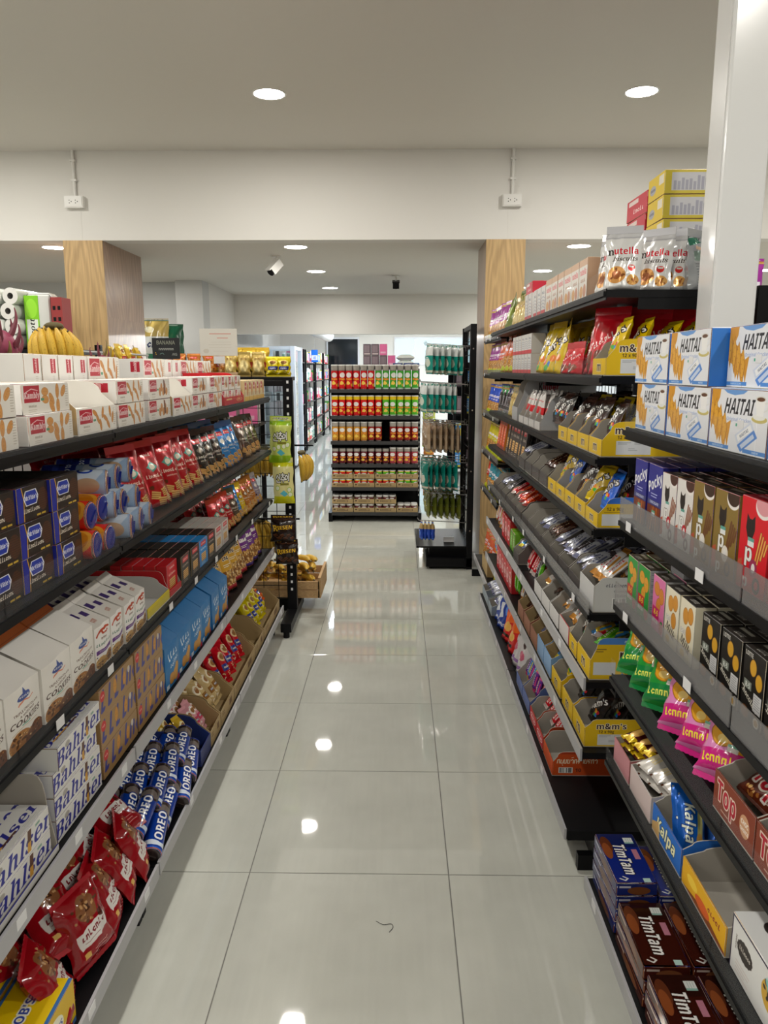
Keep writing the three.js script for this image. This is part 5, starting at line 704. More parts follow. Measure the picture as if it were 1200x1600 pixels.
for (let l = 0; l < 2; l++) for (let c = 0; c < 4; c++) for (let r = 0; r < 6 - l; r++) ore(-0.672 - 0.027 - r * 0.058 - l * 0.03 + rr(-0.004, 0.004), 0.178 + l * 0.05 + rr(0, 0.006), -1.985 - c * 0.128 + rr(-0.012, 0.012), PI + 0.12 + rr(-0.1, 0.1), { rx: -0.2 + rr(-0.04, 0.04), rz: 0.5 + rr(-0.25, 0.25), tag: (l ? 'upper layer, ' : 'lower layer, ') + ORD[r] + ' from the edge, ' + ORD[c] + ' rank' });
const kt = (w, lab, o = {}) => kind('display_tray', lab, 'display tray', null, () => trayThing(w, 0.125, 0.36, { out: '#94805f', inside: '#94805f', lip: A.kraftLip, lipH: 0.055, cut: 0.35, ...o }));
const packs = (art1, lab, grp, W, H, D, seed) => kind('snack_roll', lab, 'snack pack', grp, () => flowThing(W, H, D, { f: art1 }, { round: 1, fin: 'film', seed, nu: 10, nv: 12, wr: 0.0012 }));
const inTray = (fn, z, w, rows, cols, y = 0.166, dx = 0.06, rx = -0.6) => { for (let r = 0; r < rows; r++) for (let c = 0; c < cols; c++) fn(-0.715 - r * dx + rr(-0.006, 0.006), y + rr(0, 0.012), z - w / 2 + (c + 0.5) * (w / cols) + rr(-0.004, 0.004), OUT_L - 0.2 + rr(-0.3, 0.3), { rx: rx + rr(-0.1, 0.1) }); };
L(kt(0.135, 'kraft tray with navy printed back holding gold packs', { inside: A.oreoTray, out: '#16285c', lip: '#3a3f5c' }), 0.36, -0.664, 0.161, -2.47, { j: 0 }); inTray(packs(A.rGold, 'gold snack pack in the navy backed tray', 'gold snack packs', 0.042, 0.14, 0.04, 2), -2.47, 0.12, 2, 2);
L(kt(0.15, 'kraft tray holding a few pale pink packs'), 0.36, -0.664, 0.161, -2.62, { j: 0 }); inTray(packs(A.rPink, 'pale pink snack pack in a kraft tray', 'pink snack packs', 0.042, 0.14, 0.04, 3), -2.62, 0.13, 2, 3);
L(kt(0.23, 'kraft tray filled with cream coloured packs'), 0.36, -0.664, 0.161, -2.82, { j: 0 }); inTray(packs(A.rCream, 'cream coloured snack pack piled in a kraft tray', 'cream snack packs', 0.05, 0.16, 0.045, 4), -2.82, 0.21, 4, 4, 0.18);
L(kt(0.46, 'wide kraft tray filled with red snack rolls'), 0.36, -0.664, 0.161, -3.175, { j: 0 }); inTray(packs(A.rRed, 'red snack roll with navy panel piled in a wide kraft tray', 'red snack rolls', 0.048, 0.165, 0.045, 5), -3.175, 0.44, 4, 6, 0.185);
L(kt(0.22, 'empty kraft tray between the red rolls and the yellow packs'), 0.36, -0.664, 0.161, -3.53, { j: 0 });
L(kt(0.5, 'kraft tray filled with yellow snack packs at the deck end'), 0.36, -0.664, 0.161, -3.91, { j: 0 }); inTray(packs(A.rYellow, 'yellow snack pack piled in a kraft tray', 'yellow snack packs', 0.055, 0.165, 0.045, 6), -3.87, 0.4, 3, 5, 0.19); packs(A.rOrange, 'single orange snack pack on the yellow packs', null, 0.055, 0.13, 0.04, 7)(-0.735, 0.24, -4.08, OUT_L, { rx: -0.9 });

// --- next aisle side: goods seen through the wire back, fruit on top ---
const orangeBx = kind('storage_carton', 'orange carton seen through the wire back beside the dark cartons', 'carton', null, () => cartonThing(0.25, 0.14, 0.2, { f: A.rOrange, s: '#b5592a', b: '#a8522c' }));
orangeBx(-1.32, 1.001, -1.75, -PI / 2);
const whiteBx = kind('storage_carton', 'white carton seen through the wire back behind the red pouches', 'carton', 'white cartons behind the wire back', () => cartonThing(0.3, 0.2, 0.2, { f: A.kamEnd, s: '#cfccc6', b: '#d6d3cc' }));
for (const z of [-2.5, -2.85, -3.3, -3.7]) whiteBx(-1.32, 1.001, z, -PI / 2);
const yelBx = kind('storage_carton', 'yellow carton seen through the wire back', 'carton', null, () => cartonThing(0.16, 0.15, 0.2, { f: A.jacobF, s: '#c9a62a' })); yelBx(-1.32, 1.001, -2.2, -PI / 2);
// ======================= right gondolas =======================
const RB = 0.97;
const nearShelves = [[1.355, 0.42, 'clear', 0.06], [1.135, 0.42, 'smoke', 0.055], [0.92, 0.42, 'smoke', 0.055], [0.73, 0.42, 'clear', 0.045], [0.50, 0.42, 'clear', 0.035], [0.15, 0.455, 'rail', 0.008]];
const farShelves = [[1.70, 0.42, 'clear', 0.05], [1.475, 0.42, 'clear', 0.045], [1.255, 0.42, 'clear', 0.05], [1.055, 0.42, 'clear', 0.045], [0.81, 0.42, 'smoke', 0.035], [0.605, 0.42, 'rail', 0.012], [0.385, 0.42, 'rail', 0.012], [0.13, 0.455, 'rail', 0.006]];
gondola('gondola_bay', 'black shelving bay holding the cracker cartons in front of the white column', -1, RB, -1.86, -0.5, nearShelves, { top: 1.46 });
gondola('gondola_bay', 'tall black shelving bay beside the white column with yellow candy trays', -1, RB, -3.35, -2.1, farShelves, { top: 1.71 });
gondola('gondola_bay', 'tall black shelving bay between the candy trays and the nut bay', -1, RB, -4.6, -3.351, farShelves, { top: 1.85 });
gondola('gondola_bay', 'narrow black shelving bay of nut pouches beside the hook rack', -1, RB, -5.5, -4.62, [[1.69, 0.36, 'smoke', 0.03], [1.46, 0.36, 'smoke', 0.03], [1.19, 0.36, 'smoke', 0.03], [0.93, 0.36, 'smoke', 0.03], [0.67, 0.36, 'smoke', 0.03], [0.16, 0.40, 'rail', 0.01]], { top: 1.8 });
const Rr = (fn, d, xf, y, z, o = {}) => fn(xf + d / 2, y, z, OUT_R + (o.j ?? rr(-0.02, 0.02)), o);

// --- near bay, first shelf: cracker cartons ---
const hai = kind('cracker_carton', 'white cracker carton with golden crackers, lower layer', 'carton', 'white cracker cartons of the lower layer', () => { const g = cartonThing(0.212, 0.106, 0.16, { f: A.haiF, l: A.haiS, r: A.haiS, t: A.haiT, s: '#dcdee4' }, { c: 0.0014 }); const s = part('price_sticker', bx(0.004, 0.026, 0.042, 0.056, 0.0798, 0.0806), M.tag, g); s.userData.label = 'small white price sticker'; return g; });
[-1.745, -1.525, -1.30, -0.85].forEach((z, i) => Rr(hai, 0.16, 0.566, 1.3555, z, { tag: ORD[i] + ' from the column' }));
for (const [z, dx, l] of [[-1.76, 0, 'upper layer beside the white column'], [-1.535, 0.0, 'upper layer with its blue side showing'], [-1.318, 0.03, 'upper layer set back from the edge'], [-1.10, 0.03, 'upper layer at the end of the row']]) Rr(hai, 0.16, 0.566 + dx, 1.4622, z, { label: 'white cracker carton with golden crackers, ' + l, group: 'white cracker cartons of the upper layer' });
const haiO = kind('cracker_carton', 'white cracker carton with orange lettering at the foot', 'carton', null, () => cartonThing(0.212, 0.106, 0.16, { f: A.haiF, s: '#b5622c' })); Rr(haiO, 0.16, 0.566, 1.3555, -1.075);
// --- second shelf: stick biscuit cartons in deep rows ---
const stk = (k, side, top, w, h, lab, grp, name = 'stick_biscuit_carton') => kind(name, lab, 'carton', grp, () => cartonThing(w, h, 0.034, { f: A[k], l: side, r: side, t: top, s: side }, { c: 0.001, flap: 0 }));
const pk = stk('pocky', A.pockyS, '#20205c', 0.092, 0.15, 'tall navy stick biscuit carton with slanting white lettering', 'navy stick biscuit cartons');
const pw = stk('popWhite', '#cfcac4', A.popTop, 0.084, 0.142, 'white stick biscuit carton with round black and red letters', 'white stick biscuit cartons');
const pg = stk('popGold', '#6b5a33', A.popTop, 0.094, 0.15, 'olive gold stick biscuit carton with round letters', 'gold stick biscuit cartons');
const pr = stk('popRed', A.popRedS, A.popTopRed, 0.102, 0.155, 'glossy red stick biscuit carton with round letters', 'red stick biscuit cartons');
const rowR = (fn, zs, n, y, dx, x0, d = 0.034, o = {}) => { zs.forEach((z, c) => { for (let i = 0; i < n; i++) Rr(fn, d, x0 + i * dx, y, z + rr(-0.003, 0.003), { ...o, tag: (i ? ORD[i] + ' from the front' : 'front one') + (zs.length > 1 ? ', ' + ORD[c] + ' column' : '') }); }); };
rowR(pk, [-1.80, -1.70], 8, 1.136, 0.038, 0.572); rowR(pw, [-1.61, -1.52], 8, 1.136, 0.038, 0.572); rowR(pg, [-1.425, -1.325], 8, 1.136, 0.038, 0.572); rowR(pr, [-1.215, -1.108], 8, 1.136, 0.038, 0.572);
const py = kind('snack_pouch', 'yellow snack pouch beside the red stick biscuit cartons', 'pouch', 'yellow pouches by the red cartons', () => pouchThing(0.12, 0.16, 0.05, { f: A.yelPouch, head: '#c2a424' }, { seed: 3 })); for (const x of [0.6, 0.68]) py(x, 1.137, -0.98, OUT_R);
// --- third shelf: small biscuit cartons ---
const be = (k, side, lab, grp, d = 0.04) => kind('mini_biscuit_carton', lab, 'carton', grp, () => cartonThing(0.078, 0.125, d, { f: A[k], l: side, r: side, t: A.bearTop, s: side }, { c: 0.001, flap: 0 }));
const bg = be('bearGreen', A.strip, 'green mini biscuit carton with red panel', 'green mini biscuit cartons'), bp = be('bearPink', A.strip, 'pink mini biscuit carton with berry print', 'pink mini biscuit cartons'), bm = be('bearMilk', '#cfc8b0', 'cream mini biscuit carton lettered Milk', 'cream mini biscuit cartons'), bb = be('bearBlack', '#141210', 'black mini biscuit carton with white notice', 'black mini biscuit cartons');
rowR(bg, [-1.815, -1.73], 5, 0.921, 0.044, 0.572, 0.04); rowR(bp, [-1.635], 5, 0.921, 0.044, 0.575, 0.04); rowR(bm, [-1.545, -1.46], 6, 0.921, 0.044, 0.572, 0.04); rowR(bb, [-1.36, -1.275, -1.185, -1.1, -1.0], 7, 0.921, 0.044, 0.578, 0.04);
for (const [z, x] of [[-1.66, 0.62], [-1.61, 0.66], [-1.63, 0.72]]) bp(x, 1.0475, z, OUT_R, { rx: -PI / 2 + 0.0, label: 'pink mini biscuit carton lying flat on the standing pink ones', group: 'pink cartons lying flat' });
// --- fourth shelf: green and pink snack bags, brown wafer trays ---
const bagK = (k, edge, lab, grp, s) => kind('snack_bag', lab, 'bag', grp, () => flowThing(0.105, 0.145, 0.062, { f: A[k], end: edge }, { fin: 'film', seed: s, wr: 0.0035 }));
const gB = bagK('bagGreen', '#1f6a3a', 'green snack bag with yellow lettering leaning on the fourth shelf', 'green snack bags', 3), pB = bagK('bagPink', '#a82a6c', 'pink snack bag with yellow lettering', 'pink snack bags', 5);
for (let r = 0; r < 4; r++) { [-1.80, -1.70, -1.60].forEach((z, c) => gB(0.588 + r * 0.062, 0.745, z + rr(-0.01, 0.01), OUT_R + 0.7 + rr(-0.1, 0.1), { rx: -0.5 + rr(-0.1, 0.1), tag: ORD[r] + ' rank, ' + ORD[c] + ' file' })); [-1.50, -1.40, -1.31].forEach((z, c) => pB(0.588 + r * 0.062, 0.745, z + rr(-0.01, 0.01), OUT_R + 0.7 + rr(-0.1, 0.1), { rx: -0.5 + rr(-0.1, 0.1), tag: ORD[r] + ' rank, ' + ORD[c] + ' from the green bags' })); }
const topTray = kind('display_tray', 'brown display tray lettered Top with chocolate wafers', 'display tray', 'brown wafer trays', () => trayThing(0.155, 0.09, 0.36, { out: '#6a3626', inside: '#928d85', lip: A.topTray, lipH: 0.07, cut: 0.2 }));
const topBag = kind('chocolate_wafer', 'brown chocolate wafer pack with red round lettering in a brown tray', 'wafer pack', 'brown chocolate wafer packs', () => flowThing(0.13, 0.085, 0.022, { f: A.topBag, end: '#3d1d14' }, { fin: 'foil', seed: 4, wr: 0.0018, end: 0.006 }));
for (const z of [-1.18, -1.02]) { Rr(topTray, 0.36, 0.562, 0.731, z, { j: 0 }); for (let r = 0; r < 5; r++) { topBag(0.60 + r * 0.06, 0.775 + 0.012 * (r % 2), z + rr(-0.008, 0.008), OUT_R + rr(-0.1, 0.1), { rx: -0.95 + rr(-0.1, 0.1) }); } topBag(0.64, 0.815, z, OUT_R + 0.3, { rx: -1.25 }); }
// --- fifth shelf: trays of bars, empty tray, white cookie cartons ---
const barThing = (k, W, H, D, seed, lab, grp, fin = 'foil', name = 'chocolate_bar') => kind(name, lab, 'chocolate bar', grp, () => flowThing(W, H, D, { f: A[k] }, { fin, seed, nu: 7, nv: 8, wr: 0.0012, end: 0.006 }));
const trayR = (lab, w, h, d, o) => kind('display_tray', lab, 'display tray', null, () => trayThing(w, h, d, o));
Rr(trayR('pale printed tray holding dark red and yellow bars', 0.13, 0.07, 0.34, { out: '#8c5a5a', inside: '#928d85', lip: A.darkBar && '#a8767a', lipH: 0.06 }), 0.34, 0.562, 0.501, -1.785, { j: 0 });
const dBar = barThing('darkBar', 0.05, 0.16, 0.022, 3, 'dark red bar with yellow swoosh in the pale tray', 'dark red bars', 'foil', 'wafer_bar'); for (let i = 0; i < 6; i++) dBar(0.578 + 0.012 * (i % 3), 0.545 + 0.022 * Math.floor(i / 3), -1.825 + (i % 3) * 0.04, OUT_R + rr(-0.25, 0.25), { rx: -1.3 + rr(-0.08, 0.08) });
Rr(trayR('white display tray holding white wafer bars', 0.15, 0.075, 0.34, { out: '#b5aeac', inside: '#928d85', lip: '#b9a9a6', lipH: 0.06 }), 0.34, 0.562, 0.501, -1.635, { j: 0 });
const wBar = barThing('whiteBar', 0.055, 0.17, 0.02, 4, 'white wafer bar with crimson lettering in the white tray', 'white wafer bars', 'foil', 'wafer_bar'); for (let i = 0; i < 6; i++) wBar(0.578 + 0.012 * (i % 3), 0.545 + 0.022 * Math.floor(i / 3), -1.68 + (i % 3) * 0.044, OUT_R + 0.2 + rr(-0.15, 0.15), { rx: -1.32 + rr(-0.06, 0.06) });
Rr(trayR('blue display tray lettered with the wafer name', 0.17, 0.08, 0.34, { out: '#24579c', inside: '#928d85', side: A.kalpaTray, lip: A.kalpaTray, lipH: 0.06, cut: 0.15 }), 0.34, 0.562, 0.501, -1.46, { j: 0 });
const kBar = barThing('kalpa', 0.055, 0.125, 0.02, 5, 'blue wafer bar leaning in the blue tray', 'blue wafer bars', 'foil', 'wafer_bar'); for (let i = 0; i < 4; i++) for (let r = 0; r < 2; r++) kBar(0.605 + i * 0.062, 0.515, -1.43 - r * 0.03, -0.25 + rr(-0.1, 0.1), { rx: -0.62 });
Rr(trayR('empty grey lined display tray with orange yellow print', 0.2, 0.075, 0.34, { out: '#b9882a', inside: '#928d85', lip: A.yelTray, side: '#8a867c', lipH: 0.055, cut: 0.3 }), 0.34, 0.562, 0.501, -1.265, { j: 0 });
const dor = kind('cookie_carton', 'white cookie carton with black edge', 'carton', 'white cookie cartons with black edge', () => cartonThing(0.2, 0.1, 0.1, { f: A.dorF, t: A.dorT, l: '#cfcfce', r: '#cfcfce', s: '#cfcfce' }, { c: 0.0014, flap: 0 }));
for (const [x, y] of [[0.566, 0.501], [0.668, 0.501], [0.668, 0.6015]]) for (const z of [-1.055, -0.85]) Rr(dor, 0.1, x, y, z, { j: 0, tag: (x < 0.6 ? 'front' : y > 0.55 ? 'stacked on the rear one' : 'rear') + (z < -1 ? ', beside the empty tray' : ', second from the empty tray') });
// --- base deck: flat chocolate biscuit packs ---
const tim = (k, sd, lab, grp) => kind('chocolate_biscuit_pack', lab, 'biscuit pack', grp, () => cartonThing(0.2, 0.034, 0.1, { f: A[sd], b: A[sd], t: A[k], s: A[sd] }, { c: 0.003, fin: 'film', flap: 0 }));
const tB = tim('timBlue', 'timSideB', 'navy chocolate biscuit pack with white lettering', 'navy chocolate biscuit packs'), tN = tim('timBrown', 'timSideN', 'brown chocolate biscuit pack with white lettering', 'brown chocolate biscuit packs');
for (const x of [0.525, 0.63, 0.735]) { for (let i = 0; i < (x < 0.6 ? 4 : 3); i++) Rr(tB, 0.1, x, 0.151 + i * 0.0345, -1.75, { j: rr(-0.03, 0.03), tag: ORD[i] + ' from the deck, ' + (x < 0.6 ? 'outer' : x < 0.7 ? 'middle' : 'inner') + ' column' }); for (const z of [-1.53, -1.31, -1.09]) for (let i = 0; i < 3; i++) Rr(tN, 0.1, x, 0.151 + i * 0.0345, z, { j: rr(-0.03, 0.03), tag: ORD[i] + ' from deck, ' + (x < 0.6 ? 'outer' : x < 0.7 ? 'middle' : 'inner') + ' column, ' + (z < -1.5 ? 'beside the navy packs' : z < -1.2 ? 'middle stack' : 'last stack') }); }

// ======================= far bays =======================
// --- top shelf ---
const nu = kind('biscuit_pouch', 'silver topped white pouch with red lettering', 'pouch', 'white biscuit pouches at the end of the top shelf', () => pouchThing(0.096, 0.172, 0.05, { f: A.nutella, head: '#a5a5a8' }, { fin: 'foil', seed: 3, wr: 0.003, head: 0.02 }));
for (const [x, z, a, t] of [[0.604, -2.16, -0.3, 'at the shelf corner'], [0.70, -2.20, -0.7, 'next to the corner one'], [0.752, -2.21, -0.6, 'beside the silver pouches'], [0.60, -2.27, -0.9, 'behind the corner one']]) nu(x, 1.702, z, a, { rx: -0.12, tag: t });
const si = kind('biscuit_pouch', 'crumpled silver pouch turned back to front on the top shelf', 'pouch', 'silver pouches by the column', () => pouchThing(0.105, 0.165, 0.06, { f: A.silver, head: '#97999b' }, { fin: 'foil', seed: 9, wr: 0.006 })); for (const [x, z, a] of [[0.82, -2.19, 0.7], [0.885, -2.22, 0.9], [0.79, -2.27, 0.2]]) si(x, 1.702, z, a, { rx: -0.08 });
const nb = kind('biscuit_carton', 'white carton with red lettering and tan top band on the high shelf', 'carton', 'white and tan cartons on the high shelf', () => cartonThing(0.105, 0.125, 0.05, { f: A.nutBox, s: '#b5947a', t: '#a8866c' }, { c: 0.001 })); for (let c = 0; c < 6; c++) for (let r = 0; r < 2; r++) Rr(nb, 0.05, 0.57 + r * 0.055, 1.701, -2.47 - c * 0.11);
const wd = kind('chocolate_carton', 'small white carton with grey pattern on the high shelf', 'carton', 'small white cartons on the high shelf', () => cartonThing(0.08, 0.115, 0.05, { f: A.whiteDuo, s: '#c4c2be' }, { c: 0.001 })); for (const z of [-3.13, -3.22, -3.31]) Rr(wd, 0.05, 0.57, 1.701, z);
const rc = kind('chocolate_carton', 'red lidded carton beside the gold packs on the high shelf', 'carton', null, () => cartonThing(0.16, 0.05, 0.1, { f: A.redBoxE, s: '#9c2334' })); Rr(rc, 0.1, 0.575, 1.8165, -3.5); for (const z of [-3.44, -3.53]) Rr(wd, 0.05, 0.57, 1.701, z, { label: 'small white carton carrying the red lidded carton', group: 'cartons under the red lid' });
const gp = kind('chocolate_pack', 'gold praline pack on the high shelf', 'pack', 'gold praline packs', () => pouchThing(0.075, 0.15, 0.045, { f: A.goldPack, head: '#a8905a' }, { fin: 'foil', seed: 4 })); for (let i = 0; i < 5; i++) for (const x of [0.6, 0.67]) gp(x, 1.701, -3.67 - i * 0.085, OUT_R + rr(-0.1, 0.1), { rx: -0.08 });
const ob = kind('snack_pouch', 'large olive green pouch on the high shelf', 'pouch', 'olive green pouches', () => pouchThing(0.2, 0.21, 0.08, { f: A.oliveBag, head: '#4f5a24' }, { fin: 'gloss', seed: 6, wr: 0.005 })); for (const [x, z] of [[0.72, -4.0], [0.66, -4.25], [0.76, -4.3], [0.64, -4.45]]) ob(x, 1.702, z, OUT_R + rr(-0.2, 0.2), { rx: -0.1 });
// cartons piled at the back of the high shelf
const yb = kind('chocolate_carton', 'flat yellow carton with silver skyline label, in the tall pile', 'carton', 'yellow cartons piled on the high shelf', () => cartonThing(0.2, 0.066, 0.15, { f: A.yelBoxF, l: A.yelBoxE, r: A.yelBoxE, s: '#b3a13c' }, { c: 0.0012 }));
for (let i = 0; i < 3; i++) yb(0.858, 1.852 + i * 0.0668, -2.405, rr(-0.02, 0.02), { label: 'flat yellow carton with silver skyline label, ' + ['lowest', 'middle', 'topmost'][i] + ' of the pile by the column' });
const rbx = kind('chocolate_carton', 'red carton piled behind the yellow cartons', 'carton', 'red cartons piled on the high shelf', () => cartonThing(0.2, 0.066, 0.2, { f: A.redBoxE, l: A.redBoxE, r: A.redBoxE, s: '#9c2334' }, { c: 0.0012 })); for (let i = 0; i < 5; i++) rbx(0.86, 1.701 + i * 0.0668, -2.60, rr(-0.03, 0.03));
const pb = kind('chocolate_carton', 'pink grey carton standing under the yellow cartons', 'carton', 'carton bases under the yellow pile', () => cartonThing(0.1, 0.15, 0.15, { f: A.pinkBox, l: '#9c2334', s: '#b98a92' })); pb(0.81, 1.701, -2.405); const yb2 = kind('chocolate_carton', 'upright yellow carton beside the pink grey one', 'carton', null, () => cartonThing(0.095, 0.15, 0.15, { f: A.yelBoxF, s: '#a8912f' })); yb2(0.911, 1.701, -2.405);
// --- second shelf ---
const mTray = kind('candy_tray', 'yellow candy display tray with white notice panel', 'display tray', 'yellow candy trays', () => trayThing(0.135, 0.095, 0.38, { out: '#c29f14', inside: '#928d85', side: A.mmSide, lip: A.mmLip, lipH: 0.045, cut: 0.16 }));
const mTrayB = kind('candy_tray', 'yellow candy display tray with blue top band', 'display tray', 'blue banded yellow candy trays', () => trayThing(0.135, 0.085, 0.36, { out: '#c29f14', inside: '#928d85', side: A.mmSideBlue, lip: A.mmLip, lipH: 0.04, cut: 0.16 }));
const mb = {}; for (const [k, a, lab] of [['n', 'mmBrown', 'dark brown candy bag with white lettering in a yellow tray'], ['y', 'mmYellow', 'yellow candy bag with white lettering in a yellow tray'], ['b', 'mmBlue', 'blue candy bag with white lettering in a yellow tray'], ['k', 'mmBlack', 'black candy bag with white lettering in a yellow tray']]) mb[k] = kind('candy_bag', lab, 'candy bag', lab.split(' candy')[0] + ' candy bags', () => flowThing(0.1, 0.125, 0.03, { f: A[a] }, { fin: 'gloss', seed: 3 + k.charCodeAt(0) % 6, nu: 7, nv: 8, wr: 0.003, end: 0.008 }));
const fillR = (fns, z, w, y, rows, x0 = 0.595, dx = 0.055, rx = -0.45, cols = 1, js = 0.2, lift = 0.042) => { for (let r = 0; r < rows; r++) for (let c = 0; c < cols; c++) fns[(r + c) % fns.length](x0 + r * dx + rr(-0.005, 0.005), y + lift, z - w / 2 + (c + 0.5) * (w / cols) + rr(-0.004, 0.004), OUT_R + rr(-js, js), { rx: rx + rr(-0.12, 0.12) }); };
Rr(mTray, 0.38, 0.558, 1.476, -2.18, { j: 0, tag: 'alone on the second shelf' }); fillR([mb.y], -2.18, 0.13, 1.476, 4);
const rp = kind('candy_pouch', 'tall red candy pouch with slanting white lettering', 'pouch', 'tall red candy pouches', () => pouchThing(0.13, 0.2, 0.07, { f: A.redPouch, head: '#93161f' }, { fin: 'gloss', seed: 5, wr: 0.004 })); for (const [x, z, a] of [[0.63, -2.36, -0.9], [0.74, -2.34, -0.5], [0.85, -2.36, -0.2], [0.64, -2.5, -1.3], [0.76, -2.5, -1.2]]) rp(x, 1.477, z, a, { rx: -0.08 });
const rk = kind('candy_pouch', 'short red candy pouch on the second high shelf', 'pouch', 'short red candy pouches', () => pouchThing(0.1, 0.11, 0.05, { f: A.redPouch, head: '#93161f' }, { fin: 'gloss', seed: 8 })); for (const z of [-2.64, -2.76]) for (const x of [0.6, 0.67]) rk(x, 1.477, z, OUT_R + rr(-0.2, 0.2), { rx: -0.1 });
const yp = kind('candy_pouch', 'tall yellow candy pouch with striped white lettering', 'pouch', 'tall yellow candy pouches', () => pouchThing(0.14, 0.2, 0.07, { f: A.yelPouch, head: '#b89a22' }, { fin: 'gloss', seed: 6, wr: 0.004 })); for (const [x, z] of [[0.61, -2.9], [0.7, -2.92], [0.61, -3.07], [0.7, -3.07], [0.61, -3.24], [0.7, -3.24]]) yp(x, 1.477, z, OUT_R + rr(-0.2, 0.2), { rx: -0.12 });
const w2 = kind('chocolate_carton', 'small white carton with red foot stacked two high', 'carton', 'small white cartons with red foot', () => cartonThing(0.085, 0.085, 0.06, { f: A.whiteDuo, s: '#c4c2be', u: '#a3222c' }, { c: 0.001 })); for (let c = 0; c < 6; c++) for (let i = 0; i < 2; i++) for (const x of [0.572, 0.636]) Rr(w2, 0.06, x, 1.476 + i * 0.0855, -3.42 - c * 0.09);
const rt = kind('candy_pouch', 'orange red nut pouch at the end of the second high shelf', 'pouch', 'orange red pouches', () => pouchThing(0.13, 0.2, 0.06, { f: A.nbOrange, head: '#a84a26' }, { seed: 7 })); for (const z of [-4.08, -4.24, -4.4]) for (const x of [0.61, 0.7]) rt(x, 1.477, z, OUT_R + rr(-0.1, 0.1), { rx: -0.1 });
// --- third shelf ---
[-2.18, -2.325, -2.47, -2.615].forEach((z, i) => { Rr(mTray, 0.38, 0.558, 1.256, z, { j: 0, tag: 'third shelf, ' + ORD[i] + ' from the column' }); fillR([mb.n, mb.y, mb.n], z, 0.13, 1.256, 6); });
fillR([mb.k, mb.n], -2.86, 0.3, 1.252, 5, 0.6, 0.06, -0.4, 3); for (const z of [-2.3, -2.45, -2.6, -2.75]) mb.k(0.82, 1.35, z, OUT_R + rr(-0.3, 0.3), { rx: -1.0, label: 'black candy bag lying on the yellow trays', group: 'black bags on the yellow trays' });
const kTray = kind('candy_tray', 'grey cut-away tray of red and white bars', 'display tray', 'grey trays of red and white bars', () => trayThing(0.12, 0.13, 0.38, { out: '#9a9a9b', inside: '#928d85', side: '#9a9a9b', lip: '#b5b2ae', lipH: 0.03, cut: 0.2 }));
const kBr = barThing('kinderBar', 0.045, 0.11, 0.018, 6, 'white and red bar standing in a grey cut-away tray', 'white and red bars', 'gloss'); for (let i = 0; i < 4; i++) { const z = -3.10 - i * 0.135; Rr(kTray, 0.38, 0.558, 1.256, z, { j: 0 }); fillR([kBr], z, 0.11, 1.256, 3, 0.585, 0.05, -0.2, 2, 0.05); }
const kBack = kind('candy_tray', 'tall grey display back lettered above the red and white bars', 'display tray', null, () => trayThing(0.16, 0.19, 0.36, { out: '#8f8f90', inside: '#928d85', side: A.kinder, lip: '#8f8f90', lipH: 0.06, cut: 0.2 })); Rr(kBack, 0.36, 0.558, 1.256, -3.70, { j: 0 });
const gp2 = (x, z) => gp(x, 1.256, z, OUT_R, { label: 'gold praline pack behind the grey display back', group: 'gold packs of the third shelf', rx: -0.05 }); for (const z of [-3.86, -3.95, -4.04]) gp2(0.6, z);
const bd = barThing('barDark', 0.04, 0.13, 0.016, 4, 'dark grey bar standing in a shelf row', 'dark grey bars', 'foil', 'toffee_bar'); fillR([bd], -4.3, 0.4, 1.252, 2, 0.59, 0.05, -0.2, 8, 0.05, 0.005);
// --- fourth shelf ---
[[-2.18, 'b'], [-2.325, 'y'], [-2.47, 'n'], [-2.615, 'b'], [-2.76, 'y']].forEach(([z, k], i) => { Rr(i ? mTray : mTrayB, i ? 0.38 : 0.36, 0.558, 1.056, z, { j: 0, tag: 'fourth shelf, ' + ORD[i] + ' from the column' }); fillR([mb[k], mb.n, mb.y], z, 0.13, 1.056, 5); });
const gTray = kind('candy_tray', 'dark grey display tray with plain card inside', 'display tray', 'dark grey trays', () => trayThing(0.15, 0.095, 0.37, { out: '#4d4946', inside: '#928d85', lip: '#3d3a38', lipH: 0.045, cut: 0.2 }));
const grey = (z, y, fns, rows = 3, cols = 3, o = {}) => { Rr(gTray, 0.37, 0.558, y, z, { j: 0 }); if (fns) fillR(fns, z, 0.14, y, rows + 1, 0.58, 0.058, o.rx ?? -1.15, cols, 0.55, 0.072); };
const bs = barThing('barSilver', 0.038, 0.115, 0.018, 5, 'silver wrapped bar piled in a dark grey tray', 'silver bars', 'foil', 'toffee_bar'), brd = barThing('barRed', 0.038, 0.115, 0.018, 6, 'red wrapped bar piled in a dark grey tray', 'red bars in grey trays'), bor = barThing('barOrange', 0.038, 0.115, 0.018, 7, 'orange red wrapped bar piled in a dark grey tray', 'orange red bars'), bbr = barThing('barBrown', 0.038, 0.115, 0.018, 3, 'brown wrapped bar piled in a tray', 'brown bars'), bwh = barThing('barWhite', 0.04, 0.13, 0.02, 4, 'white wrapped bar with red lettering in a white tray', 'white bars in white trays'), bbl = barThing('barBlue', 0.038, 0.115, 0.018, 5, 'light blue wrapped bar piled in a tray', 'light blue bars'), bpu = barThing('barPurple', 0.038, 0.1, 0.02, 6, 'purple wrapped bar standing in a pale tray', 'purple bars'), bgr = barThing('barGreen', 0.038, 0.1, 0.02, 7, 'bright green wrapped pack standing on the low shelf', 'green packs', 'foil', 'candy_tube'), bmu = barThing('barMulti', 0.038, 0.09, 0.022, 3, 'colourful small candy tube in a yellow tray', 'small candy tubes', 'foil', 'candy_tube'), bpi = barThing('barPink', 0.038, 0.1, 0.02, 4, 'rose pink wrapped bar on the low shelf', 'rose pink bars');
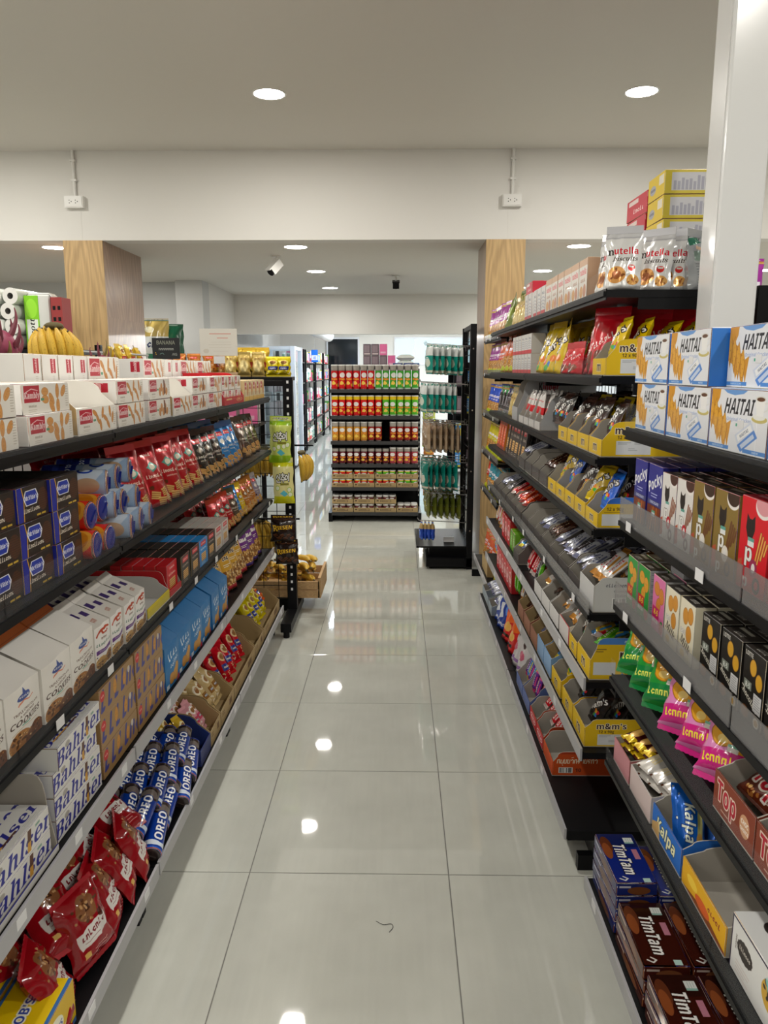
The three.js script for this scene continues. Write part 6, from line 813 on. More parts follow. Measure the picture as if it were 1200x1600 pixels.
grey(-2.93, 1.056, [bbr]); grey(-3.10, 1.056, null); grey(-3.27, 1.056, null); grey(-3.45, 1.056, [bs]); const sla = kind('chocolate_slab', 'thin dark chocolate slab carton leaning on the fourth shelf', 'carton', 'dark slab cartons', () => cartonThing(0.09, 0.17, 0.014, { f: A.sBlack, s: '#2a2624' }, { c: 0.001, flap: 0 })); for (let i = 0; i < 6; i++) for (const x of [0.585, 0.63, 0.68]) sla(x, 1.0565, -3.60 - i * 0.1, OUT_R + rr(-0.1, 0.1), { rx: -0.14 });
const slo = kind('chocolate_slab', 'orange chocolate slab carton at the end of the fourth shelf', 'carton', 'orange slab cartons', () => cartonThing(0.08, 0.15, 0.016, { f: A.barOrange, s: '#b5692a' }, { c: 0.001, flap: 0 })); for (let i = 0; i < 3; i++) for (const x of [0.585, 0.63]) slo(x, 1.0565, -4.24 - i * 0.1, OUT_R, { rx: -0.14 });
// --- fifth shelf ---
const wTray = kind('candy_tray', 'white display tray with barcode and grey print', 'display tray', null, () => trayThing(0.165, 0.1, 0.37, { out: '#b5b5b4', inside: '#928d85', side: A.whiteTray, lip: '#b9b9b8', lipH: 0.075, cut: 0.1 })); Rr(wTray, 0.37, 0.558, 0.811, -2.195, { j: 0 }); fillR([bwh], -2.195, 0.14, 0.85, 4, 0.585, 0.07, -1.0, 3, 0.3);
for (const z of [-2.36, -2.52, -2.68]) grey(z, 0.811, [bs, bd], 4, 3); grey(-2.84, 0.811, [bbr]); grey(-3.0, 0.811, [bs]); grey(-3.16, 0.811, null); grey(-3.32, 0.811, null); for (const z of [-3.5, -3.66, -3.82]) grey(z, 0.811, [bor, brd], 3, 3); grey(-4.0, 0.811, [bd]); grey(-4.17, 0.811, [bs]); grey(-4.34, 0.811, null);
// --- sixth shelf ---
const mini = kind('candy_tray', 'yellow tray with blue band lettered minis', 'display tray', null, () => trayThing(0.15, 0.125, 0.37, { out: '#b9981a', inside: '#928d85', side: A.miniSide, lip: A.mmLip, lipH: 0.06, cut: 0.12 })); Rr(mini, 0.37, 0.558, 0.606, -2.19, { j: 0 }); fillR([bmu, brd, bbl, bgr], -2.19, 0.13, 0.606 + 0.09, 4, 0.59, 0.07, -1.25, 4, 0.6, 0.01);
const mini2 = kind('candy_tray', 'plain yellow tray of striped bags beside the minis tray', 'display tray', null, () => trayThing(0.1, 0.115, 0.37, { out: '#b9981a', inside: '#928d85', lip: A.mmLip, lipH: 0.05, cut: 0.15 })); Rr(mini2, 0.37, 0.558, 0.606, -2.33, { j: 0 }); fillR([mb.k], -2.33, 0.1, 0.606, 5);
const nTray = kind('candy_tray', 'white and red tray of hazelnut bars', 'display tray', null, () => trayThing(0.14, 0.09, 0.37, { out: '#a3262c', inside: '#928d85', side: A.nutBox, lip: '#bdb8b4', lipH: 0.06 })); Rr(nTray, 0.37, 0.558, 0.606, -2.465, { j: 0 }); fillR([bwh], -2.465, 0.13, 0.62, 5, 0.59, 0.055, -0.9, 3);
const wt = kind('candy_tray', 'plain white cut-away tray of wrapped bars', 'display tray', 'plain white trays', () => trayThing(0.15, 0.1, 0.37, { out: '#bdbcba', inside: '#928d85', lip: '#c2c0bd', lipH: 0.05, cut: 0.25 })); for (const [z, f] of [[-2.63, bwh], [-2.79, bbr], [-2.95, bwh]]) { Rr(wt, 0.37, 0.558, 0.606, z, { j: 0 }); fillR([f], z, 0.14, 0.612, 3, 0.6, 0.07, -1.0, 3, 0.4, 0.045); }
fillR([bd, bgr], -3.12, 0.15, 0.602, 3, 0.59, 0.06, -0.3, 3, 0.2, 0.006); fillR([brd], -3.33, 0.22, 0.602, 3, 0.59, 0.06, -0.5, 5, 0.3, 0.008); grey(-3.53, 0.606, [bs, bbl]); const gb = kind('candy_carton', 'green carton on the sixth shelf', 'carton', 'green cartons', () => cartonThing(0.07, 0.1, 0.1, { f: A.barGreen, s: '#5f8a2c' })); for (const z of [-3.68, -3.76]) Rr(gb, 0.1, 0.57, 0.606, z); const rb2 = kind('candy_carton', 'dark red carton on the sixth shelf', 'carton', 'dark red cartons', () => cartonThing(0.09, 0.13, 0.1, { f: A.redKit, s: '#8c1c24' })); for (const z of [-3.86, -3.96, -4.06]) Rr(rb2, 0.1, 0.57, 0.606, z); fillR([bwh, brd], -4.32, 0.4, 0.602, 2, 0.59, 0.06, -0.3, 8, 0.2, 0.006);
// --- seventh shelf ---
const mlow = kind('candy_tray', 'yellow candy tray on the seventh shelf', 'display tray', 'yellow trays of the seventh shelf', () => trayThing(0.15, 0.085, 0.37, { out: '#c29f14', inside: '#928d85', side: A.mmSide, lip: A.mmLip, lipH: 0.06, cut: 0.12 })); for (const [z, f] of [[-2.21, mb.k], [-2.37, mb.k], [-2.55, mb.y]]) { Rr(mlow, 0.37, 0.558, 0.386, z, { j: 0, tag: z > -2.3 ? 'first from its end' : z > -2.5 ? 'second from its end' : 'holding yellow bags' }); fillR([f], z, 0.14, 0.386, 5, 0.6, 0.06, -0.5); }
const lb = kind('candy_tray', 'light blue display tray of bars', 'display tray', 'light blue trays', () => trayThing(0.13, 0.1, 0.37, { out: '#6f8fb5', inside: '#94805f', lip: '#7d98ba', lipH: 0.075, cut: 0.2 })); for (const z of [-2.71, -2.85]) { Rr(lb, 0.37, 0.558, 0.386, z, { j: 0 }); fillR([bbl], z, 0.12, 0.386, 3, 0.6, 0.07, -0.8, 2); }
const br = kind('candy_tray', 'brown card display tray of bars', 'display tray', 'brown card trays', () => trayThing(0.15, 0.1, 0.37, { out: '#7a5446', inside: '#94805f', lip: '#86604f', lipH: 0.06, cut: 0.25 })); for (const [z, f] of [[-3.0, bs], [-3.17, bbr], [-3.34, bbr]]) { Rr(br, 0.37, 0.558, 0.386, z, { j: 0 }); fillR([f], z, 0.14, 0.386, 3, 0.6, 0.07, -0.9, 3, 0.4, 0.04); }
fillR([bbr, bwh], -3.5, 0.14, 0.382, 3, 0.59, 0.06, -0.3, 3); fillR([bgr], -3.64, 0.12, 0.382, 3, 0.59, 0.05, -0.1, 3, 0.05); for (let c = 0; c < 6; c++) for (const x of [0.57, 0.65]) { Rr(rb2, 0.1, x, 0.386, -3.76 - c * 0.095, { label: 'dark red carton in the row of the seventh shelf', group: 'dark red cartons of the seventh shelf', j: 0 }); } fillR([bbl, bwh], -4.44, 0.2, 0.382, 3, 0.59, 0.06, -0.2, 4);
// --- base deck ---
const orT = kind('candy_tray', 'orange display tray with white round lettering on the base deck', 'display tray', null, () => trayThing(0.16, 0.085, 0.34, { out: '#a8461a', inside: '#928d85', side: A.orangeTray, lip: '#a8461a', lipH: 0.05, cut: 0.12 })); Rr(orT, 0.34, 0.53, 0.131, -2.50, { j: 0 });
const rKit = kind('candy_tray', 'red and brown tray of small red bars on the base deck', 'display tray', 'trays of small red bars', () => trayThing(0.13, 0.09, 0.34, { out: '#8c3a1c', inside: '#928d85', lip: A.redKit, lipH: 0.05, cut: 0.15 })); const rkb = barThing('barRed', 0.05, 0.09, 0.016, 3, 'small red bar lying in a tray on the base deck', 'small red bars'); for (const z of [-2.66, -2.80]) { Rr(rKit, 0.34, 0.53, 0.131, z, { j: 0 }); fillR([rkb], z, 0.12, 0.15, 4, 0.58, 0.06, -0.7, 2); }
const pal = kind('candy_tray', 'pale display tray of purple and blue bars on the base deck', 'display tray', 'pale trays of purple bars', () => trayThing(0.16, 0.12, 0.34, { out: '#4a5a86', inside: '#928d85', lip: '#5d6a94', lipH: 0.05, cut: 0.3 })); for (const [z, f] of [[-2.97, [bpu, brd]], [-3.14, [bpu, bbl]]]) { Rr(pal, 0.34, 0.53, 0.131, z, { j: 0 }); fillR(f, z, 0.15, 0.131, 2, 0.57, 0.06, -0.3, 4, 0.1); }
const sack = (k, lab, grp, s) => kind('candy_sack', lab, 'pouch', grp, () => pouchThing(0.15, 0.21, 0.07, { f: A[k] }, { fin: 'gloss', seed: s, wr: 0.005 })); const sw = sack('whiteSack', 'white family pouch standing on the base deck', 'white family pouches', 3), sr2 = sack('redSack', 'red and orange family pouch standing on the base deck', 'red family pouches', 5), sb = sack('blueSack', 'dark blue family pouch standing on the base deck', 'dark blue family pouches', 7);
for (const z of [-3.31, -3.45]) for (const x of [0.58, 0.67]) sw(x, 0.132, z, OUT_R + rr(-0.3, 0.3), { rx: -0.12 }); for (const z of [-3.6, -3.75]) for (const x of [0.58, 0.67]) sr2(x, 0.132, z, OUT_R + rr(-0.3, 0.3), { rx: -0.12 }); for (const z of [-3.93, -4.05]) for (const x of [0.58, 0.67]) sb(x, 0.132, z, OUT_R + rr(-0.3, 0.3), { rx: -0.12 });
const greyLow = kind('candy_tray', 'low grey tray of wrapped bars at the far deck end', 'display tray', 'low grey trays', () => trayThing(0.15, 0.075, 0.34, { out: '#77808a', inside: '#928d85', lip: '#8a949c', lipH: 0.05 })); for (const z of [-4.22, -4.39, -4.53]) { Rr(greyLow, 0.34, 0.53, 0.131, z, { j: 0 }); fillR([bs], z, 0.12, 0.15, 3, 0.56, 0.07, -1.1, 3); }
// --- nut bay ---
const nk = {}; for (const [k, a, c] of [['p', 'nbPurple', 'purple'], ['o', 'nbOrange', 'orange'], ['b', 'nbBlue', 'royal blue'], ['g', 'nbGreen', 'green'], ['y', 'nbYellow', 'yellow'], ['t', 'nbTeal', 'teal'], ['r', 'nbRed', 'red']]) nk[k] = kind('nut_pouch', c + ' topped nut pouch in the narrow nut bay', 'pouch', c + ' topped nut pouches', () => pouchThing(0.12, 0.205, 0.05, { f: A[a] }, { fin: 'gloss', seed: 2 + k.charCodeAt(0) % 7, wr: 0.002 }));
[['p', 'p', 'p', 'p', 'p', 'p'], ['o', 'r', 'p', 'p', 'p', 'p'], ['g', 'g', 'b', 'b', 'b', 'b'], ['y', 'y', 'y', 'y', 'y', 'y'], ['t', 't', 't', 't', 't', 'r'], ['g', 'o', 'o', 'o', 'o', 'o']].forEach((row, s) => row.forEach((k, i) => { for (const x of [0.645, 0.73]) nk[k](x, [1.69, 1.46, 1.19, 0.93, 0.67, 0.16][s] + 0.002, -4.74 - i * 0.132, OUT_R + rr(-0.15, 0.15) + 0.15, { rx: -0.1, s: s === 1 ? 0.98 : 1 }); }));
const nBox = kind('candy_tray', 'kraft tray under the orange topped nut pouches', 'display tray', null, () => trayThing(0.3, 0.12, 0.3, { out: '#8c7654', inside: '#94805f', lip: '#9a8460', lipH: 0.1 })); Rr(nBox, 0.3, 0.585, 0.161, -5.0, { j: 0 });
// ======================= crisp can gondola facing the aisle =======================
{
  const g = group('can_gondola', 'black shelving of crisp cans standing across the aisle end', 'shelving', null, [-0.222, 0, -7.5]);
  const W = 0.43; // local: front at z = 0, going back
  for (const x of [-W - 0.012, W + 0.012]) { const u = part('upright', bx(x - 0.012, x + 0.012, 0.03, 1.32, -0.42, -0.39), M.black, g); const a = []; for (let y = 0.2; y < 1.28; y += 0.05) a.push(bx(x - 0.004, x + 0.004, y, y + 0.02, -0.3895, -0.388)); part('upright_slots', mergeGeometries(a), M.tag, u); part('foot', bx(x - 0.02, x + 0.02, 0, 0.09, -0.42, 0), M.black, g); }
  part('back_panel', bx(-W, W, 0.1, 1.32, -0.41, -0.40), M.blackRough, g);
  for (const y of [1.30, 1.045, 0.80, 0.575, 0.345, 0.095]) { const s = part(y < 0.2 ? 'base_deck' : 'shelf', bx(-W, W, y - 0.025, y, -0.4, 0), M.black, g); part('price_rail', bx(-W, W, y - 0.03, y + 0.004, 0.0005, 0.006), M.railDark, s); if (y > 0.2) for (const x of [-W + 0.004, W - 0.004]) part('bracket', bx(x - 0.002, x + 0.002, y - 0.07, y - 0.025, -0.38, -0.06), M.black, s); }
  part('base_beam', bx(-W, W, 0.02, 0.06, -0.4, -0.38), M.black, g);
  const canGeo = (k, r, h, lidC) => () => {
    const o = new THREE.Group(), C = onPage(A[k], A[k].p), b = new THREE.CylinderGeometry(r, r, h - 0.008, 20, 1, true); b.translate(0, (h - 0.008) / 2 + 0.002, 0); const uv = b.attributes.uv; for (let i = 0; i < uv.count; i++) uv.setXY(i, C.u0 + (C.u1 - C.u0) * uv.getX(i), C.v0 + (C.v1 - C.v0) * uv.getY(i)); b.userData.p = A[k].p; pm('can_body', b, 'gloss', o);
    part('base_rim', new THREE.LatheGeometry([[0, 0.002], [r - 0.002, 0.002], [r + 0.001, 0], [r + 0.001, 0.005], [r, 0.006]].map((q) => new THREE.Vector2(...q)), 20), M.steel, o);
    part('plastic_lid', new THREE.LatheGeometry([[r, h - 0.011], [r + 0.0015, h - 0.011], [r + 0.0015, h - 0.003], [r - 0.001, h - 0.001], [r - 0.006, h - 0.003], [0, h - 0.003]].map((q) => new THREE.Vector2(...q)), 20), lidC, o); return o;
  };
  const cans = [['canRed', 'tall red crisp can on the top shelf', 'tall red crisp cans'], ['canGreen', 'tall green crisp can on the top shelf', 'tall green crisp cans'], ['canRedY', 'red crisp can with yellow band', 'red crisp cans with yellow band'], ['canGreenY', 'green crisp can with yellow band on top', 'green crisp cans with yellow band'], ['canOrange', 'amber crisp can beside the dark red cans', 'amber crisp cans'], ['canDark', 'dark red crisp can on the third shelf', 'dark red crisp cans'], ['canMaroon', 'maroon crisp can on the fourth shelf', 'maroon crisp cans'], ['canPink', 'dusty rose crisp can on the fourth shelf', 'dusty rose crisp cans']];
  const K = {}; cans.forEach(([k, l, gr], i) => (K[k] = kind('crisp_can', l, 'can', gr, canGeo(k, 0.0325, [0.238, 0.238, 0.2, 0.2, 0.19, 0.19, 0.165, 0.165][i], i === 6 ? M.blackRough : M.whitePlastic))));
  const rowC = (y, list, n, z0 = -7.55) => { for (let i = 0; i < n; i++) { const k = list(i); if (!k) continue; for (let r = 0; r < 2; r++) K[k](-0.222 - W + 0.04 + i * ((2 * W - 0.08) / (n - 1)), y + 0.001, z0 - r * 0.075, rr(-0.25, 0.25)); } };
  rowC(1.30, (i) => (i < 6 ? 'canRed' : 'canGreen'), 12); rowC(1.045, (i) => (i < 7 ? 'canRedY' : 'canGreenY'), 12); rowC(0.80, (i) => (i < 5 ? 'canOrange' : i === 7 ? null : 'canDark'), 12); rowC(0.575, (i) => (i < 8 ? 'canMaroon' : 'canPink'), 12);
  const kt2 = kind('can_tray', 'kraft tray of small crisp cans on the crisp can shelving', 'display tray', 'kraft trays of small cans', () => trayThing(0.208, 0.06, 0.2, { out: '#94805f', inside: '#94805f', lip: A.kraftTray, lipH: 0.042, cut: 0.2 }));
  const smallCan = {}; for (const [k, l] of [['canRedY', 'small red and yellow crisp can in a kraft tray'], ['canGreenY', 'small green crisp can in a kraft tray'], ['canMaroon', 'small black crisp can in a kraft tray']]) smallCan[k] = kind('small_crisp_can', l, 'can', l.replace('can in', 'cans in'), canGeo(k, 0.031, 0.078, M.whitePlastic));
  for (const [y, f, n] of [[0.346, (i) => (i < 3 ? 'canRedY' : 'canGreenY'), 4], [0.346 + 0.088, (i) => (i < 2 ? 'canRedY' : 'canGreenY'), 4], [0.096, () => 'canMaroon', 4], [0.096 + 0.088, () => 'canMaroon', 3]]) for (let i = 0; i < n; i++) { const x = -0.222 - W + 0.108 + i * 0.2145; kt2(x, y, -7.61, 0); for (let c = 0; c < 3; c++) for (let r = 0; r < 2; r++) smallCan[f(i)](x - 0.066 + c * 0.066, y + 0.004, -7.55 - r * 0.068, c * 2 + i); }
  // second gondola behind it, with cartons piled on top
  const h = group('can_gondola', 'black shelving backing onto the crisp cans with cartons on top', 'shelving', null, [-0.222, 0, -8.9]);
  for (const x of [-W, W]) for (const z of [-0.9, 0.9]) part('upright', bx(x - 0.015, x + 0.015, 0, 1.5, z - 0.015, z + 0.015), M.black, h); part('back_panel', bx(-0.01, 0.01, 0.1, 1.48, -0.9, 0.9), M.blackRough, h);
  for (const y of [1.52, 1.15, 0.8, 0.45, 0.1]) part('shelf', bx(-W, W, y - 0.03, y, -0.92, 0.92), M.black, h);
  const gx = kind('storage_carton', 'grey banded carton piled on the shelving behind the cans', 'carton', 'grey cartons behind the cans', () => cartonThing(0.08, 0.115, 0.1, { f: A.greyBx, s: '#5a4f54' })), px = kind('storage_carton', 'pink carton piled on the shelving behind the cans', 'carton', 'pink cartons behind the cans', () => cartonThing(0.08, 0.115, 0.1, { f: A.pinkBx, s: '#c9648c' }));
  [['g', -0.32, 0], ['g', -0.235, 0], ['g', -0.15, 0], ['p', -0.065, 0], ['g', -0.32, 1], ['g', -0.235, 1], ['p', -0.15, 1]].forEach(([k, x, i]) => (k === 'g' ? gx : px)(x, 1.521 + i * 0.1155, -8.2));
  const tis = kind('tissue_pack', 'soft white tissue pack lying behind the crisp cans', 'tissue pack', 'tissue packs behind the cans', () => flowThing(0.2, 0.11, 0.07, { f: A.tissue }, { fin: 'film', seed: 4 })); for (let i = 0; i < 2; i++) tis(0.08, 1.521 + i * 0.06, -8.15, 0, { rx: -PI / 2 + 0.01, s: [1, 1, 1] }).position.y += 0.03;
  const bp2 = kind('storage_carton', 'royal blue carton lying behind the crisp cans', 'carton', 'blue cartons behind the cans', () => cartonThing(0.1, 0.035, 0.1, { f: A.navyBag, s: '#2a3f9c' })); for (const x of [0.0, 0.11, 0.17]) bp2(x, 1.521, -8.03);
}
// ======================= black hook rack by the right pillar =======================
{
  const g = group('hook_rack', 'black slotted rack with long hooks in front of the right pillar', 'display rack', null, [0.545, 0, -5.66]);
  for (const z of [-0.02, -0.7]) { const u = part('upright', bx(-0.022, 0.022, 0, 1.815, z - 0.02, z + 0.02), M.black, g); for (const y of [0.3, 0.75, 1.2, 1.64]) part('bolt', cyl([0, y, z + 0.02], [0, y, z + 0.024], 0.006, 8), M.steel, u); }
  part('top_rail', bx(-0.015, 0.015, 1.785, 1.815, -0.68, -0.04), M.black, g);
  const w = []; for (let y = 0.2; y < 1.78; y += 0.1) w.push(cyl([0, y, -0.68], [0, y, -0.04], 0.003, 5)); for (let z = -0.65; z < -0.05; z += 0.1) w.push(cyl([-0.004, 0.15, z], [-0.004, 1.79, z], 0.003, 5)); part('wire_grid', mergeGeometries(w), M.black, g);
  part('base_box', bx(-0.325, 0.022, 0.02, 0.085, -0.7, 0.0), M.black, g); part('base_plate', bx(-0.40, 0.02, 0.16, 0.175, -0.68, -0.03), M.black, g); part('plinth', bx(-0.3, 0.0, 0.085, 0.16, -0.6, -0.1), M.black, g); for (const x of [-0.29, -0.01]) for (const z of [-0.04, -0.66]) part('levelling_foot', cyl([x, 0, z], [x, 0.02, z], 0.012, 10), M.black, g);
  const rows = [[1.66, 0.33, 'hTeal', 'teal and white hanging packs, uppermost hook row', 0.2], [1.38, 0.37, 'hTeal', 'teal and white hanging packs, second hook row', 0.2], [1.085, 0.34, 'hKraft', 'taupe hanging packs', 0.2], [0.8, 0.36, 'hTeal2', 'dark teal hanging packs', 0.2], [0.555, 0.33, 'hOlive', 'olive hanging packs', 0.17], [0.345, 0.38, 'hBlue', 'blue hanging packs on the lowest hook', 0.13]];
  rows.forEach(([y, len, k, lab, hh], ri) => {
    const zs = ri === 5 ? [-0.08] : [-0.10, -0.3, -0.5];
    for (const z of zs) { const hk = part('hook', mergeGeometries([cyl([0, y, z], [-len, y + 0.02, z], 0.003, 6), cyl([-len, y + 0.02, z], [-len - 0.012, y + 0.04, z], 0.003, 6)]), M.steel, g); part('hook_plate', bx(-0.012, 0, y - 0.02, y + 0.015, z - 0.02, z + 0.02), M.black, hk); }
    const pk2 = kind('hanging_pack', lab.replace('packs', 'pack') + ' of the hook rack', 'hanging pack', lab, () => { const o = new THREE.Group(), b = bagGeo(ri === 5 ? 0.05 : 0.13, hh, PROF.pillow(0.034), WID.pillow, { f: A[k] }, { seed: 3 + ri, wr: 0.003, nu: 6, nv: 8 }); b.translate(0, -hh - 0.012, 0); pm('pack_body', b, 'gloss', o); pm('hang_header', (() => { const q = boxGeo(ri === 5 ? 0.04 : 0.1, 0.026, 0.0015, { f: A[k] }, 0.0003); q.translate(0, -0.018, 0); return q; })(), 'gloss', o); return o; });
    for (const z of zs) { const n = ri === 5 ? 4 : z < -0.2 ? 5 : 6; for (let i = 0; i < n; i++) { const x = -len + 0.02 + i * (ri === 5 ? 0.028 : 0.045); if (x > -0.03) continue; pk2(0.545 + x, y + 0.014 * (-x / len) - 0.002, -5.66 + z, OUT_R + 0.22 + rr(-0.15, 0.15), { rz: rr(-0.05, 0.05) }); } }
  });
  const lb = group('shelf_label', 'small white label on the base plate of the hook rack', 'label', null, [0.4, 0.176, -5.85]); part('card', bx(-0.04, 0.04, 0, 0.035, -0.001, 0.001), M.tag, lb); part('holder_foot', bx(-0.04, 0.04, 0, 0.002, -0.02, 0.02), M.tag, lb);
}
// packs hung on the side of the can shelving
{ const s = kind('hanging_pack', 'snack pack hung on the side of the crisp can shelving', 'hanging pack', 'packs on the can shelving side', () => { const o = new THREE.Group(), b = bagGeo(0.13, 0.19, PROF.pillow(0.04), WID.pillow, { f: A.korGreen }, { seed: 4 }); b.translate(0, -0.19, 0); pm('pack_body', b, 'gloss', o); return o; }); for (const y of [1.12, 0.93]) s(0.31, y, -7.62, 0);
  const s2 = kind('hanging_pack', 'brown snack pack in a strip hung on the can shelving side', 'hanging pack', 'brown strip packs', () => { const o = new THREE.Group(), b = bagGeo(0.11, 0.09, PROF.pillow(0.03), WID.pillow, { f: A.hSnack }, { seed: 5 }); b.translate(0, -0.09, 0); pm('pack_body', b, 'gloss', o); return o; }); for (let i = 0; i < 5; i++) s2(0.31, 0.74 - i * 0.1, -7.62, 0);
  const st = group('strip_holder', 'thin wire strip holder beside the crisp can shelving', 'hook strip', null, [0.31, 0, -7.645]); part('wire', cyl([0, 0.2, 0], [0, 1.2, 0], 0.002, 6), M.steel, st); part('arm', cyl([-0.11, 1.19, 0], [0.0, 1.19, 0], 0.003, 6), M.steel, st); }

// ======================= wire end panel at the far end of the left gondola =======================
{
  const g = group('wire_end_panel', 'black slotted post with wire grid and T foot', 'display rack', null, [-0.625, 0, -4.42]);
  const u = part('upright', bx(-0.028, 0.028, 0.06, 1.45, -0.02, 0.02), M.black, g); const sl = []; for (let y = 0.2; y < 1.42; y += 0.045) sl.push(bx(-0.006, 0.006, y, y + 0.016, 0.0199, 0.0206)); part('upright_slots', mergeGeometries(sl), M.tag, u);
  part('foot', bx(-0.03, 0.03, 0.035, 0.085, -0.3, 0.3), M.black, g); for (const z of [-0.28, 0.28]) part('levelling_foot', cyl([0, 0, z], [0, 0.035, z], 0.018, 10), M.black, g);
  part('top_bracket', bx(-0.2, -0.02, 1.40, 1.43, -0.012, 0.012), M.black, g);
  const w = []; for (let y = 0.15; y < 1.4; y += 0.075) w.push(cyl([-0.82, y, 0.0], [-0.028, y, 0.0], 0.0022, 5)); for (let x = -0.80; x < -0.03; x += 0.09) w.push(cyl([x, 0.1, 0.004], [x, 1.4, 0.004], 0.0022, 5)); part('wire_grid', mergeGeometries(w), M.black, g);
  part('far_upright', bx(-0.848, -0.82, 0, 1.45, -0.02, 0.02), M.black, g);
  const hookY = [1.215, 0.985, 0.648, 0.50];
  for (const y of hookY) part('hook', cyl([-0.02, y, 0.01], [-0.02, y + 0.006, 0.085], 0.0025, 6), M.steel, g);
  const hung = (k, W, H, D, lab, s, grp) => kind('hanging_snack_bag', lab, 'bag', grp, () => { const o = new THREE.Group(), b = bagGeo(W, H - 0.03, PROF.pillow(D), WID.pillow, { f: A[k] }, { seed: s, wr: 0.004 }); b.translate(0, -H, 0); pm('bag_body', b, 'gloss', o); const t = boxGeo(W * 0.97, 0.035, 0.0016, { f: A[k], s: k === 'riesen' ? '#1d1512' : '#8fa84a' }, 0.0003); t.translate(0, -0.035, 0); pm('header_strip', t, 'gloss', o); return o; });
  hung('korGreen', 0.125, 0.265, 0.05, 'pale green hanging snack bag with black brush lettering', 3)(-0.66, 1.235, -4.345, 0.04, { rz: -0.03 });
  hung('korYellow', 0.122, 0.265, 0.05, 'pale yellow hanging snack bag below the green one', 5)(-0.655, 1.0, -4.345, -0.03, { rz: 0.02 });
  hung('riesen', 0.145, 0.16, 0.035, 'upper black hanging bag with gold lettering', 4)(-0.66, 0.668, -4.345, 0.03, { rz: -0.02 });
  hung('riesen', 0.14, 0.15, 0.035, 'lower black hanging bag with gold lettering', 6)(-0.645, 0.525, -4.345, -0.06, { rz: 0.03 });
}
// ======================= bananas =======================
const bananaSkin = std(lin(1, 1, 1), 0.5, 0, { map: dataTex(128, (x, y) => { const n = vnoise(x / 6, y / 20, 41, 0), s = vnoise(x / 2.2, y / 3, 42, 0), tip = y < 7 || y > 122; if (tip) return [62, 48, 26]; const sp = s > 0.86 ? -60 : 0; return [201 + n * 24 + sp, 160 + n * 24 + sp * 0.9, 52 + n * 14 + sp * 0.4]; }, true) });
const bananaStem = std(lin(0.11, 0.085, 0.03), 0.7);
function bananaGeo(len, r, bend) {
  const n = 14, m = 8, pos = [], uv = [], idx = [];
  for (let i = 0; i <= n; i++) { const t = i / n, a = (t - 0.5) * bend, R0 = len / bend, cx = R0 * (Math.cos(a) - 1), cy = R0 * Math.sin(a), rad = r * Math.min(1, 0.22 + 2.6 * t, 0.2 + 3.2 * (1 - t)) * (1 - 0.1 * Math.abs(2 * t - 1)); for (let j = 0; j <= m; j++) { const q = (j / m) * 2 * PI, k = 1 + 0.07 * Math.cos(5 * q), nx = Math.cos(q) * rad * k; pos.push(cx + nx * Math.cos(a), cy + nx * Math.sin(a), Math.sin(q) * rad * k); uv.push(j / m, t); } }
  for (let i = 0; i < n; i++) for (let j = 0; j < m; j++) { const a = i * (m + 1) + j, b = a + 1, c = a + m + 1, d = c + 1; idx.push(a, b, d, a, d, c); }
  const g = new THREE.BufferGeometry(); g.setAttribute('position', new THREE.Float32BufferAttribute(pos, 3)); g.setAttribute('uv', new THREE.Float32BufferAttribute(uv, 2)); g.setIndex(idx); g.computeVertexNormals(); return g;
}
const banG = bananaGeo(0.175, 0.019, 1.25);
function bunch(n, spread, two) { // hand of bananas hanging from its crown, origin at the lowest point
  const g = new THREE.Group();
  for (let row = 0; row < (two ? 2 : 1); row++) for (let i = 0; i < n; i++) { const b = part('banana', banG, bananaSkin, g), a = ((i + 0.5 * row) / (n - 1) - 0.5) * spread; b.position.set(0.08 * Math.sin(a) * 1.1, 0.085 - 0.035 * (1 - Math.cos(a)) + row * 0.012, 0.05 * Math.cos(a) - row * 0.035 - 0.02); b.rotation.set(0.12, -PI / 2 + a * 0.85, 0, 'YXZ'); b.rotation.z = -0.05 + row * 0.08; }
  const c = new THREE.SphereGeometry(0.03, 12, 8); c.scale(1.2, 0.5, 0.7); c.translate(0, 0.172, -0.01); part('crown', c, bananaStem, g); return g;
}
kind('banana_bunch', 'ripe banana hand set upright on the fruit crate before the oak pillar', 'bananas', null, () => bunch(8, 2.6, true))(-1.36, 1.492, -3.10, 0.5);
kind('banana_bunch', 'banana hand hanging beside the yellow snack bag', 'bananas', null, () => bunch(4, 1.2))(-0.555, 0.84, -4.5, 1.2);
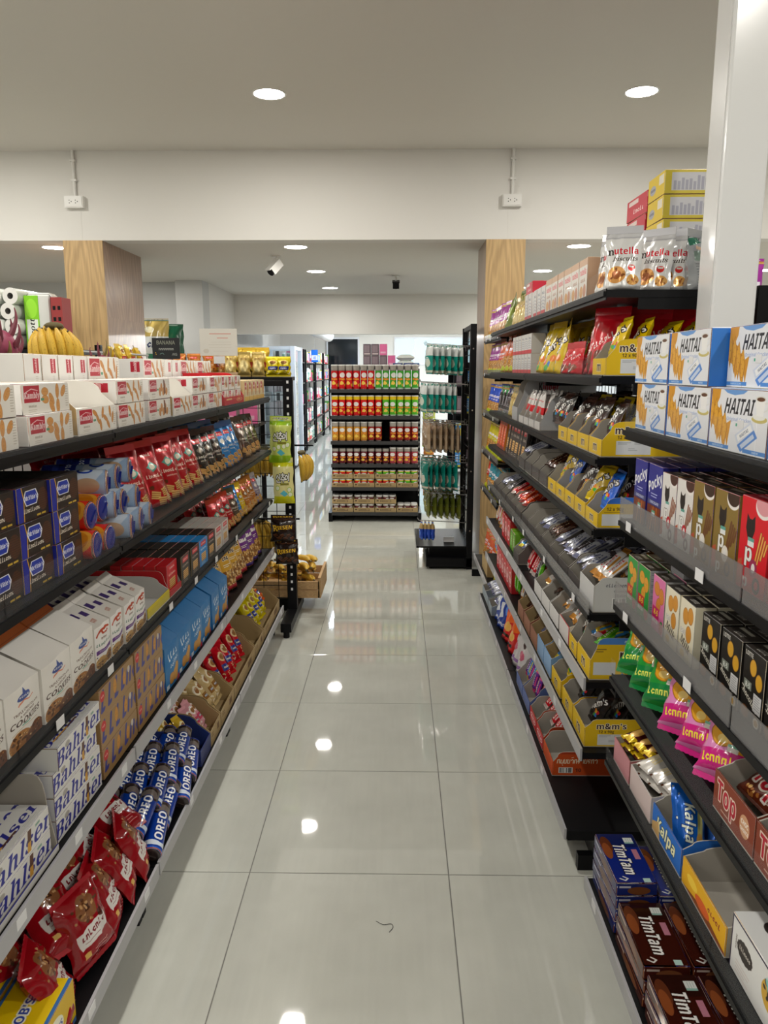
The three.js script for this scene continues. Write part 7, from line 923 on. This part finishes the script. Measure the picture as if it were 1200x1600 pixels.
{ const bh = kind('banana_bunch', 'banana hand hanging behind the wire panel', 'bananas', 'banana hands behind the wire panel', () => bunch(6, 1.8, true)); for (const [x, y, a] of [[-0.80, 0.86, 0.2], [-0.95, 0.86, -0.3], [-0.83, 0.42, 0.3], [-0.75, 0.38, -0.4], [-0.96, 0.40, 0.1]]) bh(x, y, -4.55, a);
  const ln = group('hanging_rail', 'black rail carrying the banana hands behind the wire panel', 'rail', null, [-0.85, 0, -4.55]); part('rail', bx(-0.3, 0.35, 1.045, 1.055, -0.006, 0.006), M.black, ln); part('rail', bx(-0.3, 0.26, 0.6, 0.61, -0.006, 0.006), M.black, ln);
  const crate = group('wooden_crate', 'pale wooden crate of loose bananas on the floor', 'crate', null, [-0.78, 0.0, -4.78]); const wood = std(lin(1, 1, 1), 0.7, 0, { map: oak([186, 150, 104], 55) });
  const base = 0.1; part('plinth', bx(-0.27, 0.1, 0, base - 0.001, -0.15, 0.15), M.black, crate); for (const z of [-0.2, 0.2]) for (let i = 0; i < 2; i++) part('slat', bx(-0.3, 0.3, base + i * 0.055, base + i * 0.055 + 0.05, z - 0.006, z + 0.006), wood, crate); for (const x of [-0.3, 0.3]) part('end_board', bx(x - 0.008, x + 0.008, base, base + 0.13, -0.206, 0.206), wood, crate); part('crate_floor', bx(-0.295, 0.295, base, base + 0.01, -0.19, 0.19), wood, crate);
  const lo = kind('banana', 'single banana heaped in the pale wooden crate', 'banana', 'loose bananas in the wooden crate', () => { const g = new THREE.Group(), q = banG.clone(); q.rotateX(PI / 2); q.translate(0, 0.02, 0); part('banana_body', q, bananaSkin, g); const st = cyl([-0.02, 0.02, 0.083], [-0.035, 0.022, 0.105], 0.005, 6); part('stem', st, bananaStem, g); return g; });
  for (let l = 0; l < 6; l++) for (let i = 0; i < 9; i++) lo(-1.0 + (i % 9) * 0.055 + (l > 3 ? 0.02 : 0) + rr(-0.015, 0.015), 0.112 + l * 0.034, -4.78 + rr(-0.09, 0.09) * (1 - l * 0.1), 0.5 + rr(-0.5, 0.5), { rz: rr(-0.3, 0.3) }); }
// ======================= fruit crate, dragon fruit, tissue, notices =======================
{
  const c = group('fruit_crate', 'dark plastic fruit crate on the far side of the left gondola', 'crate', null, [-1.39, 1.346, -2.95]); part('crate_floor', bx(-0.18, 0.18, 0, 0.14, -0.72, 0.72), M.blackRough, c); for (const x of [-0.18, 0.18]) part('side_board', bx(x - 0.006, x + 0.006, 0.02, 0.165, -0.73, 0.73), M.blackRough, c);
  const wr = group('wire_basket_rail', 'pale wire basket rail in front of the chalk board', 'basket', null, [-1.3, 1.5, -3.75]); const ww = [cyl([-0.4, 0.09, 0], [0.1, 0.06, 0], 0.005, 6), cyl([-0.4, 0.0, 0], [0.1, -0.02, 0], 0.005, 6)]; for (let i = 0; i < 10; i++) { const x = -0.4 + i * 0.055; ww.push(cyl([x, -0.0, 0], [x, 0.09 - (x + 0.4) * 0.06, 0], 0.003, 6)); } part('wire_rail', mergeGeometries(ww), M.trimGrey, wr); part('support', bx(-0.39, -0.37, -0.155, 0.0, -0.005, 0.005), M.black, wr); part('support', bx(0.07, 0.09, -0.155, -0.01, -0.005, 0.005), M.black, wr);
  const skin = std(lin(0.25, 0.028, 0.07), 0.55), scale = std(lin(0.22, 0.16, 0.05), 0.6), scaleR = std(lin(0.2, 0.04, 0.06), 0.6);
  const dragon = kind('dragon_fruit', 'crimson dragon fruit with curling scales beside the white cartons', 'dragon fruit', 'dragon fruits on the fruit crate', () => { const g = new THREE.Group(), b = new THREE.SphereGeometry(0.058, 18, 14); b.scale(1, 1.2, 1); b.translate(0, 0.068, 0); part('flesh_skin', b, skin, g);
    for (let i = 0; i < 16; i++) { const a = i * 2.4, t = i / 15, y = 0.02 + t * 0.115, r = 0.058 * Math.sqrt(Math.max(0.05, 1 - Math.pow((y - 0.068) / 0.07, 2))), L2 = 0.045 + 0.05 * t, pts = []; for (let k = 0; k <= 5; k++) { const s = k / 5; pts.push(new THREE.Vector3(Math.cos(a) * (r + 0.02 * Math.sin(s * 2.2)), y + L2 * s, Math.sin(a) * (r + 0.02 * Math.sin(s * 2.2)))); } const tg = new THREE.TubeGeometry(new THREE.CatmullRomCurve3(pts), 6, 0.011, 5); const p = tg.attributes.position; for (let j = 0; j < p.count; j++) { const s = Math.floor(j / 6) / 6, c = new THREE.CatmullRomCurve3(pts).getPoint(Math.min(1, s)); const k = 1 - s * 0.85; p.setXYZ(j, c.x + (p.getX(j) - c.x) * k, c.y + (p.getY(j) - c.y) * k, c.z + (p.getZ(j) - c.z) * k); } tg.computeVertexNormals(); part('leaf_scale', tg, i % 3 ? scaleR : scale, g); } return g; });
  for (const [x, z, y, s] of [[-1.25, -2.44, 1.487, 0.95], [-1.25, -2.3, 1.487, 0.95], [-1.3, -3.42, 1.46, 0.7]]) dragon(x, y, z, x * 40, { s });
  const goldPk = kind('snack_pack', 'crinkled gold snack pack behind the white cartons', 'snack pack', 'gold snack packs behind the cartons', () => flowThing(0.06, 0.13, 0.035, { f: A.rGold }, { fin: 'foil', seed: 7, wr: 0.004 })); for (let i = 0; i < 5; i++) goldPk(-1.27 - (i % 2) * 0.06, 1.49, -3.44 - i * 0.06 - 0.2, OUT_L + rr(-0.4, 0.4), { rx: -0.35 });
  // tissue shelf of the next aisle
  const sh = group('tissue_shelf', 'black shelving with toilet rolls beyond the left gondola', 'shelving', null, [-2.5, 0, -5.2]); for (const x of [-0.6, 0.42]) part('upright', bx(x - 0.02, x + 0.02, 0, 1.66, -0.24, -0.2), M.black, sh); for (const y of [1.62, 1.2, 0.8, 0.4]) part('shelf', bx(-0.62, 0.44, y - 0.03, y, -0.22, 0.2), M.black, sh);
  const paperW = std(lin(0.72, 0.71, 0.68), 0.9), core = std(lin(0.25, 0.24, 0.23), 0.9);
  const roll = kind('toilet_roll_pack', 'white toilet roll pack with grey core end showing', 'toilet rolls', 'toilet roll packs on the far shelf', () => { const g = new THREE.Group(), r = 0.052; const t = new THREE.CylinderGeometry(r, r, 0.34, 24, 1, true); t.rotateX(PI / 2); t.translate(0, r, -0.02); const C = onPage(A.tissue, A.tissue.p), uv = t.attributes.uv; for (let i = 0; i < uv.count; i++) uv.setXY(i, C.u0 + (C.u1 - C.u0) * ((uv.getX(i) * 1.99) % 1), C.v0 + (C.v1 - C.v0) * uv.getY(i)); t.userData.p = A.tissue.p; pm('wrapped_rolls', t, 'film', g); const e = new THREE.RingGeometry(0.02, r, 24); e.translate(0, r, 0.15); part('roll_end', e, paperW, g); const k = new THREE.CylinderGeometry(0.02, 0.02, 0.1, 16, 1, true); k.rotateX(PI / 2); k.translate(0, r, 0.1); part('core_tube', k, core, g); const d = new THREE.CircleGeometry(0.02, 16); d.translate(0, r, 0.06); part('core_depth', d, core, g); return g; });
  for (let l = 0; l < 4; l++) for (let i = 0; i < (l === 3 ? 4 : 4); i++) roll(-2.80 + i * 0.106 + (l % 2) * 0.02, 1.621 + l * 0.094, -5.18, rr(-0.06, 0.06) - 0.15);
  const scott = kind('tissue_pack', 'tall green tissue pack with white panel beside the toilet rolls', 'tissue pack', null, () => { const g = new THREE.Group(); pm('pack_body', boxGeo(0.17, 0.36, 0.14, { f: '#c9cac6', s: '#c6c8c4' , l: A.scott}, 0.02), 'film', g); const p2 = boxGeo(0.09, 0.33, 0.002, { f: A.scott, s: '#79b83a' }, 0.0004); const m = pm('printed_panel', p2, 'film', g); m.position.set(-0.045, 0.012, 0.071); return g; }); scott(-2.33, 1.621, -5.16, 0.05);
  const crateR = kind('plastic_crate', 'red perforated plastic crate standing on end by the tissue pack', 'crate', null, () => { const g = new THREE.Group(), red = std(lin(0.32, 0.03, 0.03), 0.5); part('crate_body', bx(-0.036, 0.036, 0, 0.33, -0.1, 0.04), red, g); for (let i = 0; i < 4; i++) for (const x of [-0.016, 0.016]) part('hand_hole', bx(x - 0.009, x + 0.009, 0.04 + i * 0.07, 0.065 + i * 0.07, 0.0401, 0.0408), M.blackRough, g); return g; }); crateR(-2.205, 1.621, -5.12);
  // goods behind the left pillar
  const rk = group('storage_rack', 'black rack of pet food bags beyond the left pillar', 'shelving', null, [-2.35, 0, -7.6]); for (const x of [-0.5, 0.22]) for (const z of [-0.2, 0.2]) part('post', bx(x - 0.015, x + 0.015, 0, 1.62, z - 0.015, z + 0.015), M.black, rk); for (const y of [1.5, 1.1, 0.6, 0.15]) part('shelf', bx(-0.5, 0.22, y - 0.03, y, -0.21, 0.21), M.black, rk);
  const dg = (k, lab, W, H, s) => kind('pet_food_bag', lab, 'bag', null, () => pouchThing(W, H, 0.12, { f: A[k] }, { fin: 'gloss', seed: s, wr: 0.008 }));
  dg('dogBag', 'gold and white pet food bag on the rack beyond the pillar', 0.26, 0.46, 3)(-2.32, 1.51, -7.5, 0.1); dg('greenBag', 'dark green pet food bag on the rack beyond the pillar', 0.2, 0.42, 5)(-2.2, 1.51, -7.68, 0.2); dg('navyBag', 'navy pet food bag leaning against the red crate', 0.2, 0.3, 6)(-2.36, 1.11, -7.45, 0.1); dg('navyBag', 'navy pet food bag beside the dark crate', 0.16, 0.26, 8)(-2.16, 1.11, -7.45, -0.1);
  const cr2 = kind('plastic_crate', 'red perforated crate end on the rack beyond the pillar', 'crate', null, () => { const g = new THREE.Group(), red = std(lin(0.32, 0.03, 0.03), 0.5); part('crate_body', bx(-0.04, 0.04, 0, 0.16, -0.15, 0.02), red, g); for (const y of [0.04, 0.1]) for (const x of [-0.016, 0.016]) part('hand_hole', bx(x - 0.008, x + 0.008, y, y + 0.025, 0.0201, 0.0206), M.blackRough, g); return g; }); cr2(-2.17, 1.51, -7.44, 0);
  const yn = group('paper_notice', 'yellow paper strip on the rack beyond the pillar', 'notice', null, [-2.36, 1.5, -7.375]); pm('paper', boxGeo(0.26, 0.09, 0.002, { f: A.yelNote, s: '#c9b53a' }, 0.0003), 'matte', yn); part('clip', bx(-0.02, 0.02, 0.0, 0.015, -0.012, -0.001), M.black, yn);
  const cb = group('chalk_board', 'small black chalk board reading BANANA above the gold packs', 'sign', null, [-1.40, 1.45, -4.72], 0.05); pm('board', (() => { const q = boxGeo(0.165, 0.125, 0.006, { f: A.chalk, s: '#1e1f20' }, 0.001); q.translate(0, 0.105, 0); return q; })(), 'matte', cb); part('stand_wire', cyl([0, -0.1, -0.006], [0, 0.14, -0.006], 0.003, 6), M.steel, cb);
  const nt = group('paper_notice', 'white paper notice on a stand above the beige cartons', 'notice', null, [-0.98, 1.44, -4.28], 0.03); pm('sheet', (() => { const q = boxGeo(0.205, 0.145, 0.002, { f: A.notice, s: '#cfccc4' }, 0.0003); q.translate(0, 0.127, 0); return q; })(), 'matte', nt); part('stem', bx(-0.008, 0.008, 0.0, 0.13, -0.006, -0.002), M.clear, nt); part('clip_block', bx(-0.03, 0.03, 0.085, 0.125, -0.008, -0.0012), M.tag, nt);
  // bags on the end shelf beyond the notice
  const es = group('end_shelf', 'black end shelf of snack bags behind the wire panel', 'shelving', null, [-1.12, 0, -5.15]); part('shelf', bx(-0.4, 0.41, 1.42, 1.445, -0.22, 0.2), M.black, es); part('shelf', bx(-0.4, 0.2, 1.12, 1.14, -0.22, 0.2), M.black, es); for (const x of [-0.38, 0.18]) part('upright', bx(x - 0.015, x + 0.015, 0, 1.5, -0.22, -0.19), M.black, es);
  const sbg = (k, lab, grp, W, H, s) => kind('snack_bag', lab, 'bag', grp, () => flowThing(W, H, 0.06, { f: A[k] }, { fin: 'foil', seed: s, wr: 0.006 }));
  const g1 = sbg('rGold', 'gold crisp bag standing on the end shelf', 'gold crisp bags', 0.1, 0.19, 3), g2 = sbg('goldPack', 'pale gold crisp bag on the end shelf', 'pale gold crisp bags', 0.085, 0.16, 5), g3 = sbg('wOrange', 'dark brown crisp bag on the end shelf', 'brown crisp bags', 0.09, 0.15, 7); for (let i = 0; i < 4; i++) g3(-1.42 + i * 0.1, 1.446, -5.05, rr(-0.2, 0.2), { rx: -0.1 }); for (let i = 0; i < 4; i++) { g1(-1.16 + i * 0.09, 1.446, -5.1, rr(-0.3, 0.3), { rx: -0.1 }); if (i < 3) g2(-1.08 + i * 0.09, 1.446, -5.02, rr(-0.3, 0.3), { rx: -0.1 }); }
  const yb3 = sbg('rYellow', 'yellow snack bag at the corner of the end shelf', 'yellow snack bags of the end shelf', 0.09, 0.13, 4); for (const x of [-0.8, -0.73]) yb3(x, 1.446, -5.0, 0.1, { rx: -0.1 });
  const jars = kind('pink_carton', 'white and pink carton on the lower end shelf', 'carton', 'white and pink cartons of the end shelf', () => cartonThing(0.12, 0.16, 0.1, { f: A.pinkBx, s: '#cfc2c4' })); for (const x of [-0.98, -1.12, -1.26]) jars(x, 1.141, -5.12);
}
// ======================= room behind the opening =======================
{
  const pane = std(lin(0.9, 0.95, 0.96), 0.03, 0, { transmission: 1, thickness: 0 }), alu = std(lin(0.74, 0.77, 0.82), 0.4, 0);
  const c = group('glass_cabinet', 'white framed glass display cabinet in the room behind', 'cabinet', null, [-1.79, 0, -12.0]), w = 0.235, d = 0.42, H = 1.83;
  for (const x of [-w, w]) for (const z of [-d, d]) part('frame_post', bx(x - 0.034, x + 0.034, 0.06, H, z - 0.03, z + 0.03), alu, c); for (const y of [0.06, H - 0.05]) for (const z of [-d, d]) part('frame_rail', bx(-w, w, y, y + 0.05, z - 0.02, z + 0.02), alu, c); for (const y of [0.06, H - 0.05]) for (const x of [-w, w]) part('frame_rail', bx(x - 0.02, x + 0.02, y, y + 0.05, -d, d), alu, c);
  part('glass_pane', bx(-w, w, 0.1, H - 0.04, d - 0.003, d + 0.001), pane, c); part('glass_pane', bx(w - 0.002, w + 0.002, 0.1, H - 0.04, -d, d), pane, c); part('cabinet_base', bx(-w, w, 0, 0.08, -d, d), M.blackRough, c); part('cabinet_back', bx(-w - 0.01, -w, 0.08, H, -d, d), M.greyWall, c); for (const y of [0.45, 0.8, 1.15, 1.47]) part('glass_shelf', bx(-w + 0.01, w - 0.01, y, y + 0.008, -d + 0.02, d - 0.02), M.trimGrey, c);
  const plates = kind('folded_bag_stack', 'stack of folded green bags in the glass cabinet', 'bags', null, () => { const g = new THREE.Group(); const m = std(lin(0.35, 0.48, 0.4), 0.6); for (let i = 0; i < 9; i++) { const b = new THREE.BoxGeometry(0.2, 0.016, 0.3); b.rotateZ(0.05 * Math.sin(i * 2)); b.translate(0, 0.01 + i * 0.023, 0); part('folded_bag', b, m, g); } return g; }); plates(-1.88, 1.482, -11.9);
  const bott = kind('bottle', 'tall green bottle in the glass cabinet', 'bottle', 'green bottles in the glass cabinet', () => { const g = new THREE.Group(); part('bottle_body', new THREE.LatheGeometry([[0, 0], [0.03, 0], [0.032, 0.13], [0.012, 0.19], [0.012, 0.24], [0, 0.24]].map((q) => new THREE.Vector2(...q)), 14), std(lin(0.25, 0.42, 0.3), 0.3), g); part('cap', cyl([0, 0.24, 0], [0, 0.26, 0], 0.013, 10), M.whitePlastic, g); return g; }); for (const x of [-1.72, -1.65]) for (const z of [-11.7, -11.85]) bott(x, 1.48, z);
  const low = kind('boxed_goods', 'small mixed carton on a lower cabinet shelf', 'carton', 'cartons in the glass cabinet', () => cartonThing(0.1, 0.2, 0.1, { f: A.pinkBox, s: '#a89a9c' })); for (const y of [0.459, 0.809, 1.159]) for (const z of [-11.7, -11.95, -12.2]) for (const x of [-1.88, -1.7]) low(x, y, z, PI / 2);
  // racks of household goods along the left
  const arts = ['pinkBx', 'greyBx', 'whiteDuo', 'barBlue', 'bearGreen', 'kinderBar', 'rPink', 'hTeal'];
  const good = arts.map((k, i) => kind('household_pack', ['pink', 'grey', 'white', 'light blue', 'green', 'red and white', 'rose', 'teal'][i] + ' household pack on the racks of the room behind', 'pack', ['pink', 'grey', 'white', 'light blue', 'green', 'red and white', 'rose', 'teal'][i] + ' household packs', () => cartonThing(0.12, 0.2, 0.1, { f: A[k], s: A[k] }, { flap: 0 })));
  for (const [z, lab] of [[-13.35, 'black rack of household packs next to the glass cabinet'], [-15.1, 'black rack of household packs further along the left wall'], [-16.85, 'black rack of household packs third from the glass cabinet'], [-18.6, 'black rack of household packs at the far end of the left wall']]) {
    const r = group('goods_rack', lab, 'shelving', null, [-1.95, 0, z]); for (const x of [-0.25, 0.25]) for (const q of [-0.75, 0.75]) part('post', bx(x - 0.018, x + 0.018, 0, 1.85, q - 0.018, q + 0.018), M.black, r); for (const y of [0.12, 0.5, 0.88, 1.26, 1.62]) part('shelf', bx(-0.25, 0.27, y - 0.02, y, -0.76, 0.76), M.black, r); part('back_panel', bx(-0.27, -0.25, 0.1, 1.85, -0.75, 0.75), M.greyWall, r);
    for (const y of [0.12, 0.5, 0.88, 1.26, 1.62]) for (let i = 0; i < 8; i++) { const h = hash(i, Math.round(y * 10), Math.round(-z)); good[Math.floor(h * 8)](-1.76, y + 0.001, z - 0.65 + i * 0.18, PI / 2 + rr(-0.15, 0.15), { s: [1, 0.8 + 0.5 * h, 1] }); }
  }
  // rack on the right of the can shelving
  const r2 = group('goods_rack', 'black rack of grey packs to the right of the can shelving', 'shelving', null, [1.1, 0, -11.5]); for (const x of [-0.3, 0.3]) for (const q of [-0.6, 0.6]) part('post', bx(x - 0.018, x + 0.018, 0, 1.6, q - 0.018, q + 0.018), M.black, r2); for (const y of [0.12, 0.5, 0.88, 1.26, 1.5]) part('shelf', bx(-0.32, 0.32, y - 0.02, y, -0.6, 0.6), M.black, r2); part('back_panel', bx(-0.3, 0.3, 0.1, 1.6, -0.62, -0.6), M.black, r2);
  for (const y of [0.12, 0.5, 0.88, 1.26]) for (let i = 0; i < 5; i++) good[1 + 2 * ((i + Math.round(y * 5)) % 2)](0.85 + i * 0.13, y + 0.001, -10.98, 0, { s: [1, 1.2, 1] });
  // far wall: dark window, pale blue lit window, poster and price board
  const glassDark = std(lin(0.012, 0.016, 0.02), 0.08), lit = new THREE.MeshStandardMaterial({ color: 0x9fb8c0, emissive: lin(0.50, 0.72, 0.80), emissiveIntensity: 0.26, roughness: 0.6 });
  const win = (name, x0, x1, y0, y1, m, mull) => { const g = new THREE.Group(); g.name = name; g.userData = { kind: 'structure', label: m === lit ? 'pale blue daylit window in the far wall' : 'dark window in the far wall' }; scene.add(g); g.position.set(0, 0, -20); part('window_pane', bx(x0, x1, y0, y1, 0, 0.01), m, g); for (const [a, b, c2, e] of [[x0 - 0.04, x1 + 0.04, y1, y1 + 0.05], [x0 - 0.04, x1 + 0.04, y0 - 0.05, y0], [x0 - 0.04, x0, y0, y1], [x1, x1 + 0.04, y0, y1]]) part('window_frame', bx(a, b, c2, e, 0, 0.04), alu, g); if (mull) part('mullion', bx(mull - 0.02, mull + 0.02, y0, y1, 0, 0.03), alu, g); };
  win('window_1', -1.78, -1.02, 1.2, 2.25, glassDark); win('window_2', -0.05, 1.95, 1.65, 2.25, lit, 0.42);
  // suspended ceiling ducts
  const duct = group('ceiling_duct', 'grey round duct under the ceiling of the room behind', 'duct', null, [-1.5, 2.2, -14]); part('duct_pipe', cyl([0, 0, -3], [0, 0, 2], 0.12, 16), M.trimGrey, duct); for (const z of [-2, 0, 1.5]) part('hanger', bx(-0.01, 0.01, 0.1, 0.22, z, z + 0.02), M.steel, duct);
  const sign = group('price_sign', 'small blue and white hanging price sign above the rack', 'sign', null, [-1.5, 1.62, -14.1]); pm('sign_card', boxGeo(0.12, 0.22, 0.006, { f: A.bluePost, s: '#2a62b5' }, 0.001), 'gloss', sign); part('hanging_cord', cyl([0, 0.22, 0], [0, 0.46, 0], 0.002, 5), M.steel, sign);
  for (const [x, z] of [[0.35, -16.5], [0.85, -16.5]]) { const g = group('globe_light', 'small round ceiling lamp in the room behind', 'ceiling light', 'round lamps of the room behind', [x, 2.42, z]); part('lamp_base', cyl([0, -0.03, 0], [0, 0, 0], 0.13, 20), M.chromeDark, g); const s = new THREE.SphereGeometry(0.11, 18, 10, 0, 2 * PI, PI / 2, PI / 2); s.translate(0, -0.03, 0); part('lamp_globe', s, new THREE.MeshStandardMaterial({ color: 0xffffff, emissive: lin(1, 0.98, 0.93), emissiveIntensity: 5 }), g); const P2 = new THREE.PointLight(lin(1, 0.98, 0.93), 1.5); P2.name = 'globe_glow'; P2.position.y = -0.2; g.add(P2); }
  // shelf on the far right aisle glimpsed past the column
  const fr = group('gondola_bay', 'black shelving of the next aisle past the white column', 'shelving', null, [1.75, 0, -2.6]); part('upright', bx(-0.02, 0.02, 0, 1.68, -1.2, -1.16), M.black, fr); part('upright', bx(-0.02, 0.02, 0, 1.68, 1.16, 1.2), M.black, fr); for (const y of [1.66, 1.3, 0.9, 0.5, 0.12]) part('shelf', bx(-0.42, 0.42, y - 0.03, y, -1.2, 1.2), M.black, fr);
  const bs2 = kind('snack_pouch', 'blue snack pouch on the next aisle shelf past the column', 'pouch', 'blue pouches of the next aisle', () => pouchThing(0.17, 0.26, 0.08, { f: A.blueSack }, { seed: 5 })), bs3 = kind('snack_pouch', 'purple snack pouch on the next aisle shelf past the column', 'pouch', 'purple pouches of the next aisle', () => pouchThing(0.17, 0.28, 0.08, { f: A.nbPurple }, { seed: 6 })); for (let i = 0; i < 10; i++) (i % 3 ? bs2 : bs3)(1.42 + (i % 2) * 0.12, 1.661, -3.3 + i * 0.2, 0.2 + rr(-0.3, 0.3));
}
{ const h = group('stray_hair', 'dark curled hair lying on the floor tile', 'hair', null, [-0.03, 0.0012, -1.86]); const cv = new THREE.CatmullRomCurve3([[-0.025, 0, -0.012], [-0.005, 0.0006, 0.002], [0.018, 0.0006, 0.0], [0.022, 0.0004, 0.012], [0.012, 0, 0.03]].map((q) => new THREE.Vector3(...q))); part('strand', new THREE.TubeGeometry(cv, 24, 0.0007, 5), M.blackRough, h); }
inkSheets();
renderer.render(scene, camera);
